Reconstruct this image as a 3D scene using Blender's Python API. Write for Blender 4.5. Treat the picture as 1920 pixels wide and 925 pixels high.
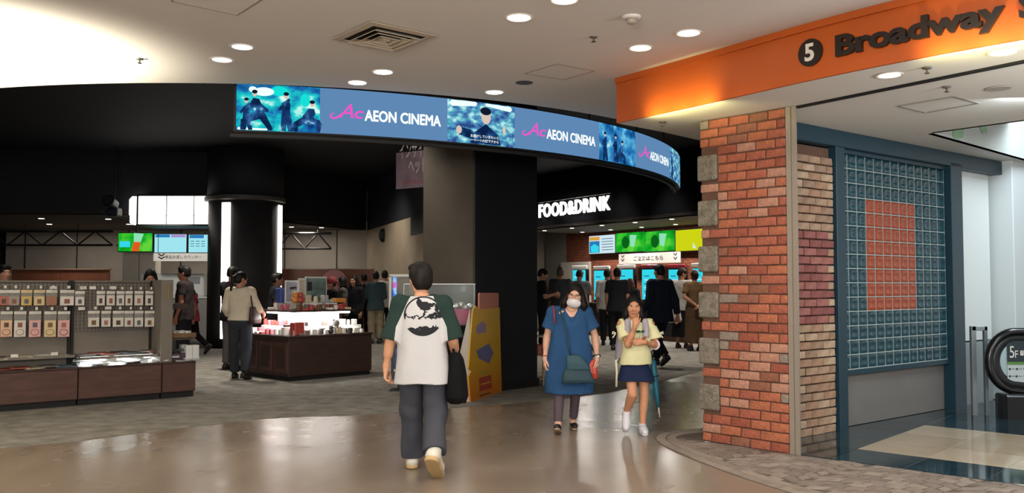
import bpy, math, random
import numpy as np
from mathutils import Matrix, Vector
for _o in list(bpy.data.objects): bpy.data.objects.remove(_o)
SC = bpy.context.scene; COL = SC.collection
random.seed(7); RNG = np.random.default_rng(7)
R = math.radians
# ------------------------------------------------------------------ camera
F_PX = 1650.0; CAM_H = 1.47; PITCH = math.atan((533 - 462.5) / F_PX)
cam_d = bpy.data.cameras.new('camera'); cam_d.sensor_width = 36; cam_d.lens = 36 * F_PX / 1920
cam_d.clip_start = 0.05; cam_d.clip_end = 200
cam = bpy.data.objects.new('camera', cam_d); COL.objects.link(cam)
cam.location = (0, 0, CAM_H); cam.rotation_euler = (math.pi / 2 + PITCH, 0, 0)
SC.camera = cam
# ------------------------------------------------------------------ world, exposure
wd = bpy.data.worlds.new('world'); SC.world = wd; wd.use_nodes = True
wd.node_tree.nodes['Background'].inputs[0].default_value = (1.0, 0.96, 0.91, 1)
wd.node_tree.nodes['Background'].inputs[1].default_value = 0.95
SC.view_settings.view_transform = 'Standard'; SC.view_settings.look = 'None'
SC.view_settings.exposure = 0.0; SC.view_settings.gamma = 1.0; SC.view_settings.use_curve_mapping = False
# ------------------------------------------------------------------ lamps of the place and added fill lamps
def lamp(name, kind, loc, energy, color=(1, 1, 1), aim=None, size=0.2, size_y=None, spot=90, blend=0.6):
    d = bpy.data.lights.new(name, kind); d.energy = energy; d.color = color
    if kind == 'AREA':
        d.shape = 'RECTANGLE' if size_y else 'DISK'; d.size = size
        if size_y: d.size_y = size_y
    else:
        d.shadow_soft_size = size
        if kind == 'SPOT': d.spot_size = R(spot); d.spot_blend = blend
    o = bpy.data.objects.new(name, d); COL.objects.link(o); o.location = loc
    if aim is not None:
        o.rotation_euler = (Vector(aim) - Vector(loc)).to_track_quat('-Z', 'Y').to_euler()
    return o
WARM = (1.0, 0.93, 0.84); DAY = (0.80, 0.93, 1.0)
# ceiling lamps of the mall hall, behind and beside the viewer
for _x, _y in ((-3.5, 1.5), (0.2, 1.0), (-1.6, 4.6), (1.0, 4.4)):
    lamp('hall_ceiling_lamp', 'AREA', (_x, _y, 3.4), 60, WARM, (_x, _y, 0), 0.5)
# warm cove lamp washing the ceiling at the far left
lamp('cove_lamp', 'SPOT', (-4.75, 7.2, 2.25), 820, (1.0, 0.91, 0.72), (-4.75, 7.3, 3.46), 0.10, spot=126, blend=0.55)
# added fill behind the viewer that lifts the hall ceiling
lamp('cove_uplight', 'AREA', (-1.5, -2.5, 2.2), 470, (1.0, 0.95, 0.88), (-1.2, 2.0, 3.46), 3.5, 1.0)
# daylight falling through the opening in the corridor ceiling
lamp('corridor_daylight', 'AREA', (6.0, 8.6, 4.3), 210, DAY, (5.4, 9.4, 0), 2.2, 2.2)
lamp('skylight', 'POINT', (6.3, 9.3, 4.1), 170, DAY, size=0.5)  # added point fill inside the opening, brightens its upper walls
lamp('banner_lamp', 'SPOT', (-1.9, 13.6, 4.5), 90, WARM, (-1.5, 16.3, 3.4), 0.1, spot=50)  # added fill aimed at the dark banner, not a fixture of the lobby
lamp('corridor_lamp', 'AREA', (4.3, 7.2, 2.98), 24, DAY, (4.4, 8.6, 0.6), 0.5)
lamp('corridor_uplight', 'AREA', (4.6, 4.4, 2.3), 75, (0.95, 0.97, 1.0), (4.0, 8.0, 3.3), 1.2, 0.4)  # added fill outside the frame, lifts the soffit and corridor ceiling
# spots over the cinema lobby carpet
for _x, _y, _e in ((-5.0, 15.2, 800), (-3.0, 19.0, 380), (1.6, 16.8, 420), (3.2, 17.6, 300), (-6.5, 12.6, 200), (-1.8, 12.2, 170)):
    lamp('lobby_lamp', 'SPOT', (_x, _y, 4.1), _e, (1.0, 0.92, 0.8), (_x, _y, 0), 0.15, spot=95, blend=0.8)

# ------------------------------------------------------------------ helpers
def ray(px, py):
    u = (px - 960) / F_PX; v = (462.5 - py) / F_PX; c, s = math.cos(PITCH), math.sin(PITCH)
    return np.array([u, c - v * s, s + v * c])
def G(px, py, z=0.0):
    r = ray(px, py); return np.array([0, 0, CAM_H]) + r * ((z - CAM_H) / r[2])
def AT(px, py, y):
    r = ray(px, py); return np.array([0, 0, CAM_H]) + r * (y / r[1])
def ON(px, py, a, b):
    """point of the vertical plane through plan points a, b seen at that pixel"""
    r = ray(px, py); d = (b[0] - a[0], b[1] - a[1]); n = (-d[1], d[0])
    t = (a[0] * n[0] + a[1] * n[1]) / (r[0] * n[0] + r[1] * n[1]); return np.array([0, 0, CAM_H]) + r * t
def lin(h):
    h = h.lstrip('#'); out = []
    for i in (0, 2, 4):
        c = int(h[i:i + 2], 16) / 255; out.append(c / 12.92 if c <= 0.04045 else ((c + 0.055) / 1.055) ** 2.4)
    return (*out, 1.0)
MATS = {}
def mat(name, col, rough=0.6, metal=0.0, var=0.0, scale=8.0, bump=0.0, bscale=60.0, spec=0.5, coat=0.0, stretch=(1, 1, 1), trans=0.0, ior=1.45, alpha=1.0, coord='Object'):
    if name in MATS: return MATS[name]
    m = bpy.data.materials.new(name); m.use_nodes = True; nt = m.node_tree; N = nt.nodes; L = nt.links
    b = N['Principled BSDF']; c = lin(col)
    b.inputs['Base Color'].default_value = c; b.inputs['Roughness'].default_value = rough
    b.inputs['Metallic'].default_value = metal; b.inputs['Specular IOR Level'].default_value = spec
    b.inputs['Coat Weight'].default_value = coat; b.inputs['Transmission Weight'].default_value = trans
    b.inputs['IOR'].default_value = ior; b.inputs['Alpha'].default_value = alpha
    if var or bump:
        tc = N.new('ShaderNodeTexCoord'); mp = N.new('ShaderNodeMapping'); mp.inputs['Scale'].default_value = stretch
        L.new(tc.outputs[coord], mp.inputs[0])
    if var:
        nz = N.new('ShaderNodeTexNoise'); nz.inputs['Scale'].default_value = scale; nz.inputs['Detail'].default_value = 5
        L.new(mp.outputs[0], nz.inputs['Vector'])
        r = N.new('ShaderNodeValToRGB'); e = r.color_ramp.elements
        e[0].position = 0.3; e[1].position = 0.7
        e[0].color = (*[v * (1 - var) for v in c[:3]], 1); e[1].color = (*[min(1, v * (1 + var)) for v in c[:3]], 1)
        L.new(nz.outputs['Fac'], r.inputs[0]); L.new(r.outputs[0], b.inputs['Base Color'])
    if bump:
        n2 = N.new('ShaderNodeTexNoise'); n2.inputs['Scale'].default_value = bscale; n2.inputs['Detail'].default_value = 3
        L.new(mp.outputs[0], n2.inputs['Vector'])
        bp = N.new('ShaderNodeBump'); bp.inputs['Strength'].default_value = bump; bp.inputs['Distance'].default_value = 0.02
        L.new(n2.outputs['Fac'], bp.inputs['Height']); L.new(bp.outputs[0], b.inputs['Normal'])
    MATS[name] = m; return m
def emit(name, col, st=1.0):
    if name in MATS: return MATS[name]
    m = bpy.data.materials.new(name); m.use_nodes = True; nt = m.node_tree; nt.nodes.clear()
    e = nt.nodes.new('ShaderNodeEmission'); e.inputs[0].default_value = lin(col); e.inputs[1].default_value = st
    o = nt.nodes.new('ShaderNodeOutputMaterial'); nt.links.new(e.outputs[0], o.inputs[0]); MATS[name] = m; return m
def emit_noise(name, cols, scale=4.0, st=1.0, stretch=(1, 1, 1), detail=6):
    """a lit screen picture made of blotches; cols = [(pos, hex)]"""
    if name in MATS: return MATS[name]
    m = bpy.data.materials.new(name); m.use_nodes = True; nt = m.node_tree; N = nt.nodes; L = nt.links; N.clear()
    tc = N.new('ShaderNodeTexCoord'); mp = N.new('ShaderNodeMapping'); mp.inputs['Scale'].default_value = stretch
    nz = N.new('ShaderNodeTexNoise'); nz.inputs['Scale'].default_value = scale; nz.inputs['Detail'].default_value = detail
    r = N.new('ShaderNodeValToRGB'); el = r.color_ramp.elements
    while len(el) < len(cols): el.new(0.5)
    for e, (p, c) in zip(el, cols): e.position = p; e.color = lin(c)
    e = N.new('ShaderNodeEmission'); e.inputs[1].default_value = st; o = N.new('ShaderNodeOutputMaterial')
    L.new(tc.outputs['Object'], mp.inputs[0]); L.new(mp.outputs[0], nz.inputs['Vector']); L.new(nz.outputs['Fac'], r.inputs[0])
    L.new(r.outputs[0], e.inputs[0]); L.new(e.outputs[0], o.inputs[0]); MATS[name] = m; return m

class MB:
    def __init__(s): s.v = []; s.f = []; s.m = []; s.mi = 0
    def add(s, V, Fc, M=None):
        k = len(s.v)
        if M is not None: V = [M @ Vector(p) for p in V]
        s.v += [tuple(p) for p in V]; s.f += [tuple(i + k for i in q) for q in Fc]; s.m += [s.mi] * len(Fc); return s
    def convex(s, V, Fc, M=None):
        c = np.mean(np.array(V, float), 0); out = []
        for q in Fc:
            p = np.array([V[i] for i in q], float); n = np.zeros(3)
            for i in range(len(q)): n += np.cross(p[i], p[(i + 1) % len(q)])
            out.append(q if np.dot(n, p.mean(0) - c) > 0 else tuple(reversed(q)))
        return s.add(V, out, M)
    def box(s, c, sz, ch=0.0, M=None):
        hx, hy, hz = sz[0] / 2, sz[1] / 2, sz[2] / 2; cx, cy, cz = c
        if ch <= 0:
            V = [(cx + x * hx, cy + y * hy, cz + z * hz) for x in (-1, 1) for y in (-1, 1) for z in (-1, 1)]
            return s.add(V, [(0, 1, 3, 2), (4, 6, 7, 5), (0, 4, 5, 1), (2, 3, 7, 6), (0, 2, 6, 4), (1, 5, 7, 3)], M)
        V = []; I = {}
        for x in (-1, 1):
            for y in (-1, 1):
                for z in (-1, 1):
                    for a in range(3):
                        d = [hx - ch, hy - ch, hz - ch]; d[a] += ch
                        I[x, y, z, a] = len(V); V.append((cx + x * d[0], cy + y * d[1], cz + z * d[2]))
        Fc = []
        for a in range(3):
            b, c2 = [i for i in range(3) if i != a]
            for sg in (-1, 1):
                q = []
                for p, r in ((-1, -1), (1, -1), (1, 1), (-1, 1)):
                    k = [0, 0, 0]; k[a] = sg; k[b] = p; k[c2] = r; q.append(I[(*k, a)])
                Fc.append(tuple(q))
            for p in (-1, 1):
                for r in (-1, 1):
                    k0 = [0, 0, 0]; k0[a] = -1; k0[b] = p; k0[c2] = r; k1 = list(k0); k1[a] = 1
                    Fc.append((I[(*k0, b)], I[(*k1, b)], I[(*k1, c2)], I[(*k0, c2)]))
        for x in (-1, 1):
            for y in (-1, 1):
                for z in (-1, 1): Fc.append(tuple(I[x, y, z, a] for a in range(3)))
        return s.convex(V, Fc, M)
    def prism(s, poly, z0, z1, M=None):
        n = len(poly); A = sum(poly[i][0] * poly[(i + 1) % n][1] - poly[(i + 1) % n][0] * poly[i][1] for i in range(n))
        if A < 0: poly = poly[::-1]
        V = [(p[0], p[1], z0) for p in poly] + [(p[0], p[1], z1) for p in poly]
        Fc = [tuple(range(n - 1, -1, -1)), tuple(range(n, 2 * n))] + [(i, (i + 1) % n, n + (i + 1) % n, n + i) for i in range(n)]
        return s.add(V, Fc, M)
    def upright(s, a, b, z0, z1, th):
        """vertical slab on the plan line a-b, thickness th to the left of a->b"""
        d = np.array([b[0] - a[0], b[1] - a[1]]); d /= np.linalg.norm(d); n = np.array([-d[1], d[0]]) * th
        return s.prism([(a[0], a[1]), (b[0], b[1]), (b[0] + n[0], b[1] + n[1]), (a[0] + n[0], a[1] + n[1])], z0, z1)
    def tube(s, pts, r, n=8, closed=False, caps=True, M=None):
        P = [Vector(p) for p in pts]; k = len(P); V = []; up = None
        rs = r if isinstance(r, (list, tuple)) else [r] * k
        for i in range(k):
            t = (P[(i + 1) % k] - P[i - 1]) if closed else (P[min(i + 1, k - 1)] - P[max(i - 1, 0)])
            t.normalize()
            if up is None: up = t.orthogonal()
            up = (up - t * up.dot(t)).normalized(); w = t.cross(up)
            for j in range(n):
                a = 2 * math.pi * j / n; V.append(P[i] + (up * math.cos(a) + w * math.sin(a)) * rs[i])
        Fc = []
        for i in range(k if closed else k - 1):
            i2 = (i + 1) % k
            for j in range(n): Fc.append((i * n + j, i * n + (j + 1) % n, i2 * n + (j + 1) % n, i2 * n + j))
        if caps and not closed: Fc += [tuple(range(n - 1, -1, -1)), tuple(range((k - 1) * n, k * n))]
        return s.add(V, Fc, M)
    def lathe(s, prof, n=20, M=None):
        V = []; k = len(prof)
        for r, z in prof:
            for j in range(n): a = 2 * math.pi * j / n; V.append((r * math.cos(a), r * math.sin(a), z))
        Fc = [(i * n + j, i * n + (j + 1) % n, (i + 1) * n + (j + 1) % n, (i + 1) * n + j) for i in range(k - 1) for j in range(n)]
        Fc += [tuple(range(n - 1, -1, -1)), tuple(range((k - 1) * n, k * n))]
        return s.add(V, Fc, M)
    def ball(s, c, r, n=12, M=None):
        if not isinstance(r, (tuple, list)): r = (r, r, r)
        V = []; h = n // 2
        for i in range(h + 1):
            t = math.pi * i / h
            for j in range(n): a = 2 * math.pi * j / n; V.append((c[0] + r[0] * math.sin(t) * math.cos(a), c[1] + r[1] * math.sin(t) * math.sin(a), c[2] - r[2] * math.cos(t)))
        return s.add(V, [(i * n + j, i * n + (j + 1) % n, (i + 1) * n + (j + 1) % n, (i + 1) * n + j) for i in range(h) for j in range(n)], M)
    def build(s, name, mats, parent=None, loc=None, rotz=0.0, smooth=False, kind=None):
        me = bpy.data.meshes.new(name); me.from_pydata(s.v, [], s.f)
        for m in (mats if isinstance(mats, (list, tuple)) else [mats]): me.materials.append(m)
        if any(s.m): me.polygons.foreach_set('material_index', s.m)
        if smooth: me.polygons.foreach_set('use_smooth', [True] * len(me.polygons))
        me.update(); return link(name, me, parent, loc, rotz, kind)
def link(name, me, parent=None, loc=None, rotz=0.0, kind=None):
    o = bpy.data.objects.new(name, me); COL.objects.link(o)
    if parent is not None: o.parent = parent
    if loc is not None: o.location = loc
    if rotz: o.rotation_euler = (0, 0, rotz)
    if kind: o['kind'] = kind
    return o
def thing(name, label, cat, loc=(0, 0, 0), rotz=0.0, group=None):
    o = bpy.data.objects.new(name, None); COL.objects.link(o); o.location = loc; o.rotation_euler = (0, 0, rotz)
    o.empty_display_size = 0.1; return tag(o, label, cat, group)
def tag(o, label, cat, group=None):
    o['label'] = label; o['category'] = cat
    if group: o['group'] = group
    return o
def struct(name, mb, m, parent=None, label=None, **k):
    o = mb.build(name, m, parent, **k)
    if parent is None: o['kind'] = 'structure'
    if label: o['label'] = label
    return o
def struct_empty(name, loc=(0, 0, 0), rotz=0.0, label=None):
    o = bpy.data.objects.new(name, None); COL.objects.link(o); o.location = loc; o.rotation_euler = (0, 0, rotz); o['kind'] = 'structure'
    if label: o['label'] = label
    return o
def dup(root, loc, rotz=None, label=None):
    r = root.copy(); COL.objects.link(r); r.location = loc
    if rotz is not None: r.rotation_euler = (0, 0, rotz)
    if label: r['label'] = label
    for ch in list(root.children):
        c = ch.copy(); COL.objects.link(c); c.parent = r
        for g in list(ch.children): d = g.copy(); COL.objects.link(d); d.parent = c
    return r
def basis(o, x, y, z=None):
    """4x4 from origin, x axis, y axis"""
    x = Vector(x).normalized(); y = Vector(y); z = x.cross(y).normalized() if z is None else Vector(z).normalized(); y = z.cross(x)
    return Matrix(((x.x, y.x, z.x, o[0]), (x.y, y.y, z.y, o[1]), (x.z, y.z, z.z, o[2]), (0, 0, 0, 1)))
def text_geo(txt, w=None, h=None, ext=0.0, offset=0.0, shear=0.0, spacing=1.0, res=3):
    """flat lettering in the xy plane, fitted to w x h with its lower left corner at 0,0"""
    c = bpy.data.curves.new('t', 'FONT'); c.body = txt; c.size = 1; c.offset = offset; c.shear = shear; c.resolution_u = res
    c.space_character = spacing; c.extrude = ext
    o = bpy.data.objects.new('t', c); COL.objects.link(o); bpy.context.view_layer.update()
    e = o.evaluated_get(bpy.context.evaluated_depsgraph_get()); me = e.to_mesh()
    V = np.array([v.co[:] for v in me.vertices], float); Fc = [tuple(p.vertices) for p in me.polygons]
    e.to_mesh_clear(); bpy.data.objects.remove(o); bpy.data.curves.remove(c)
    lo = V[:, :2].min(0); hi = V[:, :2].max(0); V[:, :2] -= lo
    sx = w / (hi[0] - lo[0]) if w else None; sy = h / (hi[1] - lo[1]) if h else None
    V[:, 0] *= sx or sy or 1; V[:, 1] *= sy or sx or 1
    return V, Fc
def bold(V, Fc, d):
    n = len(V); VV = []; FF = []
    for i, (dx, dy) in enumerate(((0, 0), (d, 0), (-d, 0), (0, d), (0, -d), (d * .7, d * .7), (-d * .7, d * .7), (d * .7, -d * .7), (-d * .7, -d * .7))):
        W = V.copy(); W[:, 0] += dx; W[:, 1] += dy; W[:, 2] += i * 1e-5; VV.append(W); FF += [tuple(k + i * n for k in f) for f in Fc]
    return np.concatenate(VV), FF
def text(name, txt, m, M, parent=None, w=None, h=None, ext=0.0, center=False, **k):
    V, Fc = text_geo(txt, w, h, ext, **k)
    if center: V[:, :2] -= (V[:, :2].max(0) + V[:, :2].min(0)) / 2
    return MB().add(V, Fc, M).build(name, m, parent)
# ================================================================== SETTING
def floor_mat():
    m = mat('polished_concrete', '7f7163', 0.24, var=0.16, scale=1.1, bump=0.018, bscale=3.0, stretch=(1.3, 0.6, 1)); nt = m.node_tree; N = nt.nodes; L = nt.links
    b = N['Principled BSDF']; tc = N.new('ShaderNodeTexCoord'); nz = N.new('ShaderNodeTexNoise'); nz.inputs['Scale'].default_value = 2.2; nz.inputs['Detail'].default_value = 7
    mr = N.new('ShaderNodeMapRange'); mr.inputs[3].default_value = 0.15; mr.inputs[4].default_value = 0.34
    L.new(tc.outputs['Object'], nz.inputs['Vector']); L.new(nz.outputs['Fac'], mr.inputs[0]); L.new(mr.outputs[0], b.inputs['Roughness']); return m
M_FLOOR = floor_mat()
M_CEIL = mat('ceiling_plaster', 'dcd8d2', 0.85, bump=0.02, bscale=200)
M_BLACK = mat('black_paint', '11141d', 0.75, var=0.15, scale=2)
M_BLACK2 = mat('black_panel', '1a1b20', 0.55, var=0.12, scale=3)
M_GREYWALL = mat('grey_wall_panel', '8c8378', 0.8, var=0.10, scale=1.2, bump=0.05, bscale=20)
M_TEAL = mat('teal_paint', '0e303d', 0.45, var=0.08, scale=4)
M_MORTAR = mat('mortar', '5f4538', 0.95, var=0.15, scale=20, bump=0.3, bscale=90)
M_DARK = mat('dark_metal', '1d1c1c', 0.6, metal=0.3)
M_STEEL = mat('brushed_steel', '9a9894', 0.35, metal=0.9, var=0.05)
M_WHITE = mat('white_paint', 'd8d8d4', 0.5)
M_CARPET = mat('grey_carpet', '817d76', 0.95, var=0.28, scale=5, bump=0.5, bscale=160, spec=0.1)

struct('floor', MB().box((0, 12, -0.05), (44, 44, 0.1)), M_FLOOR, label='polished beige concrete hall floor')
# carpet edge (plan points read off the photograph)
edge = [G(*p)[:2] for p in ((0, 842), (150, 827), (320, 805), (490, 786), (560, 782), (650, 780), (755, 772), (850, 765), (960, 757), (1050, 749), (1140, 737), (1230, 718), (1310, 697))]
pts = [(-14, 4.0), (-8, 6.0)] + [tuple(p) for p in edge] + [(6.5, 22), (7.5, 29.8), (-15.8, 29.8), (-15.8, 4)]
struct('floor', MB().prism(pts, 0.001, 0.006), M_CARPET, label='grey mottled lobby carpet')
# ceiling of the hall: bounded by an arc over the lobby
CX, CY, CR, CZ = -3.46, 15.42, 6.79, 3.46
arc = [(CX + CR * math.cos(R(a)), CY + CR * math.sin(R(a))) for a in np.linspace(188, 322, 68)]
pts = [(-16, arc[0][1])] + arc + [(6, arc[-1][1]), (6, -9), (-16, -9)]
struct('ceiling', MB().prism(pts, CZ, CZ + 0.12), M_CEIL, label='cream plaster hall ceiling with curved edge')
mb = MB()
for a, b in zip(arc[:-1], arc[1:]): mb.upright(a, b, CZ + 0.02, CZ + 1.2, -0.05)
struct('trim_1', mb, M_BLACK)
struct('ceiling', MB().box((-3, 20, 4.7), (34, 32, 0.1)), M_BLACK, label='black lobby ceiling')
struct('wall_left', MB().box((-15.9, 15, 2.3), (0.2, 34, 4.8)), M_BLACK)
struct('wall_back', MB().box((-3, 30.0, 2.3), (30, 0.2, 4.8)), M_GREYWALL)
struct('wall_right', MB().box((9.0, 22.5, 2.3), (0.2, 15, 4.8)), M_BLACK)
# ---- orange beam and its soffit
SZ = 3.02
bp = [(1.01, 8.44), (1.40, 7.90), (1.80, 7.34), (2.15, 6.80), (2.60, 6.20), (3.25, 5.48), (4.1, 4.75), (5.2, 4.1)]
bp = [tuple(np.array([np.interp(t, range(8), [p[0] for p in bp]), np.interp(t, range(8), [p[1] for p in bp])])) for t in np.linspace(0, 7, 29)]
def smooth_line(p, it=6):
    p = np.array(p, float)
    for _ in range(it): p[1:-1] = (p[:-2] + 2 * p[1:-1] + p[2:]) / 4
    return p
bp = smooth_line(bp); nrm = np.array([np.gradient(bp[:, 1]), -np.gradient(bp[:, 0])]).T; nrm /= np.linalg.norm(nrm, axis=1)[:, None]
M_ORANGE = mat('orange_fascia_paint', 'b8551c', 0.42, var=0.05, scale=2)
def band(mb, off0, off1, z0, z1):
    A = bp + nrm * off0; B = bp + nrm * off1; V = []; n = len(A)
    for i in range(n): V += [(A[i, 0], A[i, 1], z0), (A[i, 0], A[i, 1], z1), (B[i, 0], B[i, 1], z1), (B[i, 0], B[i, 1], z0)]
    Fc = [(4 * i + j, 4 * i + (j + 1) % 4, 4 * i + 4 + (j + 1) % 4, 4 * i + 4 + j) for i in range(n - 1) for j in range(4)] + [(3, 2, 1, 0), tuple(4 * (n - 1) + j for j in range(4))]
    return mb.add(V, Fc)
beam = struct_empty('beam', label='orange curved fascia beam carrying black sign lettering')
band(MB(), 0.0, -0.028, SZ + 0.004, CZ - 0.0).build('fascia_panel', M_ORANGE, beam)
band(MB(), 0.022, 0.0005, CZ - 0.055, CZ - 0.001).build('fascia_lip', M_ORANGE, beam)   # proud top lip (nrm points to the viewer)
# soffit behind the beam, under the corridor entrance
se = [G(*p, SZ)[:2] for p in ((1162, 233), (1240, 248), (1312, 264))]
pts = [tuple(p) for p in bp] + [(7, 4.1), (12, 9), (12, 22), (8.5, 20), (4.6, 12.6)] + [tuple(p) for p in se[::-1]]
HX = np.array([0.735, -0.678]); HW = np.array([0.735, 0.678])       # corridor axes: along the threshold / into the corridor
thr0 = np.array([2.44, 7.64])
h0 = np.array([4.34, 9.01]); h1 = h0 + np.array([0.5, -0.63]) * 4; h2 = h0 + np.array([0.736, 0.677]) * 9
# soffit as two slabs that leave the daylight opening free
pA = [tuple(p) for p in bp - nrm * 0.03] + [(5.4, 5.0), tuple(h1), tuple(h0), tuple(h2), (9, 22), (4.6, 12.6)] + [tuple(p) for p in se[::-1]]
struct('ceiling', MB().prism(pA, SZ + 0.004, CZ + 0.5), mat('soffit_paint', 'dedad2', 0.8), label='flat soffit over the corridor entrance')
# track in the soffit and metal jamb
trk = MB(); a = np.array([2.47, 7.63]); b = G(1920, 113, SZ)[:2]; b = a + (b - a) * 1.6
trk.upright(a, b, SZ - 0.012, SZ + 0.01, 0.05); struct('trim_2', trk, M_DARK)
M_JAMB = mat('beige_metal', '9a8f82', 0.4, metal=0.3)

# ---- brick pillar
pl = G(1317, 827); pr = G(1480.5, 852.6); px = (pr - pl)[:2]; PW = np.linalg.norm(px); px /= PW
pil = struct_empty('brick_pillar', (pl[0], pl[1], 0), math.atan2(px[1], px[0]), 'red brick pillar with grey stone blocks at the corner')
PD = 0.55                                                             # local: x along the face, y into the pillar
MB().prism([(0.012, 0.012), (PW - 0.012, 0.012), (PW - 0.30, PD), (0.012, PD)], 0, SZ).build('mortar_core', M_MORTAR, pil)
BR = [mat('brick_' + n, c, 0.85, var=0.22, scale=14, bump=0.55, bscale=55) for n, c in (('red', '9c5843'), ('orange', 'a36045'), ('deep', '8e4d3a'), ('pale', 'a87a66'), ('brown', '855542'))]
BGREY = mat('brick_grey', '84766a', 0.9, var=0.2, scale=14, bump=0.5, bscale=55)
STONE = mat('rough_stone', '7c7466', 0.95, var=0.35, scale=26, bump=0.9, bscale=70)
CO = 0.0862; BL = 0.206; JT = 0.011; NC = 35
brick_meshes = {}
def brick_mesh(w, d, h, m, k):
    key = (round(w, 3), round(d, 3), round(h, 3), m.name, k)
    if key not in brick_meshes:
        b = MB().box((0, 0, 0), (w, d, h), 0.006); r = random.Random(str(key))
        b.v = [(x + r.uniform(-.0022, .0022), y + r.uniform(-.003, .003), z + r.uniform(-.002, .002)) for x, y, z in b.v]
        me = bpy.data.meshes.new('brick'); me.from_pydata(b.v, [], b.f); me.materials.append(m); me.update(); brick_meshes[key] = me
    return brick_meshes[key]
rr = random.Random(3)
stones = [(0.43 * i + 0.415) for i in range(6)]; SH = 0.24
for i, z in enumerate(stones):
    MB().box((0.085, 0.10, z), (0.215, 0.24, SH), 0.012).build('stone_block', STONE, pil)
for c in range(NC):
    z = CO * (c + 0.5)
    near_stone = any(abs(z - s) < SH / 2 + CO * 0.42 for s in stones)
    x = (0.196 if near_stone else 0.0); end = PW; first = True
    while x < end - 0.02:
        w = BL + rr.uniform(-.012, .012)
        if first: w = BL if c % 2 else BL * 0.5; first = False
        if end - (x + w) < 0.07: w = end - x
        m = rr.choices(BR, (5, 4, 3, 2, 1))[0]
        if rr.random() < 0.03: m = BGREY
        link('brick', brick_mesh(w - JT, 0.10, CO - JT, m, rr.randrange(3)), pil, (x + w / 2, 0.048 + rr.uniform(-.006, .004), z)); x += w
    # return faces of the courses (left and right flank)
    y = 0.10 + (0.0 if c % 2 else 0.08)
    while y < PD:
        w = min(BL, PD - y + 0.01)
        if w > 0.05 and not near_stone: link('brick', brick_mesh(0.09, w - JT, CO - JT, rr.choice(BR), rr.randrange(3)), pil, (0.047, y + w / 2, z))
        y += BL
# ---- beige jamb beside the pillar
o = pl[:2] + px * (PW + 0.003); pn = np.array([-px[1], px[0]]); wa_ = G(1498, 821.6)[:2]; jb = MB()
jb.prism([tuple(o), tuple(o + px * .046), tuple(o + px * .046 + pn * .03), tuple(o - px * .02 + pn * .03)], 0, SZ); jb.prism([tuple(o + px * .058), tuple(o + px * .098), tuple(o + px * .085 + pn * .04), tuple(o + px * .058 + pn * .03)], 0, SZ); jb.prism([tuple(o + px * .046 + pn * .012), tuple(o + px * .058 + pn * .012), tuple(wa_ + px * .0), tuple(wa_ - px * .12), tuple(o + px * .0 + pn * .06)], 0, SZ)
struct('trim_3', jb, M_JAMB)
# ---- corridor side wall with glass blocks
wa = G(1498, 821.6)[:2]; wb = G(1790, 768)[:2]; WD = (wb - wa) / np.linalg.norm(wb - wa); WN = np.array([WD[1], -WD[0]])   # WN points to the viewer's side
def ws(px, py=600): p = ON(px, py, wa, wb); return float(np.dot(p[:2] - wa, WD)), float(p[2])
WROT = math.atan2(WD[1], WD[0])
wall = struct_empty('wall_right', (wa[0], wa[1], 0), WROT, 'corridor side wall with brick end and grey base')   # local x along the wall, -y towards the viewer
s1 = ws(1561)[0]; s2 = ws(1577)[0]; s3 = ws(1776)[0]; s4 = ws(1797)[0]; s5 = ws(1868)[0]
MB().box((s1 / 2 - 0.1, 0.12, 1.42), (s1 + 0.2, 0.2, 2.84)).build('brick_backing', M_MORTAR, wall)
MB().box((s5 / 2 + 1.0, 0.30, 1.55), (s5 + 3.0, 0.12, 3.1)).build('wall_core', M_GREYWALL, wall)
PB = [mat('brick_pale_' + str(i), c, 0.85, var=0.25, scale=12, bump=0.5, bscale=50) for i, c in enumerate(('9b8069', '8d735f', 'a89078', '97765f'))]
PK = [mat('brick_pink_' + str(i), c, 0.8, var=0.2, scale=12, bump=0.5, bscale=50) for i, c in enumerate(('8a5450', '7e4a46', '925e56'))]
z_top = 2.80; c = 0; CH2 = 0.083
zp0 = ws(1530, 610)[1]; zp1 = ws(1530, 440)[1]
while CH2 * (c + 1) < z_top:
    z = CH2 * (c + 0.5); x = -0.12 if c % 2 else -0.02
    while x < s1 - 0.02:
        w = min(0.205, s1 - x)
        if s1 - x - w < 0.05: w = s1 - x
        pink = zp0 < z < zp1 and x + w / 2 < s1 * 0.86
        x0 = x
        link('brick', brick_mesh(w - 0.012, 0.06, CH2 - 0.012, rr.choice(PK if pink else PB), rr.randrange(3)), wall, (x0 + w / 2, 0.0 + rr.uniform(-.004, .004), z)); x += w
    c += 1
zg0 = (ws(1583, 702)[1] + ws(1778, 667)[1]) / 2; zg1 = (ws(1575, 286)[1] + ws(1773, 320)[1]) / 2
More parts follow.
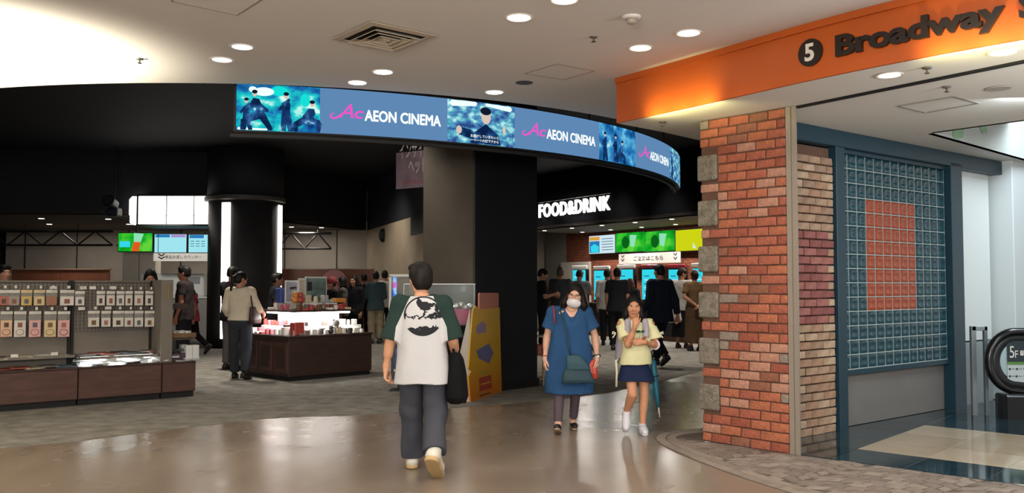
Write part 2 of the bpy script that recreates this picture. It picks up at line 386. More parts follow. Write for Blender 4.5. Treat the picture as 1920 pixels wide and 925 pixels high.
# grey base panel below the glass
MB().box(((s2 + s3) / 2, 0.10, zg0 / 2 - 0.02), (s3 - s2, 0.10, zg0 - 0.06), 0.004).build('base_panel', mat('grey_laminate', '6d6a67', 0.5, var=0.06, scale=3), wall)
for nm, a, b, dp in (('post', s1, s2, 0.14), ('post', s3, s4, 0.16)):
    MB().box(((a + b) / 2, 0.0, 1.45), (b - a, dp, 2.9), 0.006).build(nm, M_TEAL, wall)
zh0 = (ws(1500, 266)[1] + ws(1860, 329)[1]) / 2
MB().box((s5 / 2, 0.02, (zh0 + SZ) / 2), (s5 + 0.5, 0.20, SZ - zh0), 0.008).build('header', M_TEAL, wall)
MB().box(((s4 + s5) / 2, 0.12, 0.38), (s5 - s4, 0.12, 0.76)).build('base_panel', mat('pale_grey_panel', '8b9496', 0.5), wall)
MB().box(((s4 + s5) / 2, 0.12, (0.78 + zh0) / 2), (s5 - s4, 0.12, zh0 - 0.78)).build('white_panel', mat('white_panel', 'cfd4d3', 0.5), wall)
s6 = ws(1873)[0]; s7 = ws(1900)[0]
MB().box(((s6 + s7) / 2, -0.02, 1.52), (s7 - s6, 0.36, SZ), 0.01).build('column', mat('white_column', 'b9bfc0', 0.5), wall)
MB().box((s7 + 1.3, 0.12, 1.4), (2.6, 0.12, 2.8)).build('white_panel', MATS['white_panel'], wall)
MB().box((s7 + 1.3, 0.02, 2.88), (2.6, 0.2, 0.22)).build('header', M_TEAL, wall)
# glass block window
gw = struct_empty('window_1', (wa[0], wa[1], 0), WROT, 'glass block window with a square of orange red blocks')
NX, NZ = 13, 15; bx = (s3 - s2) / NX; bz = (zg1 - zg0) / NZ
def block_mesh(m, nm):
    b = MB(); w, h = bx - 0.009, bz - 0.009; n = 6; V = []; 
    for i in range(n + 1):
        for j in range(n + 1):
            u = -1 + 2 * i / n; v = -1 + 2 * j / n; e = min(1 - abs(u), 1 - abs(v))
            y = -0.012 + 0.016 * min(1, e * 3) * (1 if e < .34 else 1 - 0.9 * (1 - (u * u + v * v)) )
            V.append((u * w / 2, -y - 0.012, v * h / 2))
    Fc = [(i * (n + 1) + j, (i + 1) * (n + 1) + j, (i + 1) * (n + 1) + j + 1, i * (n + 1) + j + 1) for i in range(n) for j in range(n)]
    b.add(V, Fc); b.box((0, 0.035, 0), (w, 0.06, h))
    me = bpy.data.meshes.new(nm); me.from_pydata(b.v, [], b.f); me.materials.append(m); me.polygons.foreach_set('use_smooth', [True] * len(b.f)); me.update(); return me
M_GB = mat('glass_block', '1f4049', 0.14, var=0.4, scale=9, spec=0.28, coat=0.0, bump=0.12, bscale=18)
M_GR = mat('red_glass_block', '93442c', 0.2, var=0.18, scale=9, spec=0.25, coat=0.0, bump=0.12, bscale=18)
bm_a = block_mesh(M_GB, 'glass_block'); bm_b = block_mesh(M_GR, 'glass_block')
r0 = int(round((ws(1680, 575)[1] - zg0) / bz)); r1 = int(round((ws(1680, 388)[1] - zg0) / bz))
c0 = int(round((ws(1631)[0] - s2) / bx)); c1 = int(round((ws(1725)[0] - s2) / bx))
for i in range(NX):
    for k in range(NZ):
        red = c0 <= i < c1 and r0 <= k < r1
        o = link('glass_block', bm_b if red else bm_a, gw, (s2 + bx * (i + .5), 0.013, zg0 + bz * (k + .5)))
        if red: o['label'] = 'orange red glass block'
M_GRID = mat('pale_grout', '9aa4a2', 0.6)
g = MB()
for k in range(NZ + 1): g.box(((s2 + s3) / 2, 0.02, zg0 + bz * k), (s3 - s2, 0.03, 0.010))
for i in range(NX + 1): g.box((s2 + bx * i, 0.022, (zg0 + zg1) / 2), (0.006, 0.028, zg1 - zg0))
g.build('grout_grid', M_GRID, gw)
fr = MB(); fr.box(((s2 + s3) / 2, 0.02, zg1 + 0.02), (s3 - s2 + 0.02, 0.09, 0.05), 0.004); fr.box(((s2 + s3) / 2, 0.02, zg0 - 0.03), (s3 - s2 + 0.02, 0.09, 0.05), 0.004)
fr.build('frame', M_TEAL, gw)
# ---- corridor floor: dark slabs with a cream field
M_DTILE = [mat('dark_tile_' + str(i), c, 0.08, var=0.3, scale=10, spec=0.6) for i, c in enumerate(('22363d', '1c3037', '283b41'))]
M_CTILE = [mat('cream_tile_' + str(i), c, 0.09, var=0.08, scale=3, spec=0.6) for i, c in enumerate(('b5a58c', 'ad9d84', 'baaa92'))]
cf = struct_empty('floor', (thr0[0], thr0[1], 0), math.atan2(HX[1], HX[0]), 'dark polished corridor tiles around a cream field')   # x along threshold, y into the corridor
c_l = G(1597, 843)[:2]; c_t = G(1740, 800)[:2]
def loc2(p): d = np.array(p) - thr0; return float(d @ HX), float(d @ HW)
lx0, ly0 = loc2(c_l); lx1, ly1 = loc2(c_t); cx0 = (lx0 + lx1) / 2; TS = (ly1 - ly0) / 3
for i in range(-3, 9):
    for j in range(-1, 12):
        x = cx0 + TS * i; y = ly0 + TS * j; x1 = x + TS; y1 = y + TS
        if j == -1: y = 0.02
        w = np.array(thr0) + HX * (x + x1) / 2 + HW * (y + y1) / 2
        if np.dot(w - wa, WN) < -0.35 or w[0] > 9: continue
        cream = i >= 0 and 0 <= j < 3
        b = MB().box(((x + x1) / 2, (y + y1) / 2, 0.003), (x1 - x - 0.003, y1 - y - 0.003, 0.008), 0.0012)
        b.build('tile', rr.choice(M_CTILE if cream else M_DTILE), cf)
# ---- paving with fan-laid setts round the pillar
M_SETT = [mat('sett_' + str(i), c, 0.6, var=0.18, scale=12, bump=0.35, bscale=60) for i, c in enumerate(('82756a', '7a6d63', '8b7e72', '75695f'))]
pv = struct_empty('floor', (0, 0, 0), 0, 'fan laid stone paving with curb around the brick pillar')
oc = smooth_line([G(*p)[:2] for p in ((1310, 806), (1262, 808), (1232, 815), (1222, 822), (1232, 832), (1255, 843), (1320, 872), (1400, 900), (1470, 925))] + [(2.35, 5.55), (3.0, 4.9)], 1)
region = [tuple(p) for p in oc] + [tuple(thr0 + HX * 3.2), tuple(thr0), (2.2, 9.3)]
MB().prism(region, 0.0005, 0.004).build('paving_bed', mat('paving_joint', '594e45', 0.9, var=0.2), pv)
def inside(p, poly):
    x, y = p; c = False; n = len(poly)
    for i in range(n):
        x1, y1 = poly[i]; x2, y2 = poly[(i + 1) % n]
        if (y1 > y) != (y2 > y) and x < (x2 - x1) * (y - y1) / (y2 - y1) + x1: c = not c
    return c
# curb: two rows of long stones along the curved edge
res = []; 
for a, b in zip(oc[:-1], oc[1:]):
    n = max(1, int(np.linalg.norm(b - a) / 0.05)); res += [a + (b - a) * t / n for t in range(n)]
res = smooth_line(np.array(res + [oc[-1]]), 8)
tg = np.gradient(res, axis=0); tg /= np.linalg.norm(tg, axis=1)[:, None]; nn = np.array([-tg[:, 1], tg[:, 0]]).T
curb_in = res + nn * 0.19
def quad(poly, z, m, nm):
    b = MB(); n = len(poly); c = np.mean(poly, 0); inn = [tuple(c + (np.array(p) - c) * 0.955) for p in poly]
    V = [(*p, 0.002) for p in poly] + [(*p, z - 0.002) for p in poly] + [(*p, z) for p in inn]
    Fc = [(i, (i + 1) % n, n + (i + 1) % n, n + i) for i in range(n)] + [(n + i, n + (i + 1) % n, 2 * n + (i + 1) % n, 2 * n + i) for i in range(n)] + [tuple(range(2 * n, 3 * n))]
    return b.add(V, Fc).build(nm, m, pv)
step = 11
for row, (o0, o1) in enumerate(((0.0, 0.085), (0.095, 0.18))):
    k = 0
    while k < len(res) - 2:
        e = min(k + step, len(res) - 1); idx = list(range(k, e + 1, 3)); 
        if idx[-1] != e: idx.append(e)
        P = [tuple(res[i] + nn[i] * o0) for i in idx] + [tuple(res[i] + nn[i] * o1) for i in idx[::-1]]
        quad(P, 0.0115, M_SETT[(k // step + row) % 2 * 2], 'curb_stone'); k = e
reg2 = [tuple(p) for p in curb_in] + [tuple(thr0 + HX * 3.2 - HW * 0.0), tuple(thr0 + HX * 0.0)] + [(2.2, 9.3)]
W = 0.86; Rr = 0.60; pz = 0.125; cand = []
pillar_poly = [tuple(pl[:2] + px * -0.05 + np.array([-px[1], px[0]]) * -0.02), tuple(pl[:2] + px * (PW + .1) + np.array([-px[1], px[0]]) * -0.02), tuple(pl[:2] + px * (PW + .1) + np.array([-px[1], px[0]]) * PD), tuple(pl[:2] + px * -0.05 + np.array([-px[1], px[0]]) * PD)]
def fan(u, k): return k * pz + (math.sqrt(Rr * Rr - u * u) - math.sqrt(Rr * Rr - W * W / 4))
def to_w(x, y): return thr0 + HX * x + HW * y
for col in range(-2, 5):
    for k in range(-24, 12):
        for j in range(6):
            u0 = -W / 2 + W * (j + (0.35 if k % 2 else 0)) / 6; u1 = min(u0 + W / 6, W / 2)
            if u1 - u0 < 0.05: continue
            g_ = 0.007
            P = []
            for u, kk, du, dk in ((u0, k, g_, g_), (u1, k, -g_, g_), (u1, k + 1, -g_, -g_), (u0, k + 1, g_, -g_)):
                P.append(to_w(col * W + u + du + 0.2, fan(u, kk) + dk - 0.1))
            cpt = np.mean(P, 0)
            if not inside(cpt, reg2) or inside(cpt, pillar_poly): continue
            P2 = []
            for p in P:
                d_ = p - thr0; x_, y_ = float(d_ @ HX), float(d_ @ HW); P2.append(to_w(x_, min(y_, -0.006)))
            cand.append((float(np.linalg.norm(cpt)), P2))
cand.sort(key=lambda c: c[0]); rest = MB()
for n_, (_, P) in enumerate(cand):
    if n_ < 292: quad([tuple(p) for p in P], 0.0085 + rr.uniform(-.001, .001), rr.choice(M_SETT), 'sett')
    else: rest.prism([tuple(p) for p in P], 0.002, 0.0085)
if rest.v: o_ = rest.build('sett', M_SETT[0], pv); o_['kind'] = 'stuff'
# ---- daylight opening above the corridor
M_SKYW = mat('bright_upper_wall', 'e6efee', 0.7)
sk = MB(); sk.upright(h0, h2, SZ + 0.004, 5.2, 0.06); sk.upright(h1, h0, SZ + 0.004, 5.2, 0.06)
wu = struct('wall_upper', sk, M_SKYW)
for pix in (((1789, 262), (1786, 240), (1797, 226), (1808, 238), (1806, 258)), ((1842, 250), (1836, 236), (1840, 222), (1849, 234), (1852, 250))):
    hd_ = (h2 - h0) / np.linalg.norm(h2 - h0); hn_ = np.array([hd_[1], -hd_[0]]) * .006; P_ = [ON(*q, h0 + hn_, h2 + hn_) for q in pix]; MB().add([tuple(p) for p in P_], [tuple(range(len(P_)))]).build('leaf_decal', mat('leaf_green', '86ad8a', .7), wu)
dirs = (h2 - h0) / np.linalg.norm(h2 - h0)
# ---- lobby: fascias, inner walls
fa = struct_empty('wall_food', (0, 0, 0), 0, 'black fascia and brick back wall of the food counter')
f0 = np.array([0.30, 26.2]); f1 = np.array([5.2, 18.5]); fd = (f1 - f0) / np.linalg.norm(f1 - f0); fn = np.array([-fd[1], fd[0]])
MB().upright(f0, f1, 3.06, 4.66, 0.25).build('fascia', mat('fascia_black', '0a0b0f', .9, spec=.1), fa)
b0 = f0 + fn * 2.6 + fd * -0.5; b1 = f1 + fn * 2.6
M_BRK = mat('far_brick', '8a4a30', 0.85)
def brick_tex(m):
    nt = m.node_tree; N = nt.nodes; L = nt.links; t = N.new('ShaderNodeTexBrick'); t.inputs['Color1'].default_value = lin('8f4e33'); t.inputs['Color2'].default_value = lin('77402b'); t.inputs['Mortar'].default_value = lin('4a3328')
    t.inputs['Scale'].default_value = 1.0; t.inputs['Brick Width'].default_value = 0.21; t.inputs['Row Height'].default_value = 0.085; t.inputs['Mortar Size'].default_value = 0.008
    tc = N.new('ShaderNodeTexCoord'); mp = N.new('ShaderNodeMapping'); mp.inputs['Rotation'].default_value = (R(90), 0, 0)
    L.new(tc.outputs['Object'], mp.inputs[0]); L.new(mp.outputs[0], t.inputs['Vector']); L.new(t.outputs['Color'], N['Principled BSDF'].inputs['Base Color'])
    bp_ = N.new('ShaderNodeBump'); bp_.inputs['Strength'].default_value = .5; L.new(t.outputs['Fac'], bp_.inputs['Height']); bp_.invert = True; L.new(bp_.outputs[0], N['Principled BSDF'].inputs['Normal'])
brick_tex(M_BRK)
FROT = math.atan2(fd[1], fd[0])
LB = np.linalg.norm(b1 - b0)
sB = float(np.dot(ON(1062, 500, b0, b1)[:2] - b0, fd))
MB().box((LB / 2 + sB / 2, 0.1, 1.6), (LB - sB, 0.2, 3.2)).build('brick_wall', M_BRK, fa, (b0[0], b0[1], 0), FROT)
MB().box((sB / 2 - 1, 0.1, 1.6), (sB + 2, 0.2, 3.2)).build('plaster_wall', mat('grey_plaster', '86817a', 0.85, var=0.08), fa, (b0[0], b0[1], 0), FROT)
MB().box((sB * 0.3, -0.06, 1.05), (1.5, 0.1, 2.25)).build('pale_panel', mat('pale_lit_panel', 'c4bdb2', 0.7), fa, (b0[0], b0[1], 0), FROT)
MB().prism([tuple(f0), tuple(f1), tuple(b1), tuple(b0)], 3.06, 3.14).build('ceiling_panel', mat('taupe_ceiling', '6d645c', 0.8), fa)
for t in np.linspace(0.12, 0.9, 5):
    p = f0 + (f1 - f0) * t + fn * 1.5
    lamp('counter_lamp', 'AREA', (p[0], p[1], 3.03), 60, WARM, (p[0], p[1], 0), 0.3)
    q_ = p - fn * 2.2; lamp('lobby_lamp', 'SPOT', (q_[0], q_[1], 4.4), 170, WARM, (q_[0] + fn[0] * .6, q_[1] + fn[1] * .6, 0), 0.2, spot=75, blend=0.6)  # these lobby spots are added fill for the people before the counter
for i, (t, q) in enumerate([(a, b) for a in (0.05, .2, .35, .5, .65, .8) for b in (0.5, 1.9)]):
    p = f0 + (f1 - f0) * t + fn * q
    MB().lathe([(0.06, 0.0), (0.06, 0.012)], 12).build('downlight_disc', emit('small_lamp', 'fff0d8', 2.2), fa, (p[0], p[1], 3.048))
# left rear hall
lr = struct_empty('wall_rear', (0, 0, 0), 0, 'grey rear wall of the lobby under a low dark ceiling')
MB().box((-9.6, 27.2, 1.7), (12, 0.2, 3.4)).build('panel', M_GREYWALL, lr)
for x in np.arange(-15, -4, 1.6): MB().box((x, 27.09, 1.7), (0.025, 0.03, 3.2)).build('joint', M_DARK, lr)
p0 = AT(-30, 399, 21.0); p1 = AT(700, 434, 27.0); zf = 3.13
MB().prism([(-15.7, 20.3), (-7.0, 21.2), (-4.5, 27.1), (-15.7, 27.1)], zf, zf + 0.08).build('ceiling_panel', mat('dark_taupe', '5a534c', 0.8), lr)
MB().upright((-4.5, 27.1), (-7.0, 21.2), zf, 4.66, -0.2).build('fascia', M_BLACK, lr)
MB().upright((-7.0, 21.2), (-15.7, 20.3), zf, 4.66, -0.2).build('fascia', M_BLACK, lr)
for x, y in ((-13.5, 22), (-11.9, 22.2), (-10.3, 22.4), (-12.8, 24.3), (-10.6, 24.3), (-8.6, 24.3), (-7.2, 24.0), (-6.4, 25.5), (-5.6, 25.8)):
    MB().lathe([(0.07, 0), (0.07, 0.012)], 12).build('downlight_disc', MATS['small_lamp'], lr, (x, y, zf - 0.012))
for x, y in ((-12.5, 25.2), (-9.0, 25.2), (-6.0, 25.6)): lamp('rear_lamp', 'AREA', (x, y, 3.08), 40, WARM, (x, y, 0), 0.4)
# right hand lit wall of the lobby with stepped top
iw = struct_empty('wall_inner', (0, 0, 0), 0, 'beige lit wall behind the round column')
q0 = np.array([-4.47, 27.1]); q1 = np.array([-1.6, 19.2])
M_BEIGE = mat('beige_plaster', 'a3937c', 0.85, var=0.07, scale=1.5)
MB().upright(q0, q1, 0, 3.12, 0.2).build('panel', M_BEIGE, iw)
MB().upright(q0, q1, 3.12, 4.66, 0.2).build('upper_panel', M_BLACK, iw)
st = ON(772, 430, q0, q1)[:2]; MB().upright(st, q1, ON(780, 440, q0, q1)[2], 3.12, -0.03).build('step_panel', M_BLACK2, iw)
pp = ON(719, 442, q0, q1); MB().ball((0, 0, 0), (0.12, 0.12, 0.2), 12).build('wall_lamp', M_DARK, iw, (pp[0], pp[1] - 0.1, pp[2]))
lamp('wall_wash', 'SPOT', (-4.4, 22.0, 3.9), 130, WARM, (-2.9, 23.0, 1.6), 0.2, spot=110, blend=0.9)
# black void band behind the screen ring, upper lobby walls
vb = MB(); vb.upright((8.9, 18.0), (4.9, 17.9), 0, 4.66, 0.2)
struct('wall_side', vb, M_BLACK)
# ---- lobby columns
cl = np.array([-0.5, 11.75]); cr = np.array([0.37, 12.72]); cd = (cr - cl) / np.linalg.norm(cr - cl); cn = np.array([-cd[1], cd[0]])
CW = np.linalg.norm(cr - cl); CROT = math.atan2(cd[1], cd[0])
col = struct_empty('column', (cl[0], cl[1], 0), CROT, 'large square column with one brown grey side and one black side')
MB().box((CW / 2, 0.5, 2.33), (CW, 1.0, 4.66), 0.01).build('shaft', mat('column_black', '15151a', 0.6, var=0.1, scale=3), col)
MB().box((-0.011, 0.5, 2.36), (0.02, 0.985, 4.58)).build('side_panel', mat('column_taupe', '50483f', 0.75, var=0.1, scale=2), col)
MB().box((CW / 2, -0.008, 0.06), (CW + 0.02, 0.02, 0.12)).build('skirting', M_DARK, col)
# light strip column
pc = AT(457, 655, 20.84)
lc = struct_empty('column', (pc[0], pc[1], 0), math.atan2(pc[1], pc[0]) - math.pi / 2, 'dark round column with two tall white light strips')
MB().lathe([(0.84, 0), (0.84, 3.42)], 40).build('shaft', mat('column_grey_black', '2b2a2c', 0.6, var=0.12, scale=2), lc, smooth=True)
MB().lathe([(0.88, 3.5), (0.88, 4.66)], 40).build('upper_shaft', M_BLACK, lc, smooth=True)
MB().lathe([(0.9, 3.40), (0.93, 3.42), (0.93, 3.50), (0.9, 3.52)], 40).build('cap', mat('cap_grey', '4b4743', 0.6), lc)
MB().lathe([(0.86, 0), (0.86, 0.1)], 40).build('skirting', M_DARK, lc)
for a in (-29.5, 66.5):
    M = Matrix.Rotation(R(a), 4, 'Z'); MB().box((0, -0.855, 1.78), (0.21, 0.03, 3.1), 0.004, M).build('light_strip', emit('strip_light', 'fff6ec', 5.0), lc)
# ================================================================== CEILING FITTINGS
M_LAMP = emit('lamp_glow', 'fff4e2', 9.0); M_LAMPD = emit('lamp_glow_soft', 'f6f2f2', 1.6); M_RING = mat('lamp_ring', 'dcd6cc', 0.4)
M_REFL = mat('lamp_reflector', 'c8c6c2', 0.25, metal=0.8)
def downlight(px, py, z, label, glow=M_LAMP, r=0.085, power=16, group='round ceiling lamps'):
    p = G(px, py, z); t = thing('ceiling_lamp', label, 'ceiling lamp', (p[0], p[1], z), 0, group)
    MB().lathe([(r, -0.001), (r + .012, -0.006), (r + .022, -0.006), (r + .024, 0.0), (r, 0.0)], 28).build('trim_ring', M_RING, t, smooth=False)
    MB().lathe([(r, -0.003), (r * .98, -0.0045)], 28).build('diffuser', glow, t)
    if power: 
        d = lamp('lamp', 'SPOT', (p[0], p[1], z - 0.03), power, WARM, (p[0], p[1], 0), 0.07, spot=130, blend=0.9)
    return t
for px, py, lb, g, pw in ((973, 33, 'bright round ceiling lamp between the air vent and the smoke detector', M_LAMP, 26), (1058, 0, 'round ceiling lamp cut by the top edge of the picture', M_LAMP, 26), (1291, 62, 'round ceiling lamp beside the smoke detector nearest the orange beam', M_LAMP, 26),
        (1201, 90, 'round ceiling lamp close to the upper edge of the orange beam, lower of two', M_LAMP, 26), (718, 135, 'round ceiling lamp just below the square air vent, upper of two', M_LAMP, 20), (670, 155, 'round ceiling lamp at the curved edge below the air vent', M_LAMP, 20),
        (927, 173, 'round ceiling lamp over the middle of the curved screen', M_LAMP, 20), (454, 88, 'dim white round ceiling lamp above the screen start, farther from the edge', M_LAMPD, 10), (416, 112, 'dim white round ceiling lamp above the screen start, nearer the edge', M_LAMPD, 10)):
    downlight(px, py, CZ, lb, g, power=pw)
downlight(1668, 141, SZ, 'round lamp in the soffit under the orange beam near the brick pillar', M_LAMP, 0.075, 16, 'soffit lamps')
downlight(1882, 98, SZ, 'round lamp in the soffit under the orange beam at the picture edge', M_LAMP, 0.075, 16, 'soffit lamps')
t = thing('ceiling_lamp', 'unlit dark round ceiling recess beside the bright lamp over the screen', 'ceiling lamp', tuple(G(983, 155, CZ)))
MB().lathe([(0.07, -0.004), (0.085, -0.004), (0.087, 0.0)], 24).build('trim_ring', mat('dark_ring', '4a443c', 0.5), t)
MB().lathe([(0.069, -0.0005), (0.069, -0.003)], 24).build('diffuser', mat('dark_glass', '2e2a26', 0.3), t)
# scallops of light on the orange beam, from added spots without fixtures
for px, py in ((1290, 203), (1830, 93)):
    p = G(px, py, SZ)
    i = int(np.argmin(np.linalg.norm(bp - p[:2], axis=1))); n = nrm[i]; q = bp[i] + n * 0.10; tg_ = np.array([-n[1], n[0]])
    for o_ in (-0.28, 0.0, 0.28):
        c = bp[i] + n * 0.17 + tg_ * o_; lamp('beam_uplight', 'SPOT', (c[0], c[1], SZ - 0.13), 14, (1.0, 0.92, 0.40), (c[0] - n[0] * 0.20, c[1] - n[1] * 0.20, SZ + 0.02), 0.04, spot=100, blend=1.0)
# sprinklers
for px, py, z, lb in ((262, 110, CZ, 'small sprinkler head alone on the cream ceiling at left'), (1113, 69, CZ, 'small sprinkler head between lamps under the smoke detector'), (1242, 229, SZ, 'small sprinkler head under the left end of the orange beam'), (1738, 127, SZ, 'small sprinkler head between two soffit lamps'), (1775, 163, SZ, 'tiny sprinkler head in the corridor ceiling beyond the dark track')):
    t = thing('sprinkler', lb, 'sprinkler', tuple(G(px, py, z)))
    MB().lathe([(0.035, 0), (0.03, -0.008), (0.012, -0.01)][::-1], 16).build('escutcheon', M_STEEL, t)
    MB().lathe([(0.018, -0.042), (0.018, -0.038), (0.006, -0.034), (0.007, -0.008)], 12).build('nozzle', mat('sprinkler_brass', '5b5045', 0.4, metal=.7), t)
t = thing('smoke_detector', 'round cream smoke detector on the ceiling near the orange beam', 'smoke detector', tuple(G(1184, 31, CZ)))
MB().lathe([(0.055, -0.02), (0.068, -0.012), (0.07, 0.0)], 24).build('base', M_CEIL, t, smooth=False)
MB().lathe([(0.02, -0.058), (0.034, -0.052), (0.038, -0.03), (0.05, -0.02)], 24).build('sensor', mat('detector_grey', 'a59b8c', 0.5), t)
t = thing('speaker_grille', 'faint round grille in the corridor ceiling near the picture edge', 'speaker', tuple(G(1872, 166, SZ)))
MB().lathe([(0.09, -0.005), (0.1, 0.0)], 24).build('grille', mat('grille_grey', 'a8a39a', 0.6), t)
# access panels: thin frames with recessed joint
def panel_frame(name, pix, z, m, w=0.012):
    P = [G(*q, z)[:2] for q in pix]; mb = MB()
    for a, b in zip(P, P[1:] + P[:1]):
        d = (b - a) / np.linalg.norm(b - a); mb.upright(a - d * w / 2, b + d * w / 2, z - 0.003, z + 0.001, w)
    return struct(name, mb, m)
M_PJ = mat('panel_joint', '8d8070', 0.7)
panel_frame('trim_4', ((322, 2), (444, 28), (500, -8), (380, -30)), CZ, M_PJ, 0.008)
panel_frame('trim_5', ((985, 138), (1057, 149), (1113, 133), (1045, 120)), CZ, M_PJ, 0.008)
panel_frame('trim_6', ((1687, 199), (1738, 211), (1832, 194), (1787, 182)), SZ, mat('panel_joint_grey', '8e8b85', 0.7), 0.02)
# air vent
P = [G(*q, CZ)[:2] for q in ((632, 74), (741, 95), (818, 64), (692, 36))]
vc = np.mean(P, 0); ex = (P[1] - P[0] + P[2] - P[3]) / 2; ey = (P[3] - P[0] + P[2] - P[1]) / 2; sx = np.linalg.norm(ex); sy = np.linalg.norm(ey); S_ = (sx + sy) / 2
t = thing('air_vent', 'square ceiling air vent with nested frames', 'air vent', (vc[0], vc[1], CZ), math.atan2(ex[1], ex[0]))
M_VENT = mat('vent_cream', 'b8ab97', 0.5)
def sq(mb, a, b, z0, z1):   # sloping square ring
    V = []
    for h, z in ((a, z0), (b, z1), (b, z1 - 0.006), (a, z0 - 0.006)):
        V += [(-h, -h, z), (h, -h, z), (h, h, z), (-h, h, z)]
    return mb.add(V, [(4 * i + j, 4 * i + (j + 1) % 4, 4 * ((i + 1) % 4) + (j + 1) % 4, 4 * ((i + 1) % 4) + j) for i in range(4) for j in range(4)])
sq(MB(), S_ / 2, S_ / 2 - 0.06, -0.006, -0.012).build('frame', M_VENT, t)
MB().box((0, 0, -0.003), (S_ - 0.08, S_ - 0.08, 0.004)).build('duct', mat('duct_dark', '2b2622', 0.8), t)
for k in range(4): h = S_ / 2 - 0.09 - 0.062 * k; sq(MB(), h, h - 0.040, -0.034, -0.010).build('louver', M_VENT, t)
MB().box((0, 0, -0.022), (0.11, 0.11, 0.02), 0.006).build('core_plate', M_VENT, t)

# ================================================================== BEAM LETTERING (raised black letters)
M_LET = mat('black_letters', '231914', 0.45)
def beam_pt(pxx, pyy):
    """point on the beam face seen at that pixel"""
    best = None; r = ray(pxx, pyy)
    for i in range(len(bp) - 1):
        a, b = bp[i], bp[i + 1]; M2 = np.array([[r[0], -(b - a)[0]], [r[1], -(b - a)[1]]]); s_ = np.linalg.solve(M2, a)
        if -0.02 <= s_[1] <= 1.02 and s_[0] > 0: return i + s_[1], CAM_H + r[2] * s_[0]
arcl = np.concatenate([[0], np.cumsum(np.linalg.norm(np.diff(bp, axis=0), axis=1))])
def beam_s(pxx, pyy): t_, z = beam_pt(pxx, pyy); return float(np.interp(t_, range(len(bp)), arcl)), z
def beam_map(V, s0, z0, off):
    out = []
    for x, y, z in V:
        s_ = s0 + x; t_ = np.interp(s_, arcl, range(len(bp))); p = np.array([np.interp(t_, range(len(bp)), bp[:, k]) for k in (0, 1)]); n = np.array([np.interp(t_, range(len(bp)), nrm[:, k]) for k in (0, 1)])
        p = p + n * (off + z); out.append((p[0], p[1], z0 + y))
    return out
sa, za = beam_s(1571, 104); sb, zb = beam_s(1886, 20)
zl0 = beam_s(1600, 102)[1]
bl = thing('sign_lettering', 'raised black shop street lettering reading Broadway on the orange beam', 'sign', (0, 0, 0))
V, Fc = text_geo('Broadway', sb - sa, None, 0.018, offset=0.035, spacing=0.97)
hcap = beam_s(1597, 62)[1] - zl0
V0 = V.copy(); ylo = V[:, 1].min()
base = 0.0
# baseline of the fitted text: the descender of y lies below it
Vb, _ = text_geo('Broadwa', None, 1.0, 0.0, offset=0.035, spacing=0.97); Vf, _ = text_geo('Broadway', None, 1.0, 0.0, offset=0.035, spacing=0.97)
asc = 0.78; H_all = hcap / asc; V[:, 1] *= H_all / V[:, 1].max(); V[:, 1] -= H_all * (1 - asc)
letters = {}
MB().add(beam_map(V, sa, zl0, 0.0185), Fc).build('letters', M_LET, bl)
V, Fc = text_geo('S', hcap * 0.82, hcap, 0.018, offset=0.035); sS = beam_s(1913, 30)[0]
MB().add(beam_map(V, sS, zl0, 0.0185), Fc).build('letters', M_LET, bl)
# number badge
s5c, z5c = beam_s(1521, 99); rb = (beam_s(1521, 74)[1] - beam_s(1521, 125)[1]) / 2
badge = thing('number_badge', 'round black badge with a white figure 5 on the orange beam', 'sign', (0, 0, 0))
V = [(0, 0, 0.02)] + [(rb * math.cos(a), rb * math.sin(a), 0.02) for a in np.linspace(0, 2 * math.pi, 40, False)] + [(rb * math.cos(a), rb * math.sin(a), 0.0) for a in np.linspace(0, 2 * math.pi, 40, False)]
Fc = [(0, 1 + i, 1 + (i + 1) % 40) for i in range(40)] + [(1 + i, 41 + i, 41 + (i + 1) % 40, 1 + (i + 1) % 40) for i in range(40)]
MB().add(beam_map(V, s5c, z5c, 0.0), Fc).build('disc', M_LET, badge)
V, Fc = text_geo('5', rb * 0.78, rb * 1.3, 0.003, offset=0.03); V[:, :2] -= V[:, :2].max(0) / 2
MB().add(beam_map(V, s5c, z5c, 0.024), Fc).build('figure', mat('badge_white', 'd9d2c6', 0.5), badge)

# ================================================================== CURVED LED SCREEN
LX, LY, LR, LZ0, LZ1 = -3.90, 15.5, 6.75, 3.03, 3.50
led = thing('led_screen', 'long curved lit screen band hanging under the ceiling edge', 'screen', (LX, LY, 0))
def ang_of(px, py=200):
    r = ray(px, py); a, b = r[0], r[1]; A = a * a + b * b; B = -2 * (a * LX + b * LY); C_ = LX * LX + LY * LY - LR * LR
    d = max(0, B * B - 4 * A * C_); t_ = (-B - math.sqrt(d)) / (2 * A); return math.atan2(b * t_ - LY, a * t_ - LX)
def ring(mb, a0, a1, r, z0, z1, th, n=None):
    n = n or max(2, int(abs(a1 - a0) / 0.02)); V = []
    for i in range(n + 1):
        a = a0 + (a1 - a0) * i / n; c, s_ = math.cos(a), math.sin(a)
        V += [(r * c, r * s_, z0), (r * c, r * s_, z1), ((r - th) * c, (r - th) * s_, z1), ((r - th) * c, (r - th) * s_, z0)]
    Fc = [(4 * i + j, 4 * i + 4 + j, 4 * i + 4 + (j + 1) % 4, 4 * i + (j + 1) % 4) for i in range(n) for j in range(4)] + [(0, 1, 2, 3), tuple(4 * n + j for j in (3, 2, 1, 0))]
    return mb.add(V, Fc)
AE = [ang_of(p) for p in (443, 600, 839, 965, 1123, 1191, 1255)]; per = AE[4] - AE[2]; AE.append(AE[6] + (AE[5] - AE[4]) * 1.6)
ring(MB(), AE[0] - 0.004, AE[-1] + 0.02, LR - 0.012, LZ0 - 0.014, LZ1 + 0.016, 0.14).build('casing', M_DARK, led)
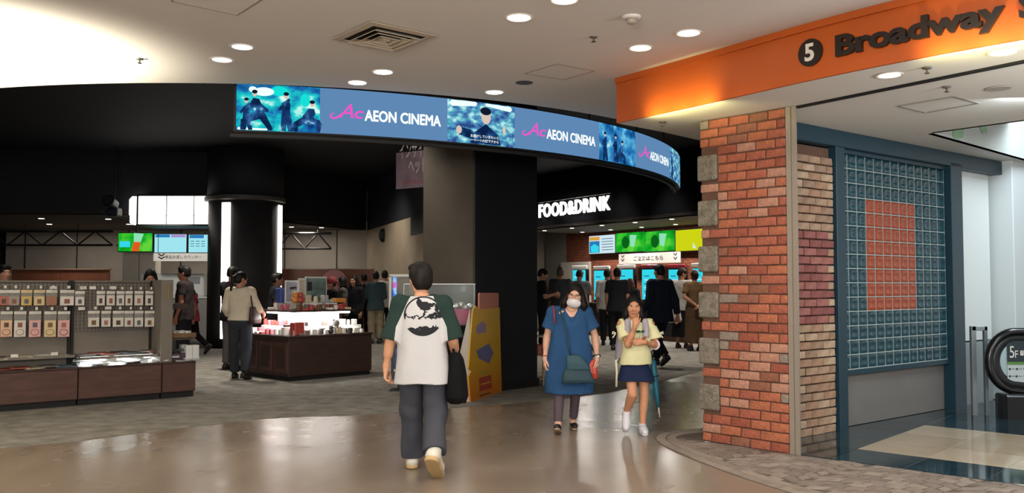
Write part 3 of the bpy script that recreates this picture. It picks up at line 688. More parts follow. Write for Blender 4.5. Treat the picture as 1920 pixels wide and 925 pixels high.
ring(MB(), AE[0] - 0.01, AE[-1] + 0.02, LR - 0.06, LZ0 - 0.06, LZ0 - 0.03, 0.05).build('rail', M_DARK, led)
M_SB = emit('screen_blue', '5f88b4', 1.0)
TEALS = [(0.30, '0a3a78'), (0.44, '1c6fb0'), (0.52, '18b4c4'), (0.60, '2fd6d0'), (0.68, 'd8fff6')]
CROWD = [(0.36, '2a4a86'), (0.46, '4a7cb4'), (0.55, '57b4c8'), (0.66, 'c8f0f0')]
M_PICA = emit_noise('screen_stage', TEALS, 5.0, 1.0, (1, 1, 1.3)); M_PICB = emit_noise('screen_crowd', CROWD, 9.0, 1.0, (1, 1, 1.6))
M_PICC = emit_noise('screen_stage_dim', [(0.35, '0f4a86'), (0.5, '2b80c0'), (0.62, '5fb6dc'), (0.7, 'c4ecf4')], 6.0, 1.0)
M_FIG = emit_noise('screen_figure', [(0.4, '0b2148'), (0.55, '1b3f74'), (0.66, '3d78b0'), (0.72, 'bfeaf0')], 9.0, 1.0); M_SKIN_S = emit('screen_face', 'd8c4b8', 1.0); M_HAIR_S = emit('screen_hair', '10192c', 1.0)
M_WHT_S = emit('screen_white', 'f4fff8', 1.15); M_PINK_S = emit('screen_pink', 'f056c8', 1.0); M_LIGHT_S = emit('screen_glare', 'dffff4', 1.2); M_AQUA_S = emit('screen_aqua', '16e0d8', 1.0)
def bend(V, a0, z0, off):
    return [((LR + off + z) * math.cos(a0 + x / LR), (LR + off + z) * math.sin(a0 + x / LR), min(max(z0 + y, LZ0 + .003), LZ1 - .003)) for x, y, z in V]
def on_led(nm, V, Fc, m, a0, z0, off, par): return MB().add(bend(V, a0, z0, off), Fc).build(nm, m, par)
def disc(cx, cy, rx, ry, n=14): return [(cx + rx * math.cos(2 * math.pi * i / n), cy + ry * math.sin(2 * math.pi * i / n), 0) for i in range(n)], [tuple(range(n))]
def blob(mb, kind, *a):
    if kind == 'd': V, Fc = disc(*a)
    else:
        x0, y0, r0, x1, y1, r1 = a; d = np.array([x1 - x0, y1 - y0]); L_ = np.linalg.norm(d); d = d / L_; n = np.array([-d[1], d[0]])
        pts_ = [np.array([x0, y0]) + n * r0, np.array([x0, y0]) - d * r0 * .7, np.array([x0, y0]) - n * r0, np.array([x1, y1]) - n * r1, np.array([x1, y1]) + d * r1 * .7, np.array([x1, y1]) + n * r1]
        V = [(p[0], p[1], 0) for p in pts_]; Fc = [tuple(range(6))]
    return mb.add(V, Fc)
HS = LZ1 - LZ0
def figure(a0, cx, par, pose, sc_=1.0, off=0.004):
    """a dark dancer silhouette drawn flat on the screen; cx in metres from a0"""
    mb = MB(); s_ = sc_
    for q in pose: blob(mb, 'c', cx + q[0] * s_, q[1] * s_, q[2] * s_, cx + q[3] * s_, q[4] * s_, q[5] * s_)
    mb.v = bend(mb.v, a0, LZ0, off); mb.build('picture_figure', M_FIG, par)
    hx, hy = pose[0][0], pose[0][1] + 0.075
    m2 = MB(); blob(m2, 'd', cx + hx * s_, hy * s_, 0.024 * s_, 0.03 * s_); m2.v = bend(m2.v, a0, LZ0, off + .002); m2.build('picture_face', M_SKIN_S, par)
    m3 = MB(); blob(m3, 'd', cx + hx * s_, (hy + 0.02) * s_, 0.028 * s_, 0.02 * s_); m3.v = bend(m3.v, a0, LZ0, off + .003); m3.build('picture_hair', M_HAIR_S, par)
POSE1 = [(0.0, 0.30, .05, 0.06, 0.18, .045), (0.06, 0.17, .04, 0.16, 0.01, .025), (0.05, 0.16, .04, -0.10, 0.10, .035), (-0.10, 0.10, .035, -0.12, 0.0, .02), (0.0, 0.29, .028, 0.13, 0.2, .018), (0.0, 0.29, .028, -0.08, 0.2, .02)]
POSE2 = [(0.0, 0.29, .042, 0.0, 0.17, .04), (-0.01, 0.17, .034, -0.03, 0.0, .026), (0.015, 0.17, .034, 0.05, 0.0, .026), (0.0, 0.29, .022, -0.07, 0.22, .016), (0.0, 0.29, .022, 0.03, 0.33, .015)]
POSE3 = [(0.0, 0.22, .045, -0.06, 0.14, .045), (-0.05, 0.14, .04, -0.17, 0.07, .03), (-0.17, 0.07, .03, -0.16, 0.0, .02), (-0.03, 0.13, .035, 0.07, 0.1, .03), (0.07, 0.1, .03, 0.06, 0.0, .02), (0.0, 0.21, .024, -0.03, 0.07, .018)]
for i in range(7):
    a0, a1 = AE[i], AE[i + 1]; wdt = (a1 - a0) * LR
    isblue = i in (1, 3, 5)
    scr = ring(MB(), a0, a1, LR, LZ0, LZ1, 0.01).build('screen_panel', M_SB if isblue else (M_PICA, None, M_PICB, None, M_PICC, None, M_PICB)[i], led)
    if isblue:
        k = wdt / 1.32
        # wordmark
        V, Fc = text_geo('AEON CINEMA', wdt * 0.605, 0.112, 0.0); V, Fc = bold(V, Fc, .0045); on_led('wordmark', V, Fc, M_WHT_S, a0 + wdt * 0.335 / LR, LZ0 + 0.155, 0.004, scr)
        V, Fc = text_geo('A', 0.15 * k, 0.15, 0.0, offset=0.006, shear=0.32); on_led('emblem', V, Fc, M_PINK_S, a0 + wdt * 0.135 / LR, LZ0 + 0.17, 0.004, scr)
        V, Fc = text_geo('c', 0.095 * k, 0.085, 0.0, offset=0.012, shear=0.2); on_led('emblem', V, Fc, M_PINK_S, a0 + wdt * 0.255 / LR, LZ0 + 0.17, 0.004, scr)
        sw = MB(); cs = [(0.19, 0.055), (0.14, 0.05), (0.10, 0.018), (0.07, -0.008), (0.035, -0.012), (0.012, 0.005), (0.02, 0.03), (0.05, 0.045)]
        P = np.array([(np.interp(t_, range(8), [c[0] for c in cs]), np.interp(t_, range(8), [c[1] for c in cs])) for t_ in np.linspace(0, 7, 29)]); P = smooth_line(P, 8); P[:, 0] *= k
        T = np.gradient(P, axis=0); T /= np.linalg.norm(T, axis=1)[:, None] + 1e-9; Nn = np.array([-T[:, 1], T[:, 0]]).T; wv = 0.0045 + 0.005 * np.sin(np.linspace(0.15, math.pi - .1, 29)) 
        Vs = [(*(P[j] + Nn[j] * wv[j]), 0) for j in range(29)] + [(*(P[j] - Nn[j] * wv[j]), 0) for j in range(29)]
        on_led('emblem', Vs, [(j, j + 1, 30 + j, 29 + j) for j in range(28)], M_PINK_S, a0 + wdt * 0.065 / LR, LZ0 + 0.17, 0.004, scr)
    elif i == 0:
        for q in (('d', 0.27, 0.40, 0.10, 0.045), ('d', 0.16, 0.42, 0.04, 0.03), ('c', 0.02, 0.015, .014, 0.3, 0.012, .01)): g1 = MB(); blob(g1, *q); g1.v = bend(g1.v, a0, LZ0, 0.002); g1.build('picture_glare', M_LIGHT_S, scr)
        for q in (('d', 0.42, 0.41, 0.09, 0.05), ('d', 0.68, 0.33, 0.05, 0.07)): g2 = MB(); blob(g2, *q); g2.v = bend(g2.v, a0, LZ0, 0.0015); g2.build('picture_backdrop', M_AQUA_S, scr)
        figure(a0, 0.10, scr, POSE2, 0.82); figure(a0, 0.18, scr, POSE1, 1.0, .007); figure(a0, 0.49, scr, POSE2, 1.0); figure(a0, 0.75, scr, POSE3, 1.0)
    elif i == 2:
        cxm = wdt * 0.55; m2 = MB(); blob(m2, 'c', cxm, 0.12, .16, cxm, 0.0, .2); blob(m2, 'c', cxm - .13, 0.09, .05, cxm - .33, 0.13, .045); m2.v = bend(m2.v, a0, LZ0, .004); m2.build('picture_figure', M_FIG, scr)
        for nm, m, q in (('picture_face', M_SKIN_S, [(cxm, 0.31, .062, .082), (cxm - .34, 0.14, .035, .045), (cxm + .24, 0.18, .022, .05)]), ('picture_hair', M_HAIR_S, [(cxm - 0.005, 0.375, .072, .045)])):
            for qq in q: mm = MB(); blob(mm, 'd', *qq); mm.v = bend(mm.v, a0, LZ0, .006 if m is M_SKIN_S else .008); mm.build(nm, m, scr)
        for q in (('c', 0.05, 0.43, .035, wdt * .4, 0.45, .03), ('c', wdt * .55, .45, .015, wdt * .93, .43, .03)): mm = MB(); blob(mm, *q); mm.v = bend(mm.v, a0, LZ0, .003); mm.build('picture_glare', M_LIGHT_S, scr)
        for j, tx in enumerate(('一つ一つ大切ですから', 'お届けしていきたいと')):
            V, Fc = text_geo(tx, wdt * 0.42, 0.035, 0.0, offset=0.01, res=1); on_led('subtitle', V, Fc, M_WHT_S, a0 + wdt * 0.32 / LR, LZ0 + 0.022 + 0.045 * j, 0.010, scr)
    elif i == 4:
        for cxm, po in ((0.12, POSE2), (0.36, POSE2), (0.52, POSE3)): figure(a0, cxm, scr, po, 0.9)
    else: figure(a0, 0.15, scr, POSE2, 1.0)
for a in np.linspace(AE[0] - 0.05, AE[-2], 7): MB().tube([((LR - .09) * math.cos(a), (LR - .09) * math.sin(a), LZ1), ((LR - .09) * math.cos(a), (LR - .09) * math.sin(a), 4.66)], 0.012, 6).build('hanger_rod', M_DARK, led)
def unit(e): return e
# light the screen throws is its own emission

# hanging banner seen between column and screen
bn0 = AT(743, 300, 16.5); bn1 = AT(830, 300, 15.9); bz0 = AT(745, 355, 16.5)[2]; bz1 = 3.95
ban = thing('banner', 'hanging film banner with pale katakana letters, half hidden by the square column', 'banner', (bn0[0], bn0[1], 0), math.atan2(bn1[1] - bn0[1], bn1[0] - bn0[0]))
bw = float(np.linalg.norm(bn1[:2] - bn0[:2]))
MB().box((bw / 2, 0, (bz0 + bz1) / 2), (bw, 0.01, bz1 - bz0)).build('cloth', mat('banner_rose', '85707a', 0.8, var=0.3, scale=3), ban)
M_BT = mat('banner_print', 'c9c3c0', 0.7); M_BR = mat('banner_red', 'a34448', 0.7)
for tx, x, z, w, h in (('インサイドヘッド'[:5], 0.08, bz0 + 0.56, 0.72, 0.30), ('ヘッド２', 0.30, bz0 + 0.27, 0.56, 0.28)):
    text('print', tx, M_BT, basis((x, -0.0065, z), (1, 0, 0), (0, 0, 1)), ban, w, h, offset=0.015)
text('print', '8月1日(木)公開', M_BR, basis((0.2, -0.0065, bz0 + 0.06), (1, 0, 0), (0, 0, 1)), ban, 0.66, 0.09, offset=0.01)
MB().tube([(-0.03, 0, bz1), (bw + .03, 0, bz1)], 0.015).build('rod', M_DARK, ban)
for x in (0.05, bw - .05): MB().tube([(x, 0, bz1), (x, 0, 4.66)], 0.004, 5).build('cord', M_DARK, ban)

# ================================================================== FOOD COUNTER
def fpl(px, py, off): a = f0 + fn * off; return ON(px, py, a, a + fd)
def FB(p, zdir=(0, 0, 1)): return basis(p, (fd[0], fd[1], 0), zdir)
sg = thing('lit_sign', 'glowing white sign letters reading FOOD&DRINK on the black fascia', 'sign', (0, 0, 0))
a = fpl(1011, 405, -0.04); b = fpl(1143, 397, -0.04); t1 = fpl(1075, 376, -.04); bt = fpl(1075, 401, -.04)
wS = float((b - a)[:2] @ fd); hS = t1[2] - bt[2]; zS = (a[2] + b[2]) / 2
V, Fc = text_geo('FOOD&DRINK', wS, hS, 0.02, spacing=1.1); V, Fc = bold(V, Fc, .012)
MB().add(V, Fc, FB((a[0], a[1], zS))).build('letters', emit('sign_white', 'fff8f2', 2.6), sg)
a = fpl(1009, 377, -0.06); b = fpl(1145, 366, -0.06); zz = (a[2] + b[2]) / 2
MB().tube([(a[0], a[1], zz), (b[0], b[1], zz)], 0.012, 6).build('rail', M_STEEL, sg)
lamp('sign_glow', 'AREA', (float(a[0] + b[0]) / 2 - fn[0] * .3, float(a[1] + b[1]) / 2 - fn[1] * .3, zS + .2), 6, (1, .96, .9), ((a[0] + b[0]) / 2, (a[1] + b[1]) / 2, zS), 1.2, .3)
def screen_box(name, label, q, off, m, par=None, group=None, depth=0.06, tilt=0.0):
    """flat display at pixels q=(x0,y0,x1,y1) on the plane set back by off"""
    a = fpl(q[0], q[3], off); b = fpl(q[2], q[3], off); top = fpl(q[0], q[1], off)
    w = float((b - a)[:2] @ fd); z0 = a[2]; h = top[2] - z0
    t = thing(name, label, 'screen', (a[0], a[1], z0), FROT, group)
    MB().box((w / 2, depth / 2 + .004, h / 2), (w, depth, h), 0.01).build('casing', M_DARK, t)
    MB().box((w / 2, -0.0, h / 2), (w - .05, 0.008, h - .05)).build('display', m, t)
    return t, w, h
M_GRN = emit_noise('menu_green', [(0.38, '0a8a1c'), (0.5, '18b428'), (0.64, '5fd23c')], 2.2, 1.0)
M_YEL = emit('menu_yellow', 'cdd414', 1.0); M_MENU = emit('menu_white', 'cfe6ee', 1.0); M_CYAN = emit('menu_cyan', '35d6ea', 1.0); M_MIX = emit('menu_pale_green', '8fe0b4', 1.0)
M_MBLU = emit('menu_blue', '2a78b8', 1.0); M_MORG = emit('menu_orange', 'd8a040', 1.0); M_MTXT = emit('menu_text', '28506a', 1.0); M_LEAF = emit('menu_leaf', '0c5f18', 1.0)
def flat(par, nm, m, poly, y=-0.007): return MB().add([(p[0], y, p[1]) for p in poly], [tuple(range(len(poly)))]).build(nm, m, par)
def rect(x0, z0, x1, z1): return [(x0, z0), (x1, z0), (x1, z1), (x0, z1)]
t, w, h = screen_box('menu_screen', 'menu screen with pale price table, leftmost over the order kiosks', (1104, 442, 1154, 478), 2.35, M_MENU)
flat(t, 'menu_picture', M_MBLU, rect(.05, .05, w * .42, h * .68)); flat(t, 'menu_picture', M_CYAN, [(w * .1, h * .12), (w * .38, h * .1), (w * .4, h * .4), (w * .22, h * .55), (w * .08, h * .4)], -.009); flat(t, 'menu_picture', M_MORG, rect(.05, h * .72, w * .42, h * .9))
for k in range(5): flat(t, 'menu_row', M_MTXT, rect(w * .5, h * (.2 + .14 * k), w * .92, h * (.23 + .14 * k)))
for q, lb in (((1154, 437, 1209, 475), 'green menu screen with iced drinks, left of the two green ones'), ((1208, 434, 1266, 474), 'green menu screen with iced drinks, beside the yellow one')):
    t, w, h = screen_box('menu_screen', lb, q, 2.35, M_GRN)
    flat(t, 'menu_picture', M_LEAF, [(w * .36 + .13 * math.cos(a) * w, h * .5 + .3 * math.sin(a) * h) for a in np.linspace(0, 6.28, 14, False)])
    flat(t, 'menu_picture', M_MIX, [(w * .52, h * .3), (w * .66, h * .25), (w * .74, h * .82), (w * .5, h * .86)], -.009)
t, w, h = screen_box('menu_screen', 'yellow menu screen beside the brick pillar', (1266, 431, 1322, 473), 2.35, M_YEL); flat(t, 'menu_picture', M_MENU, [(w * .6, h * .15), (w * .72, h * .12), (w * .62, h * .4)])
M_SIGNG = mat('sign_pale', 'b9b6b0', 0.5); M_SIGNT = mat('sign_dark_print', '2c2826', 0.5)
def hang_sign(label, q, off, txt, chev):
    a = fpl(q[0], q[3], off); b = fpl(q[2], q[3], off); top = fpl(q[0], q[1], off); w = float((b - a)[:2] @ fd); h = top[2] - a[2]
    t = thing('hanging_sign', label, 'sign', (a[0], a[1], a[2]), FROT)
    MB().box((w / 2, 0.02, h / 2), (w, 0.03, h), .004).build('board', M_SIGNG, t)
    text('print', txt, M_SIGNT, basis((w * .26, -0.0005, h * .28), (1, 0, 0), (0, 0, 1)), t, w * .48, h * .46, offset=0.012)
    for x in chev:
        for k in range(2):
            z = h * (.25 + .36 * k); c = .07
            flat(t, 'chevron', M_SIGNT, [(w * x - c, z + .06), (w * x, z), (w * x + c, z + .06), (w * x + c, z + .10), (w * x, z + .04), (w * x - c, z + .10)], -.001)
    for x in (w * .1, w * .9): MB().box((x, .2, h * .5), (.03, .36, .03)).build('bracket', M_DARK, t)
    return t
hang_sign('grey hanging sign with Japanese order here text over the kiosks', (1160, 477, 1275, 496), 2.2, 'ご注文はこちら', (.07, .93))
# order kiosks
M_KT = mat('kiosk_white', 'd5d2ce', 0.4); M_KR = mat('kiosk_red', '8e2430', 0.4)
for i, (x0, y0, x1, y1, lb) in enumerate(((1073, 507, 1096, 545, 'slim order kiosk with cyan screen nearest the pale side wall'), (1113, 508, 1138, 562, 'slim order kiosk with cyan screen between grey and white shirted customers'), (1158, 506, 1185, 562, 'slim order kiosk with cyan screen behind the black shirted customer'),
        (1203, 506, 1230, 562, 'red topped order kiosk behind the navy jacket man'), (1253, 506, 1280, 562, 'red topped order kiosk beside the white shirted customer'), (1298, 504, 1326, 562, 'order kiosk half hidden by the brick pillar'))):
    a = fpl(x0, y1, 1.55); b = fpl(x1, y1, 1.55); top = fpl(x0, y0, 1.55); w = float((b - a)[:2] @ fd); zt = top[2]
    t = thing('order_kiosk', lb, 'kiosk', (a[0], a[1], 0), FROT, 'order kiosks along the food counter')
    MB().box((w / 2, .10, zt / 2 + .0), (w + .06, .12, zt + .04), .01).build('body', M_DARK, t)
    MB().box((w / 2, 0.03, (a[2] + zt) / 2), (w, .02, zt - a[2])).build('display', M_CYAN, t)
    for k in range(6):
        flat(t, 'display_text', M_MTXT if k % 2 else M_MENU, rect(w * .15, a[2] + (zt - a[2]) * (.12 + .13 * k), w * (.5 + .06 * (k * 3 % 5)), a[2] + (zt - a[2]) * (.15 + .13 * k)), 0.017)
    MB().box((w / 2, .06, zt + .09), (w + .12, .06, .09), .01).build('top_sign', M_KR if i in (3, 4) else M_KT, t)
    MB().box((w / 2, -.08, .92), (w + .1, .3, .05), .01).build('tray', M_BLACK2, t)
ca = fpl(1010, 650, 1.25); cb = fpl(1345, 650, 1.25)
ct = thing('counter', 'long black low counter below the order kiosks', 'counter', (ca[0], ca[1], 0), FROT)
lw = float((cb - ca)[:2] @ fd); MB().box((lw / 2, .15, .45), (lw, .26, .9), .01).build('front', M_BLACK2, ct); MB().box((lw / 2, .12, .92), (lw + .05, .36, .04), .008).build('top', mat('counter_top', '3a302c', .3), ct); MB().box((lw / 2, .005, .06), (lw, .02, .12)).build('plinth', mat('brown_plinth', '4a3026', .6), ct)
# ================================================================== LEFT REAR: lantern box, screens, hanging sign, truss, counter
lb_y = 22.5
def Lp(px, py, y=lb_y): return AT(px, py, y)
t = thing('light_box', 'large white glowing light box with rounded end and dark frame lines', 'light box', (0, 0, 0))
M_LB = emit('lantern_white', 'fff6ea', 2.6); yb = 20.6
x0 = Lp(267, 0, yb)[0]; x1 = Lp(388, 0, yb)[0] + 1.3; z0 = Lp(300, 421, yb)[2]; z1 = Lp(300, 368, yb)[2]
MB().box(((x0 + x1) / 2, yb + .5, (z0 + z1) / 2), (x1 - x0, 1.0, z1 - z0), .01).build('body', M_LB, t)
xa = Lp(250, 0, yb)[0]; MB().box(((xa + x0) / 2 - .01, yb + .42, (z0 + z1) / 2), (x0 - xa, .84, z1 - z0), .05).build('end_panel', M_LB, t)
xb = Lp(239, 0, yb)[0]; MB().box(((xa + xb) / 2, yb + .7, (z0 + z1) / 2 + .1), (xa - xb, .9, z1 - z0 - .2), .05).build('end_panel', M_LB, t)
for px in (265, 319, 370): xx = Lp(px, 0, yb)[0]; MB().box((xx, yb - .005, (z0 + z1) / 2), (.035 if px == 265 else .015, .02, z1 - z0 + .03)).build('bar', M_DARK, t)
MB().box(((x0 + x1) / 2, yb - .004, Lp(300, 405, yb)[2]), (x1 - x0, .016, .012)).build('bar', M_DARK, t)
for zz in (z0 - .02, z1 + .02): MB().box(((x0 + x1) / 2, yb + .45, zz), (x1 - x0 + .05, 1.05, .04)).build('frame', M_DARK, t)
for xx in (x0 + .3, x1 - .5): MB().tube([(xx, yb + .5, z1), (xx, yb + .5, 4.66)], .02, 6).build('rod', M_DARK, t)
y_s = 22.0
def lscreen(label, q, m):
    a = Lp(q[0], q[3], y_s); b = Lp(q[2], q[1], y_s); w = b[0] - a[0]; h = b[2] - a[2]
    t = thing('menu_screen', label, 'screen', (a[0], y_s, a[2])); MB().box((w / 2, .05, h / 2), (w, .08, h), .01).build('casing', M_DARK, t); MB().box((w / 2, .004, h / 2), (w - .04, .008, h - .04)).build('display', m, t)
    MB().tube([(w / 2, .06, h), (w / 2, .06, 4.66 - a[2])], .02, 6).build('rod', M_DARK, t); return t, w, h
t, w, h = lscreen('green screen with an iced drink advert, left of the pickup screens', (220, 436, 287, 473), M_GRN)
flat(t, 'menu_picture', M_MIX, [(w * .46, h * .3), (w * .62, h * .3), (w * .74, h * .93), (w * .46, h * .97)], -.003); flat(t, 'menu_picture', emit('menu_red', 'e05a20', 1), [(w * .40, h * .05), (w * .6, h * .03), (w * .66, h * .5), (w * .46, h * .52)], -.005)
flat(t, 'menu_picture', M_CYAN, rect(w * .06, h * .25, w * .36, h * .55), -.003)
t, w, h = lscreen('pale cyan pickup number screen beside the green advert', (288, 438, 351, 475), emit('menu_pale_cyan', '9fe4ee', 1.0)); flat(t, 'menu_row', M_MBLU, rect(w * .05, h * .8, w * .48, h * .95), -.002); flat(t, 'menu_row', emit('menu_lilac', 'a890c8', 1), rect(w * .52, h * .8, w * .95, h * .95), -.002)
t, w, h = lscreen('pale cyan number screen next to the light strip column', (352, 439, 412, 475), MATS['menu_pale_cyan']); flat(t, 'menu_row', M_MBLU, rect(w * .05, h * .78, w * .5, h * .95), -.002)
for k in range(9): flat(t, 'menu_row', M_MTXT, rect(w * (.08 + .17 * (k % 3)), h * (.35 + .13 * (k // 3)), w * (.2 + .17 * (k % 3)), h * (.38 + .13 * (k // 3))), -.002)
a = Lp(288, 490, 21.9); b = Lp(410, 475, 21.9); w = b[0] - a[0]; h = b[2] - a[2]
t = thing('hanging_sign', 'pale hanging sign with Japanese pickup counter text under the cyan screens', 'sign', (a[0], 21.9, a[2]))
MB().box((w / 2, .0, h / 2), (w, .03, h)).build('board', mat('sign_lit', 'd6d2cc', .6), t); text('print', '商品お渡しカウンター', M_SIGNT, basis((w * .18, -.016, h * .3), (1, 0, 0), (0, 0, 1)), t, w * .56, h * .44, offset=.012)
for k in range(2): z = h * (.2 + .36 * k); flat(t, 'chevron', M_SIGNT, [(.12, z + .05), (.2, z), (.28, z + .05), (.28, z + .09), (.2, z + .04), (.12, z + .09)], -.017)
for x in (.1, w - .1): MB().tube([(x, .02, h), (x, .02, 4.66 - a[2])], .008, 5).build('rod', M_DARK, t)
# white counter block behind the pickup sign
a = Lp(228, 540, 24.0); b = Lp(292, 474, 24.0)
t = thing('wall_cabinet', 'tall white panelled cabinet under the green advert screen', 'cabinet', (0, 0, 0))
for k in range(2): MB().box((a[0] + (b[0] - a[0]) * (.25 + .5 * k), 24.2, 1.25), ((b[0] - a[0]) / 2 - .02, .4, 2.5), .01).build('door', mat('cabinet_cream', 'c9c0b2', .5), t)
MB().box(((a[0] + b[0]) / 2, 24.25, 2.53), (b[0] - a[0] + .3, .6, .06)).build('top', M_GREYWALL, t)
pbx = Lp(293, 0, 24.0)[0]; t = thing('pickup_counter', 'pale pickup counter with a white machine behind the queue', 'counter', (pbx, 23.0, 0)); MB().box((1.2, .3, .55), (2.4, .6, 1.1), .01).build('body', mat('counter_grey', '8f8a84', .5), t); MB().box((1.2, .3, 1.12), (2.5, .7, .05), .01).build('top', M_WHITE, t)
lamp('pickup_lamp', 'SPOT', (-8.2, 18.9, 3.0), 260, (1, .96, .9), (-7.9, 22.3, 1.75), .15, spot=50, blend=.5)  # added fill in front of the pickup sign and cabinet
t = thing('machine', 'white machine with small dark display on the pickup counter', 'machine', (pbx + .9, 23.3, 1.145)); MB().box((0, 0, .3), (1.7, .4, .6), .03).build('body', M_WHITE, t); MB().box((.5, -.205, .42), (.5, .01, .18)).build('display', mat('machine_screen', '8a8f90', .3), t)
# truss
t = thing('ceiling_truss', 'black triangular lattice truss under the low rear ceiling at left', 'truss', (0, 24.4, 0))
zt_, zb_ = 2.93, 2.55
def truss(t, xs0, xs1, y, z0, z1, n):
    MB().tube([(xs0, y, z1), (xs1, y, z1)], .035, 6).build('chord', M_DARK, t); MB().tube([(xs0, y, z0), (xs1, y, z0)], .03, 6).build('chord', M_DARK, t)
    d = (xs1 - xs0) / n
    for k in range(n): MB().tube([(xs0 + d * k, y, z1 if k % 2 else z0), (xs0 + d * (k + 1), y, z0 if k % 2 else z1)], .022, 5).build('brace', M_DARK, t)
    for k in range(0, n + 1, 3): MB().tube([(xs0 + d * k, y, z1), (xs0 + d * k, y, zf - 0)], .015, 5).build('hanger', M_DARK, t)
truss(t, AT(-40, 0, 24.4)[0], AT(220, 0, 24.4)[0], 0, zb_, zt_, 8)
t = thing('ceiling_truss', 'black triangular lattice truss between the light column and beige wall', 'truss', (0, 25.6, 0)); truss(t, AT(526, 0, 25.6)[0], AT(625, 0, 25.6)[0], 0, 2.5, 2.95, 4)
M_BROWN = mat('counter_brown', '7a4a35', .5, var=.15, scale=3)
for q0_, q1_, lb in ((20, 203, 'long reddish brown counter back panel at the far left'), (528, 700, 'reddish brown counter back panel far behind the round kiosk')):
    a = AT(q0_, 505, 25.5); b = AT(q1_, 505, 25.5); t = thing('rear_counter', lb, 'counter', (a[0], 25.5, 0)); w = b[0] - a[0]; n = max(2, int(w / 1.0))
    for k in range(n): MB().box((w * (k + .5) / n, .1, a[2] / 2), (w / n - .012, .1, a[2] - .02), .004).build('panel', M_BROWN, t)
    MB().box((w / 2, .1, a[2]), (w + .04, .16, .03)).build('top', mat('counter_edge', '9a7a66', .4), t)
t = thing('wall_speaker', 'dark blue cylindrical loudspeaker hanging in the black void at left', 'speaker', tuple(AT(207, 380, 20.0))); 
MB().lathe([(.13, -.15), (.145, -.12), (.145, .12), (.13, .15)], 20, Matrix.Rotation(R(75), 4, 'X')).build('body', mat('speaker_blue', '0c1426', .4), t); MB().lathe([(.10, .15), (.105, .16)], 20, Matrix.Rotation(R(75), 4, 'X')).build('cone', M_BLACK2, t); MB().box((0, .2, -.20), (.26, .3, .2), .03).build('housing', mat('speaker_navy', '0b1122', .5), t); MB().tube([(0, .2, 0), (0, .2, 4.66 - AT(214, 382, 20)[2])], .02, 6).build('bracket', M_DARK, t)
# ================================================================== MERCHANDISE GONDOLA (left)
g0 = G(0, 775)[:2]; g1 = G(367, 745)[:2]; gd = (g1 - g0) / np.linalg.norm(g1 - g0); gn = np.array([-gd[1], gd[0]]); GROT = math.atan2(gd[1], gd[0])
def gl(px, py, off=0.0):
    a = g0 + gn * off; p = ON(px, py, a, a + gd); return float((p[:2] - g0) @ gd), float(p[2])
def gw_(x, y, z): p = g0 + gd * x + gn * y; return (p[0], p[1], z)
M_WOOD = mat('dark_walnut', '4a3027', 0.5, var=0.25, scale=3, stretch=(1, 1, 6), bump=0.05)
M_WOOD2 = mat('dark_walnut_deep', '35231d', 0.55, var=0.25, scale=3, stretch=(1, 1, 6))
M_TAUPE = mat('taupe_board', '6f675e', 0.7, var=0.08, scale=3); M_GRID2 = mat('grid_dark', '3a3733', 0.5)
OFF = 0.42
xs = [gl(-330, 745)[0], gl(146, 745)[0], gl(303, 745)[0], gl(367, 745)[0]]
ztop = gl(150, 697)[1]; zb = 0.06; zcab = 0.455
zpan = gl(150, 528, OFF)[1]
gon = []
def cabinet_unit(nm, label, x0, x1, dep):
    t = thing(nm, label, 'display shelf', gw_(x0, 0, 0), GROT); w = x1 - x0
    MB().box((w / 2, dep / 2 + .03, .04), (w - .02, dep - .06, .08)).build('plinth', M_DARK, t)
    MB().box((w / 2, dep / 2 + .006, (zcab + .08) / 2), (w - .008, dep - .012, zcab - .08), .004).build('body', M_WOOD2, t)
    n = max(1, int(round(w / 1.2)))
    for k in range(n):
        c = w * (k + .5) / n; ww = w / n - .016
        MB().box((c, 0.002, (zcab + .08) / 2), (ww, .014, zcab - .1), .004).build('front_panel', M_WOOD, t)
    MB().box((w / 2, dep / 2, zcab + .005), (w - .004, dep, .022), .004).build('top', M_WOOD2, t); return t, w
uA, wA = cabinet_unit('merchandise_shelf', 'left merchandise shelf with walnut base, grid panel and hanging packs', xs[0], xs[1], OFF + .05)
uB, wB = cabinet_unit('merchandise_shelf', 'merchandise shelf with grid panel above a brightly lit paper tray', xs[1], xs[2], OFF + .05)
for u, w, x0 in ((uA, wA, xs[0]), (uB, wB, xs[1])):
    MB().box((w / 2, OFF + .03, (zcab + zpan) / 2), (w - .01, .02, zpan - zcab)).build('back_panel', M_TAUPE, u)
    zg_ = zcab + .42
    mb = MB()
    for k in range(int(w / .045)): mb.box((.02 + .045 * k, OFF + .012, (zg_ + zpan) / 2), (.004, .006, zpan - zg_ - .02))
    for k in range(15): mb.box((w / 2, OFF + .010, zg_ + (zpan - zg_ - .02) * k / 14), (w - .03, .005, .004))
    o = mb.build('wire_grid', M_GRID2, u); o['kind'] = 'stuff'
    for x in (.012, w - .02): MB().box((x, OFF, (zcab + zpan) / 2), (.03, .06, zpan - zcab + .02), .003).build('upright', M_DARK, u)
    MB().box((w / 2, OFF + .01, zpan), (w, .06, .02), .003).build('top_rail', M_TAUPE, u)
    zs_ = gl(100 if u is uA else 220, 668, .10)[1]
    MB().box((w / 2, .26, zs_ - .01), (w - .04, .32, .018), .003).build('shelf', mat('shelf_dark', '3d3733', .5), u)
    MB().box((w / 2, .10, zs_ - .012), (w - .04, .012, .035), .002).build('shelf_edge', M_TAUPE, u)
zs_ = gl(150, 668, .10)[1]
MB().box((wB / 2, .16, zs_ - .03), (wB - .12, .05, .016)).build('light_tube', emit('tray_light', 'f2fffb', 9.0), uB)
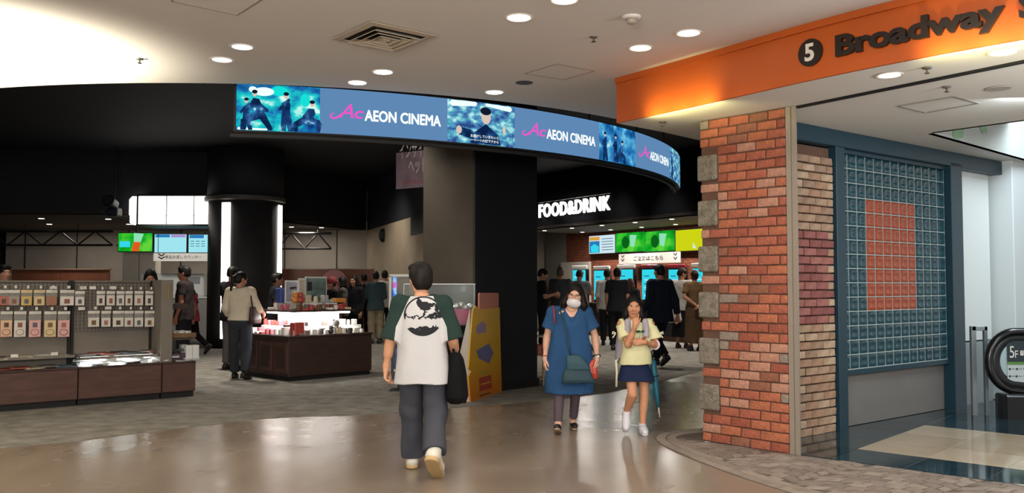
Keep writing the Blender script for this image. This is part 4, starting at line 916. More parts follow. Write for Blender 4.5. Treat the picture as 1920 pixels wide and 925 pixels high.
for x in (.01, wB - .01): MB().box((x, .2, (zcab + zs_) / 2 + .008), (.012, .38, zs_ - zcab - .03), .001).build('side_pane', mat('clear_acrylic', 'e6f0f0', .05, trans=1.0, ior=1.3, alpha=.35), uB)
lamp_t = lamp('tray_lamp', 'AREA', gw_(xs[1] + wB / 2, .15, zs_ - .045), 9, (.92, 1, .98), gw_(xs[1] + wB / 2, .17, 0), wB - .2, .04); lamp_t.rotation_euler = (0, 0, GROT)
# end unit
uC, wC = cabinet_unit('merchandise_shelf', 'walnut end shelf of the merchandise row with small goods facing the aisle', xs[2], xs[3], .95)
xp0 = gl(289, 600, .3)[0] - xs[2]; xp1 = gl(311, 600, .3)[0] - xs[2]
MB().box(((xp0 + xp1) / 2, .48, (zcab + zpan) / 2 + .01), (xp1 - xp0, .9, zpan - zcab + .02), .006).build('end_board', M_TAUPE, uC)
MB().box(((xp0 + xp1) / 2 + .01, .024, zpan - .13), (.035, .006, .2)).build('label_strip', mat('olive_strip', '7c6a3a', .5), uC)
zsh = gl(340, 633, .3)[1]
MB().box(((xp1 + wC) / 2 - .01, .5, zsh - .012), (wC - xp1, .8, .02), .003).build('shelf', mat('shelf_dark', '3d3733', .5), uC)
zsh2 = gl(340, 575, .3)[1]; MB().box(((xp1 + wC) / 2 - .02, .5, zsh2), (wC - xp1 - .02, .5, .07), .003).build('ledge', M_WOOD2, uC)
# hanging packs
M_CLEAR = mat('clear_film', 'aaa59c', .12, alpha=.35); M_HOOK = mat('hook_steel', 'b8b5ae', .3, metal=.8); M_TAGW = mat('tag_white', 'c9c5bd', .6)
CARD = {'peach': 'c9a284', 'white': 'c4beb4', 'pink': 'c99a96', 'yellow': 'c4ae84', 'mustard': 'b89a58', 'grey': '8a8078', 'brown': '8a6448', 'red': '9a5a48'}
CM = {k: mat('card_' + k, v, .6) for k, v in CARD.items()}; ART = [mat('art_' + str(i), c, .6) for i, c in enumerate(('4a3a34', '7a4a3c', '54545c', '6a5030', '94605a'))]
ORD = ('first', 'second', 'third', 'fourth', 'fifth', 'sixth', 'seventh', 'eighth')
def pack(cx, y0, y1, yc, wpx, card, label, group, ring_=False, ai=0):
    """pack hanging from a hook: pixel centre, top, bottom, card top and width"""
    x, zt = gl(cx, y0, .30); zb_ = gl(cx, y1, .30)[1]; zc = gl(cx, yc, .30)[1]; w = gl(cx + wpx / 2, y0, .30)[0] - gl(cx - wpx / 2, y0, .30)[0]
    t = thing('hanging_pack', label, 'packet', gw_(x, .30, zb_), GROT, group); h = zt - zb_
    MB().box((0, .006, h / 2), (w, .014, h), .003).build('sleeve', M_CLEAR, t)
    MB().box((0, -.003, (zc - zb_) / 2), (w * .94, .006, zc - zb_), .001).build('card', CM[card], t)
    MB().box((0, -.003, h - .018), (w, .008, .036), .001).build('header', CM['yellow' if card in ('mustard', 'yellow') and not ring_ else 'white'], t)
    hc = zc - zb_
    MB().box((0, -.007, hc * (.72 if ring_ else .45)), (w * .38, .003, hc * (.28 if ring_ else .5))).build('picture', ART[ai % 5], t)
    if ring_:
        MB().tube([(w * .32 * math.cos(a), -.0075, hc * .28 + w * .26 * math.sin(a)) for a in np.linspace(0, 2 * math.pi, 20, False)], .004, 4, True).build('emblem', ART[(ai * 2 + 2) % 5], t)
    hk = MB().tube([(0, OFF - .30, h + .012), (0, -.05, h + .012), (0, -.07, h + .03)], .004, 5); o = hk.build('hook', M_HOOK, t)
    MB().box((0, -.075, h + .035), (w * .22, .006, .035), .001).build('hook_tip', M_TAGW, t)
c5 = ['red', 'grey', 'mustard', 'yellow', 'brown']
for i, cx in enumerate((7.5, 27, 50, 74, 97)): pack(cx, 544, 573, 556, 21, c5[i], f'hanging pack with {c5[i]} card, upper row of left shelf, {ORD[i]} from picture edge', 'packs on the upper row of the left shelf', ai=i)
pack(126, 544, 573, 556, 27, 'white', 'wide hanging pack with white card, right end of upper row on left shelf', 'packs on the upper row of the left shelf', ai=1)
pack(150, 546, 573, 557, 18, 'white', 'narrow hanging pack in front of the post between both shelves', 'packs on the upper row of the left shelf', ai=2)
c5 = ['peach', 'white', 'pink', 'yellow', 'pink']
for i, cx in enumerate((12.5, 38, 66, 94.5, 120)): pack(cx, 584, 632, 601, 23, c5[i], f'tall hanging pack with {c5[i]} card and ring emblem, lower row, {ORD[i]} from picture edge', 'tall packs on the lower row of the left shelf', True, i)
for i, (cx, w) in enumerate(((189, 16), (208, 16), (226, 15), (242, 14), (260.5, 17), (280, 15))): pack(cx, 546, 573, 554, w, 'white', f'small white hanging pack, upper row of right grid, {ORD[i]} from left', 'packs on the upper row of the lit shelf', ai=i)
for i, (cx, w) in enumerate(((176, 22), (199, 18), (222, 21), (242, 17), (260.5, 17), (280.5, 18))): pack(cx, 583, 613, 596, w, 'white', f'white hanging pack, lower row of right grid, {ORD[i]} from left', 'packs on the lower row of the lit shelf', ai=i + 3)
for i, (cx, cy, lb) in enumerate(((100, 540, 'on upper row of left shelf'), (156, 540, 'at top left of right grid'), (174, 540, 'at top of right grid'), (212, 540, 'mid top of right grid'), (153, 579, 'below narrow pack by the post'), (203, 578, 'mid lower row of right grid'), (27, 668, 'on left shelf edge near picture edge'), (102, 664, 'on left shelf edge near the post'), (21, 699, 'on lowest ledge at left'))):
    o = .08 if cy > 650 else .27; x, z = gl(cx, cy, o); t = tag(MB().box((0, 0, 0), (.075, .004, .038), .001).build('price_tag', M_TAGW, None, gw_(x, o, z), GROT), f'small white price tag {lb}', 'price tag', 'price tags on the merchandise shelves')
    t.rotation_euler = (R(-8), 0, GROT)
# booklets lying on shelves
BK = {k: mat('booklet_' + k, v, .35) for k, v in {'grey': '6f6a66', 'cream': 'b0a48c', 'red': '8a4a3c', 'dark': '33302f', 'white': 'c8c8c6', 'blue': '4a5a68'}.items()}
bk_mesh = {}
def booklet(x, y, z, m, label, group, rz, tilt, sz=(.21, .15)):
    k = (m, sz)
    if k not in bk_mesh:
        o = MB().box((0, 0, .006), (*sz, .012), .002); me = bpy.data.meshes.new('booklet'); me.from_pydata(o.v, [], o.f); me.materials.append(BK[m]); me.update(); bk_mesh[k] = me
    o = link('booklet', bk_mesh[k], None, gw_(x, y, z), GROT + rz); o.rotation_euler = (tilt, 0, GROT + rz); tag(o, label, 'booklet', group); return o
rb_ = random.Random(5); zsA = zs_ 
for i in range(16):
    m = rb_.choice(('grey', 'cream', 'red', 'dark', 'white')); booklet(xs[1] - .15 - i * .135 + rb_.uniform(-.03, .03), .2 + rb_.uniform(-.03, .05), zsA + .002 + .013 * (i % 2), m, f'{m} booklet lying on the upper shelf of the left unit', f'{m} booklets on the left upper shelf', rb_.uniform(-.4, .4), 0.06)
for i in range(14):
    m = rb_.choice(('grey', 'cream', 'dark', 'red', 'blue')); booklet(xs[1] - .14 - i * .15 + rb_.uniform(-.03, .03), .16 + rb_.uniform(-.02, .05), zcab + .018 + .013 * (i % 2), m, f'{m} booklet lying on the low ledge of the left unit', f'{m} booklets on the left low ledge', rb_.uniform(-.5, .5), 0.08)
for i in range(10):
    m = rb_.choice(('dark', 'grey', 'dark', 'red')); booklet(xs[1] + .12 + i * .14, .22, zsA + .002 + .013 * (i % 2), m, f'{m} booklet on the shelf above the lit tray', f'{m} booklets above the lit tray', rb_.uniform(-.3, .3), 0.05)
for i in range(22):
    booklet(xs[1] + .12 + (i % 11) * .125 + rb_.uniform(-.02, .02), .12 + .12 * (i // 11) + rb_.uniform(-.02, .02), zcab + .02 + .032 * (i % 3), 'white', 'glossy white packet lying in the brightly lit tray', 'white packets in the lit tray', rb_.uniform(-.6, .6), rb_.uniform(.1, .45), (.2, .15))
# end unit goods
def g_thing(nm, label, cat, x, y, z, group=None): return thing(nm, label, cat, gw_(xs[2] + x, y, z), GROT, group)
t = g_thing('basket', 'flat woven basket on the end shelf beside the aisle', 'basket', xp1 + .17, .3, zsh)
MB().box((0, 0, .008), (.32, .36, .012)).build('base', mat('wicker', '6a4f36', .8, var=.3, scale=40), t)
for s_ in (-1, 1): MB().box((s_ * .16, 0, .035), (.014, .37, .06), .003).build('rim', MATS['wicker'], t); MB().box((0, s_ * .18, .035), (.33, .014, .06), .003).build('rim', MATS['wicker'], t)
for i in range(9):
    c = ('cream', 'white', 'white')[i % 3]; tag(MB().box((0, 0, .035), (.055, .05, .07), .008).build('small_box', BK[c], None, gw_(xs[2] + xp1 + .07 + .09 * (i % 3), .17 + .12 * (i // 3), zsh + .02), GROT + .2 * (i % 4)), f'small {c} box in the woven basket on the end shelf', 'box', f'{c} boxes in the basket')
for i in range(10):
    x_ = xp1 + .055 + .088 * (i % 4); y_ = .12 + .16 * (i // 4); w_ = i in (2, 3, 6)
    tag(MB().box((0, 0, .05), (.085, .1, .1 + .1 * w_), .006).build('small_box', BK['white'] if w_ else mat('box_plum', '3a2c38', .5), None, gw_(xs[2] + x_, y_, zcab + .016 + .05 * w_), GROT), ('white box stacked on the low end shelf' if w_ else 'dark plum box on the low end shelf'), 'box', 'white boxes on the low end shelf' if w_ else 'plum boxes on the low end shelf')

# ================================================================== ROUND-UP KIOSK
k0 = G(541, 717)[:2]; k1 = G(697, 703)[:2]; kd = (k1 - k0) / np.linalg.norm(k1 - k0); kn = np.array([-kd[1], kd[0]]); KROT = math.atan2(kd[1], kd[0]); KW = float(np.linalg.norm(k1 - k0)); KD = 1.35
def kw(x, y, z): p = k0 + kd * x + kn * y; return (p[0], p[1], z)
def kl(px, py, off): a = k0 + kn * off; p = ON(px, py, a, a + kd); return float((p[:2] - k0) @ kd), float(p[2])
KZ = ON(620, 629, k0, k1)[2]
kio = thing('display_kiosk', 'dark walnut goods kiosk with glowing middle tier on the carpet', 'display kiosk', (k0[0], k0[1], 0), KROT)
MB().box((KW / 2, KD / 2, .04), (KW - .05, KD - .05, .08)).build('plinth', M_DARK, kio)
MB().box((KW / 2, KD / 2, KZ / 2 + .03), (KW, KD, KZ - .08), .008).build('body', M_WOOD2, kio)
for k in range(3): MB().box((-.004, .22 + .45 * k, KZ / 2 + .02), (.016, .40, KZ - .2), .006).build('side_panel', M_WOOD, kio); MB().box((-.013, .22 + .45 * k, KZ / 2 + .02), (.01, .28, KZ - .34), .004).build('inset_panel', M_WOOD2, kio)
MB().box((KW / 2, KD / 2, KZ), (KW + .03, KD + .03, .03), .006).build('top', M_WOOD2, kio)
zt2 = kl(600, 583, .30)[1]; IN = .30
MB().box((KW / 2, KD / 2, zt2), (KW - 2 * IN + .22, KD - 2 * IN + .22, .03), .005).build('upper_shelf', M_WOOD2, kio)
MB().box((KW / 2, KD / 2, (KZ + zt2) / 2), (KW - 2 * IN - .16, KD - 2 * IN - .16, zt2 - KZ - .02)).build('core', emit('kiosk_core', 'fff4ea', 2.4), kio)
mb = MB()
for a, b in (((IN - .04, IN - .04), (KW - IN + .04, IN - .04)), ((IN - .04, IN - .04), (IN - .04, KD - IN + .04))): mb.tube([(*a, zt2 - .03), (*b, zt2 - .03)], .014, 6)
mb.build('light_tube', emit('tube_light', 'fff8f0', 14.0), kio)
for rx_, ry_, sx_, sy_ in ((KW / 2, IN * .6, KW - .5, .05), (IN * .6, KD / 2, .05, KD - .5)):
    l_ = lamp('kiosk_lamp', 'AREA', kw(rx_, ry_ + .0, zt2 - .05), 13, (1, .95, .9), None, sx_, sy_); l_.rotation_euler = (0, 0, KROT)
MB().box((KW / 2, KD / 2, zt2 + .06), (KW - 2 * IN - .2, KD - 2 * IN - .2, .12), .004).build('riser', M_WHITE, kio)
GC = {'white': 'd6d2ca', 'cream': 'cbb99c', 'grey': '75706c', 'dark': '2f2b2c', 'red': 'a8423c', 'pink': 'c26a78', 'brown': '6e4c38', 'blue': '3a4c8a', 'orange': 'd08a3c', 'silver': 'a9a8a6'}
GM = {k: mat('goods_' + k, v, .45, var=.12, scale=20) for k, v in GC.items()}
shape_mesh = {}
def goods_mesh(kind, col, s_):
    key = (kind, col, round(s_, 2))
    if key in shape_mesh: return shape_mesh[key]
    b = MB()
    if kind == 'box': b.box((0, 0, s_ * .5), (s_ * .9, s_ * .7, s_), s_ * .06)
    elif kind == 'flat box': b.box((0, 0, s_ * .18), (s_ * 1.05, s_ * .8, s_ * .36), s_ * .05)
    elif kind == 'mug': b.lathe([(s_ * .34, 0), (s_ * .38, s_ * .1), (s_ * .38, s_ * .85), (s_ * .34, s_ * .85), (s_ * .32, s_ * .15)], 12); b.tube([(s_ * .37, 0, s_ * .7), (s_ * .6, 0, s_ * .62), (s_ * .6, 0, s_ * .3), (s_ * .37, 0, s_ * .2)], s_ * .06, 5)
    elif kind == 'jar': b.lathe([(s_ * .3, 0), (s_ * .34, s_ * .06), (s_ * .34, s_ * .7), (s_ * .26, s_ * .78), (s_ * .28, s_ * .8), (s_ * .28, s_), (s_ * .05, s_)], 12)
    elif kind == 'plush toy': b.ball((0, 0, s_ * .35), (s_ * .4, s_ * .36, s_ * .36), 10); b.ball((0, -.05 * s_, s_ * .82), s_ * .3, 10); b.ball((-s_ * .2, 0, s_ * 1.08), s_ * .1, 8); b.ball((s_ * .2, 0, s_ * 1.08), s_ * .1, 8); b.ball((-s_ * .36, -.1 * s_, s_ * .45), s_ * .13, 8); b.ball((s_ * .36, -.1 * s_, s_ * .45), s_ * .13, 8)
    me = bpy.data.meshes.new('goods'); me.from_pydata(b.v, [], b.f); me.materials.append(GM[col]); me.update(); shape_mesh[key] = me; return me
def goods(kind, col, s_, x, y, z, where, rz=0.0, label=None):
    nm = {'box': 'gift_box', 'flat box': 'flat_box', 'mug': 'mug', 'jar': 'jar', 'plush toy': 'plush_toy'}[kind]
    o = link(nm, goods_mesh(kind, col, s_), None, kw(x, y, z), KROT + rz)
    if label: tag(o, label, kind.split()[-1])
    else: tag(o, f'small {col} {kind} among the goods on {where}', kind.split()[-1], f'{col} {kind} goods on {where}')
    return o
rk = random.Random(11); kinds = ('box', 'flat box', 'mug', 'jar', 'box', 'plush toy')
W1 = 'the lit lower tier of the kiosk'; W2 = 'the upper tier of the kiosk'
zt1 = KZ + .016
LOWC = ('white', 'silver', 'grey', 'cream', 'white', 'brown', 'dark', 'silver')
for i in range(36):
    r_ = i // 12; x = .09 + (KW - .18) * ((i % 12) + .35) / 12; y = (.06, .165, .27)[r_]; goods(rk.choice(kinds), rk.choice(LOWC), rk.uniform(.07, .095), x, y, zt1 + (0, .0, .125)[r_], W1, rk.uniform(-.15, .15))
MB().box((KW / 2, .275, KZ + .076), (KW - .1, .10, .12), .004).build('step_riser', M_WHITE, kio); MB().box((.275, KD / 2 + .12, KZ + .076), (.10, KD - .50, .12), .004).build('step_riser', M_WHITE, kio)
for i in range(7): goods(rk.choice(('box', 'jar', 'mug')), rk.choice(('pink', 'white', 'red')), rk.uniform(.08, .11), .275, .42 + .125 * i, zt1 + .125, W1, rk.uniform(-.15, .15))
for i in range(14): goods(rk.choice(('box', 'box', 'mug', 'flat box')), rk.choice(('pink', 'white', 'white', 'red', 'pink')), rk.uniform(.08, .10), .06 + .11 * (i % 2), .34 + .135 * (i // 2), zt1, W1, rk.uniform(-.3, .3))
for lb, k_, c_, s_, px, py, of in (('red box standing on the lit tier near the kiosk corner', 'box', 'red', .20, 557, 620, .10), ('dark plush toy standing tall on the lit tier of the kiosk', 'plush toy', 'grey', .20, 629, 624, .12), ('second dark plush toy sitting at the front of the lit tier', 'plush toy', 'dark', .12, 620, 627, .05)):
    x, _ = kl(px, py, of); goods(k_, c_, s_, x, of, zt1, W1, 0.1, lb)
z2 = zt2 + .016
for i in range(18):
    x = IN - .05 + (KW - 2 * IN + .1) * ((i % 9) + .4) / 9; y = IN - .07 + .115 * (i // 9); goods(rk.choice(kinds), rk.choice(('cream', 'white', 'brown', 'grey', 'silver', 'red')), rk.uniform(.08, .10), x, y, z2, W2, rk.uniform(-.15, .15))
for i in range(8): goods(rk.choice(('box', 'flat box', 'jar')), rk.choice(('white', 'cream', 'pink')), rk.uniform(.08, .12), IN - .05 + .1 * (i % 2), IN + .2 + .15 * (i // 2), z2, W2, rk.uniform(-.3, .3))
z3 = zt2 + .122
for lb, k_, c_, s_, px, of in (('orange plush toy on top of the kiosk near its corner', 'plush toy', 'orange', .15, 547, .42), ('red plush toy on top of the kiosk beside the orange one', 'plush toy', 'red', .15, 563, .40), ('blue box at the left of the upper kiosk tier', 'box', 'blue', .24, 502, .75), ('orange red flat box at the right of the upper kiosk tier', 'flat box', 'orange', .2, 634, .45)):
    x, _ = kl(px, 560, of); x = min(max(x, IN + .05), KW - IN - .05); goods(k_, c_, s_, x, of, z3, W2, 0.0, lb)
for i in range(10): goods(rk.choice(('box', 'flat box', 'jar')), rk.choice(('cream', 'brown', 'silver', 'white')), rk.uniform(.10, .14), IN + .14 + (KW - 2 * IN - .28) * (i % 5) / 4, IN + .17 + .52 * (i // 5), z3, 'the top of the kiosk', rk.uniform(-.3, .3))
def board(label, px0, py0, px1, py1, of, m, sub):
    x0, zt_b = kl(px0, py0, of); x1, zb_b = kl(px1, py1, of); w = x1 - x0
    t = thing('display_board', label, 'display board', kw(x0, of, z3), KROT); h = zt_b - z3
    MB().box((w / 2, .015, h / 2), (w, .02, h), .004).build('frame', M_WHITE, t); MB().box((w / 2, .003, h / 2), (w - .04, .006, h - .05)).build('picture', m, t)
    for s_ in sub: flat(t, 'picture_patch', s_[0], [(w * a, h * b) for a, b in s_[1]], -.002)
    MB().box((w / 2, .08, .006), (w * .8, .16, .012)).build('foot', M_WHITE, t)
board('pale picture board standing on top of the kiosk at left', 535, 526, 559, 560, .62, mat('board_pale', '9c9ca8', .4, var=.3, scale=8), ((BK['white'], ((.5, .1), (.9, .1), (.9, .55), (.5, .55))), (BK['dark'], ((.35, .6), (.9, .65), (.85, .72), (.35, .7)))))
board('narrow cream board standing on top of the kiosk in the middle', 560, 522, 573, 560, .55, mat('board_cream', 'b8ad98', .4, var=.15), ())
board('large teal grey picture board standing highest on the kiosk', 573, 519, 613, 560, .70, mat('board_teal', '6a7a76', .3, var=.5, scale=7), ((BK['dark'], ((.08, .45), (.3, .45), (.3, .8), (.08, .8))), (BK['blue'], ((.1, .1), (.5, .08), (.5, .3), (.1, .32)))))
# pink arched display far behind the kiosk
p = AT(627, 520, 21.5); t = thing('arched_display', 'large dusty pink arched display board behind the people at the kiosk', 'display board', (p[0], 21.5, 0))
V = [(-.32, 0), (.32, 0)] + [(.32 * math.cos(a), p[2] - .14 + .32 * math.sin(a)) for a in np.linspace(0, math.pi, 16)]
b = MB(); b.prism(V, -.04, .04, Matrix.Rotation(R(90), 4, 'X')); b.build('board', mat('dusty_pink', '9c6a6c', .7), t); MB().box((0, .05, .03), (.7, .3, .06)).build('foot', M_DARK, t)

# ================================================================== CASES BEHIND THE WALKING BOY
yc = 11.20; xa = AT(757, 600, yc)[0]; xb = AT(889, 600, yc)[0]; zc0 = AT(800, 611, yc)[2]; zc1 = AT(800, 533, yc)[2]; w = xb - xa
t = thing('display_case', 'clear acrylic display case on a black plinth before the square column', 'display case', (xa, yc, 0))
MB().box((w / 2, .22, zc0 / 2), (w, .44, zc0), .008).build('plinth', mat('plinth_black', '121214', .8, spec=.15), t)
M_AC = mat('case_acrylic', 'aab4b2', .04, alpha=.10, spec=.4)
for c, s_ in (((w / 2, .004, (zc0 + zc1) / 2), (w, .006, zc1 - zc0)), ((w / 2, .436, (zc0 + zc1) / 2), (w, .006, zc1 - zc0)), ((.004, .22, (zc0 + zc1) / 2), (.006, .43, zc1 - zc0)), ((w - .004, .22, (zc0 + zc1) / 2), (.006, .43, zc1 - zc0)), ((w / 2, .22, zc1), (w, .44, .006))): MB().box(c, s_).build('pane', M_AC, t)
ed = MB()
for x in (0, w): ed.box((x, 0, (zc0 + zc1) / 2), (.008, .008, zc1 - zc0)); 
ed.box((w / 2, 0, zc1), (w, .01, .012)); ed.box((w / 2, .44, zc1), (w, .01, .01)); ed.build('edge_strip', mat('acrylic_edge', '9aa29f', .2), t)
lamp('case_lamp', 'POINT', (xb - .18, yc + .25, zc1 - .06), 1.6, (1, 1, .95), size=.05)
def bag_thing(nm, label, cat, loc, wv, dv, hv, m, group=None, handle=True):
    t = thing(nm, label, cat, loc, 0, group); b = MB()
    b.lathe([(.5, 0), (.52, .08), (.5, .6), (.44, .95), (.40, 1.0)], 20, Matrix.Diagonal((wv, dv, hv, 1))); b.build('body', m, t, smooth=True)
    if handle: MB().tube([(wv * .3 * math.cos(a), 0, hv * .97 + hv * .28 * math.sin(a)) for a in np.linspace(0, math.pi, 9)], .008, 6).build('handle', m, t)
    return t
bag_thing('pink_pouch', 'pink pouch inside the clear display case', 'bag', (xb - .17, yc + .2, zc0 + .002), .24, .12, .20, mat('hot_pink', 'b84a78', .5), handle=False)
bag_thing('pink_pouch', 'small red pouch at the end of the clear display case', 'bag', (xb - .045, yc + .15, zc0 + .002), .07, .08, .17, mat('crimson', 'a82040', .5), handle=False)
for i in range(5): tag(MB().ball((0, 0, .0), (.05, .04, .035), 10).build('glass_ornament', mat('ornament_silver', 'd6dcd4', .12, metal=.6), None, (xb - .30 + .06 * i, yc + .22 + .05 * (i % 2), zc0 + .225 + .02 * (i % 3))), 'shiny silver ornament at the back of the clear display case', 'ornament', 'shiny ornaments in the display case')
t = thing('case_shelf', 'thin clear shelf carrying the ornaments in the display case', 'shelf', (xb - .2, yc + .30, zc0)); MB().box((0, -.05, .185), (.38, .2, .006)).build('board', M_AC, t); [MB().tube([(x, -.05, 0), (x, -.05, .185)], .005, 5).build('leg', M_AC, t) for x in (-.17, .17)]
# white framed cabinet with blue screen
yf = 13.6; xa = AT(729, 600, yf)[0]; xb = AT(842, 600, yf)[0]; zt_f = AT(780, 517, yf)[2]; w = xb - xa
t = thing('glass_cabinet', 'tall white framed glass cabinet with a narrow blue screen behind the boy', 'display cabinet', (xa, yf, 0))
for x in (.02, w * .81, w - .02): MB().box((x, 0, zt_f / 2), (.04 if x < .1 else .025, .04, zt_f), .004).build('post', M_WHITE, t)
for x in (.02, w - .02): MB().box((x, .6, zt_f / 2), (.03, .03, zt_f), .004).build('post', M_WHITE, t)
for y in (0, .6): MB().box((w / 2, y, zt_f), (w, .04, .04), .004).build('rail', M_WHITE, t)
MB().box((.09, .0, AT(0, 552, yf)[2]), (.05, .03, (AT(0, 520, yf) - AT(0, 584, yf))[2])).build('screen', emit_noise('strip_screen', [(.4, '2a4ad0'), (.5, '3a86e0'), (.6, '9ac4f0'), (.66, 'c060c0')], 6, 1.2), t)
MB().box((w / 2, .3, .35), (w - .03, .58, .7), .006).build('base', mat('cabinet_grey', '3a3f44', .5), t); MB().box((w / 2, .3, 1.1), (w - .06, .5, .012)).build('shelf', M_AC, t)
for y in (0.01, .6): MB().box((w / 2, y, (.7 + zt_f) / 2), (w - .06, .005, zt_f - .74)).build('pane', M_AC, t)
for i in range(8): tag(MB().box((0, 0, .09), (.1, .05, .18), .01).build('boxed_toy', GM[('cream', 'grey', 'brown', 'silver')[i % 4]], None, (xa + .2 + .09 * i, yf + .3, 1.107 if i % 2 else .702)), f'small {("cream", "grey", "brown", "silver")[i % 4]} boxed toy inside the white framed cabinet', 'box', f'{("cream", "grey", "brown", "silver")[i % 4]} boxed toys in the cabinet')
# small stand with blue poster by the boy's left hand
p = AT(744, 690, 12.2); t = thing('leaflet_stand', 'small white leaflet stand with blue sheet half hidden behind the boy', 'stand', (p[0] + .04, 12.2, 0))
zt_l = AT(744, 655, 12.2)[2]; MB().box((0, 0, zt_l - .13), (.14, .02, .26), .004).build('sheet', mat('poster_blue', '24468c', .4, var=.4, scale=14), t); MB().box((0, .0, zt_l - .29), (.16, .08, .03), .004).build('tray', M_WHITE, t); MB().box((.0, .02, (zt_l - .3) / 2), (.06, .04, zt_l - .3), .006).build('leg', M_DARK, t); MB().box((0, .02, .012), (.26, .26, .024), .006).build('base', M_DARK, t)
# standee (character artwork left out: plain patches of its colours)
s0 = G(883, 755)[:2]; s1_ = G(941, 736)[:2]; sd = (s1_ - s0) / np.linalg.norm(s1_ - s0); SW = float(np.linalg.norm(s1_ - s0))
def sl(px, py): p = ON(px, py, s0, s1_); return (float((p[:2] - s0) @ sd), float(p[2]))
t = thing('standee', 'yellow and orange cardboard standee with white side before the black column', 'standee', (s0[0], s0[1], 0), math.atan2(sd[1], sd[0]))
out = [(883, 755), (879, 706), (884, 696), (879, 690), (884, 620), (887, 582), (892, 573.5), (896, 577), (902, 581), (937, 577), (938.5, 640), (941, 736)]
P = [sl(*q) for q in out]; P[0] = (P[0][0], 0.0); P[-1] = (P[-1][0], 0.0)
m = mat('standee_yellow', 'd9a92e', .55); nt = m.node_tree; tc = nt.nodes.new('ShaderNodeTexCoord'); sp = nt.nodes.new('ShaderNodeSeparateXYZ'); cr_ = nt.nodes.new('ShaderNodeValToRGB'); mr = nt.nodes.new('ShaderNodeMapRange'); mr.inputs[2].default_value = 1.25
cr_.color_ramp.elements[0].color = lin('cc7a1a'); cr_.color_ramp.elements[0].position = .05; cr_.color_ramp.elements[1].color = lin('d9b052'); e = cr_.color_ramp.elements.new(.4); e.color = lin('dcaa24')
nt.links.new(tc.outputs['Object'], sp.inputs[0]); nt.links.new(sp.outputs['Z'], mr.inputs[0]); nt.links.new(mr.outputs[0], cr_.inputs[0]); nt.links.new(cr_.outputs[0], nt.nodes['Principled BSDF'].inputs['Base Color'])
RX = Matrix.Rotation(R(90), 4, 'X')
MB().prism(P, -.02, .0, RX).build('front_board', m, t)
q = [sl(*z) for z in ((902, 600), (902, 551), (904, 549.5), (936, 549.5), (938, 552), (938, 600))]; MB().prism(q, -.045, -.022, RX).build('back_board', mat('standee_pink', 'c98474', .6), t)
fo = MB(); fo.add([(.01, .022, 0), (.01, .022, P[6][1] * .97), (.01, .30, 0), (.025, .022, 0), (.025, .022, P[6][1] * .97), (.025, .30, 0)], [(0, 1, 2), (5, 4, 3), (0, 3, 4, 1), (1, 4, 5, 2), (2, 5, 3, 0)]); fo.build('side_support', mat('card_white', 'b9b9bb', .6), t)
fo = MB(); fo.add([(SW - .03, .022, 0), (SW - .03, .022, .9), (SW - .03, .26, 0), (SW - .015, .022, 0), (SW - .015, .022, .9), (SW - .015, .26, 0)], [(0, 1, 2), (5, 4, 3), (0, 3, 4, 1), (1, 4, 5, 2), (2, 5, 3, 0)]); fo.build('side_support', MATS['card_white'], t)
def sp_(nm, colr, pix, y=-.0015): flat(t, nm, mat('patch_' + colr, colr, .6), [sl(*z) for z in pix], y)
sp_('print_block', 'b0452a', ((898, 709), (921, 703), (922, 728), (899, 735)))
sp_('print_block', 'c99a3a', ((901, 720), (919, 715), (919, 718), (901, 723)), -.003)
sp_('print_bar', 'a9a03a', ((901, 699), (916, 694), (916, 699), (901, 704))); sp_('print_bar', '7a4a22', ((899, 741), (921, 735), (921, 738), (899, 745)))
sp_('print_patch', '9a8aa0', ((893, 612), (905, 602), (912, 610), (911, 624), (893, 626))); sp_('print_patch', '6d6f9c', ((893, 658), (917, 644), (925, 662), (917, 682), (897, 672)))

# ================================================================== ESCALATOR END AND BARRIER POST
ey = 9.7; E0 = AT(1838, 700, ey)
t = thing('escalator', 'black escalator end with curved rubber handrail and glass balustrade', 'escalator', (E0[0], ey, 0), R(-4))
zt_e = AT(1875, 617, ey)[2]; zb_e = AT(1875, 738, ey)[2]; zc_ = (zt_e + zb_e) / 2; rr_ = (zt_e - zb_e) / 2 - .03
M_RUB = mat('black_rubber', '0e0e10', .22, spec=.6)
path = [(2.6, 0, zt_e - .045)] + [(rr_ + .06 + rr_ * .9 * math.cos(a), 0, zc_ + rr_ * math.sin(a)) for a in np.linspace(math.pi / 2, math.pi * 1.5, 22)] + [(.80, 0, zb_e - .02), (.95, 0, zb_e - .10)]
def rail(path, wid, hei, m, nm, par, off=0.0):
    n = len(path); b = MB(); V = []
    for i in range(n):
        a = Vector(path[max(i - 1, 0)]); c = Vector(path[min(i + 1, n - 1)]); tt = (c - a).normalized(); nn_ = Vector((-tt.z, 0, tt.x)); p_ = Vector(path[i])
        for k in range(8):
            an = 2 * math.pi * k / 8 + .39; V.append(p_ + nn_ * (hei * math.cos(an) + off) + Vector((0, wid * math.sin(an), 0)))
    Fc = [(8 * i + k, 8 * i + 8 + k, 8 * i + 8 + (k + 1) % 8, 8 * i + (k + 1) % 8) for i in range(n - 1) for k in range(8)] + [tuple(range(8)), tuple(range(8 * n - 1, 8 * n - 9, -1))]
    return b.add(V, Fc).build(nm, m, par, smooth=True)
rail(path, .052, .045, M_RUB, 'handrail', t); rail(path, .025, .05, mat('handrail_guide', '26282b', .3, metal=.5), 'handrail_guide', t, -.075 * -1 if False else .07)
gp = [(rr_ + .06 + (rr_ - .05) * .9 * math.cos(a), zc_ + (rr_ - .05) * math.sin(a)) for a in np.linspace(math.pi / 2, math.pi * 1.5, 16)] + [(2.6, zb_e - .05), (2.6, zt_e - .1)]
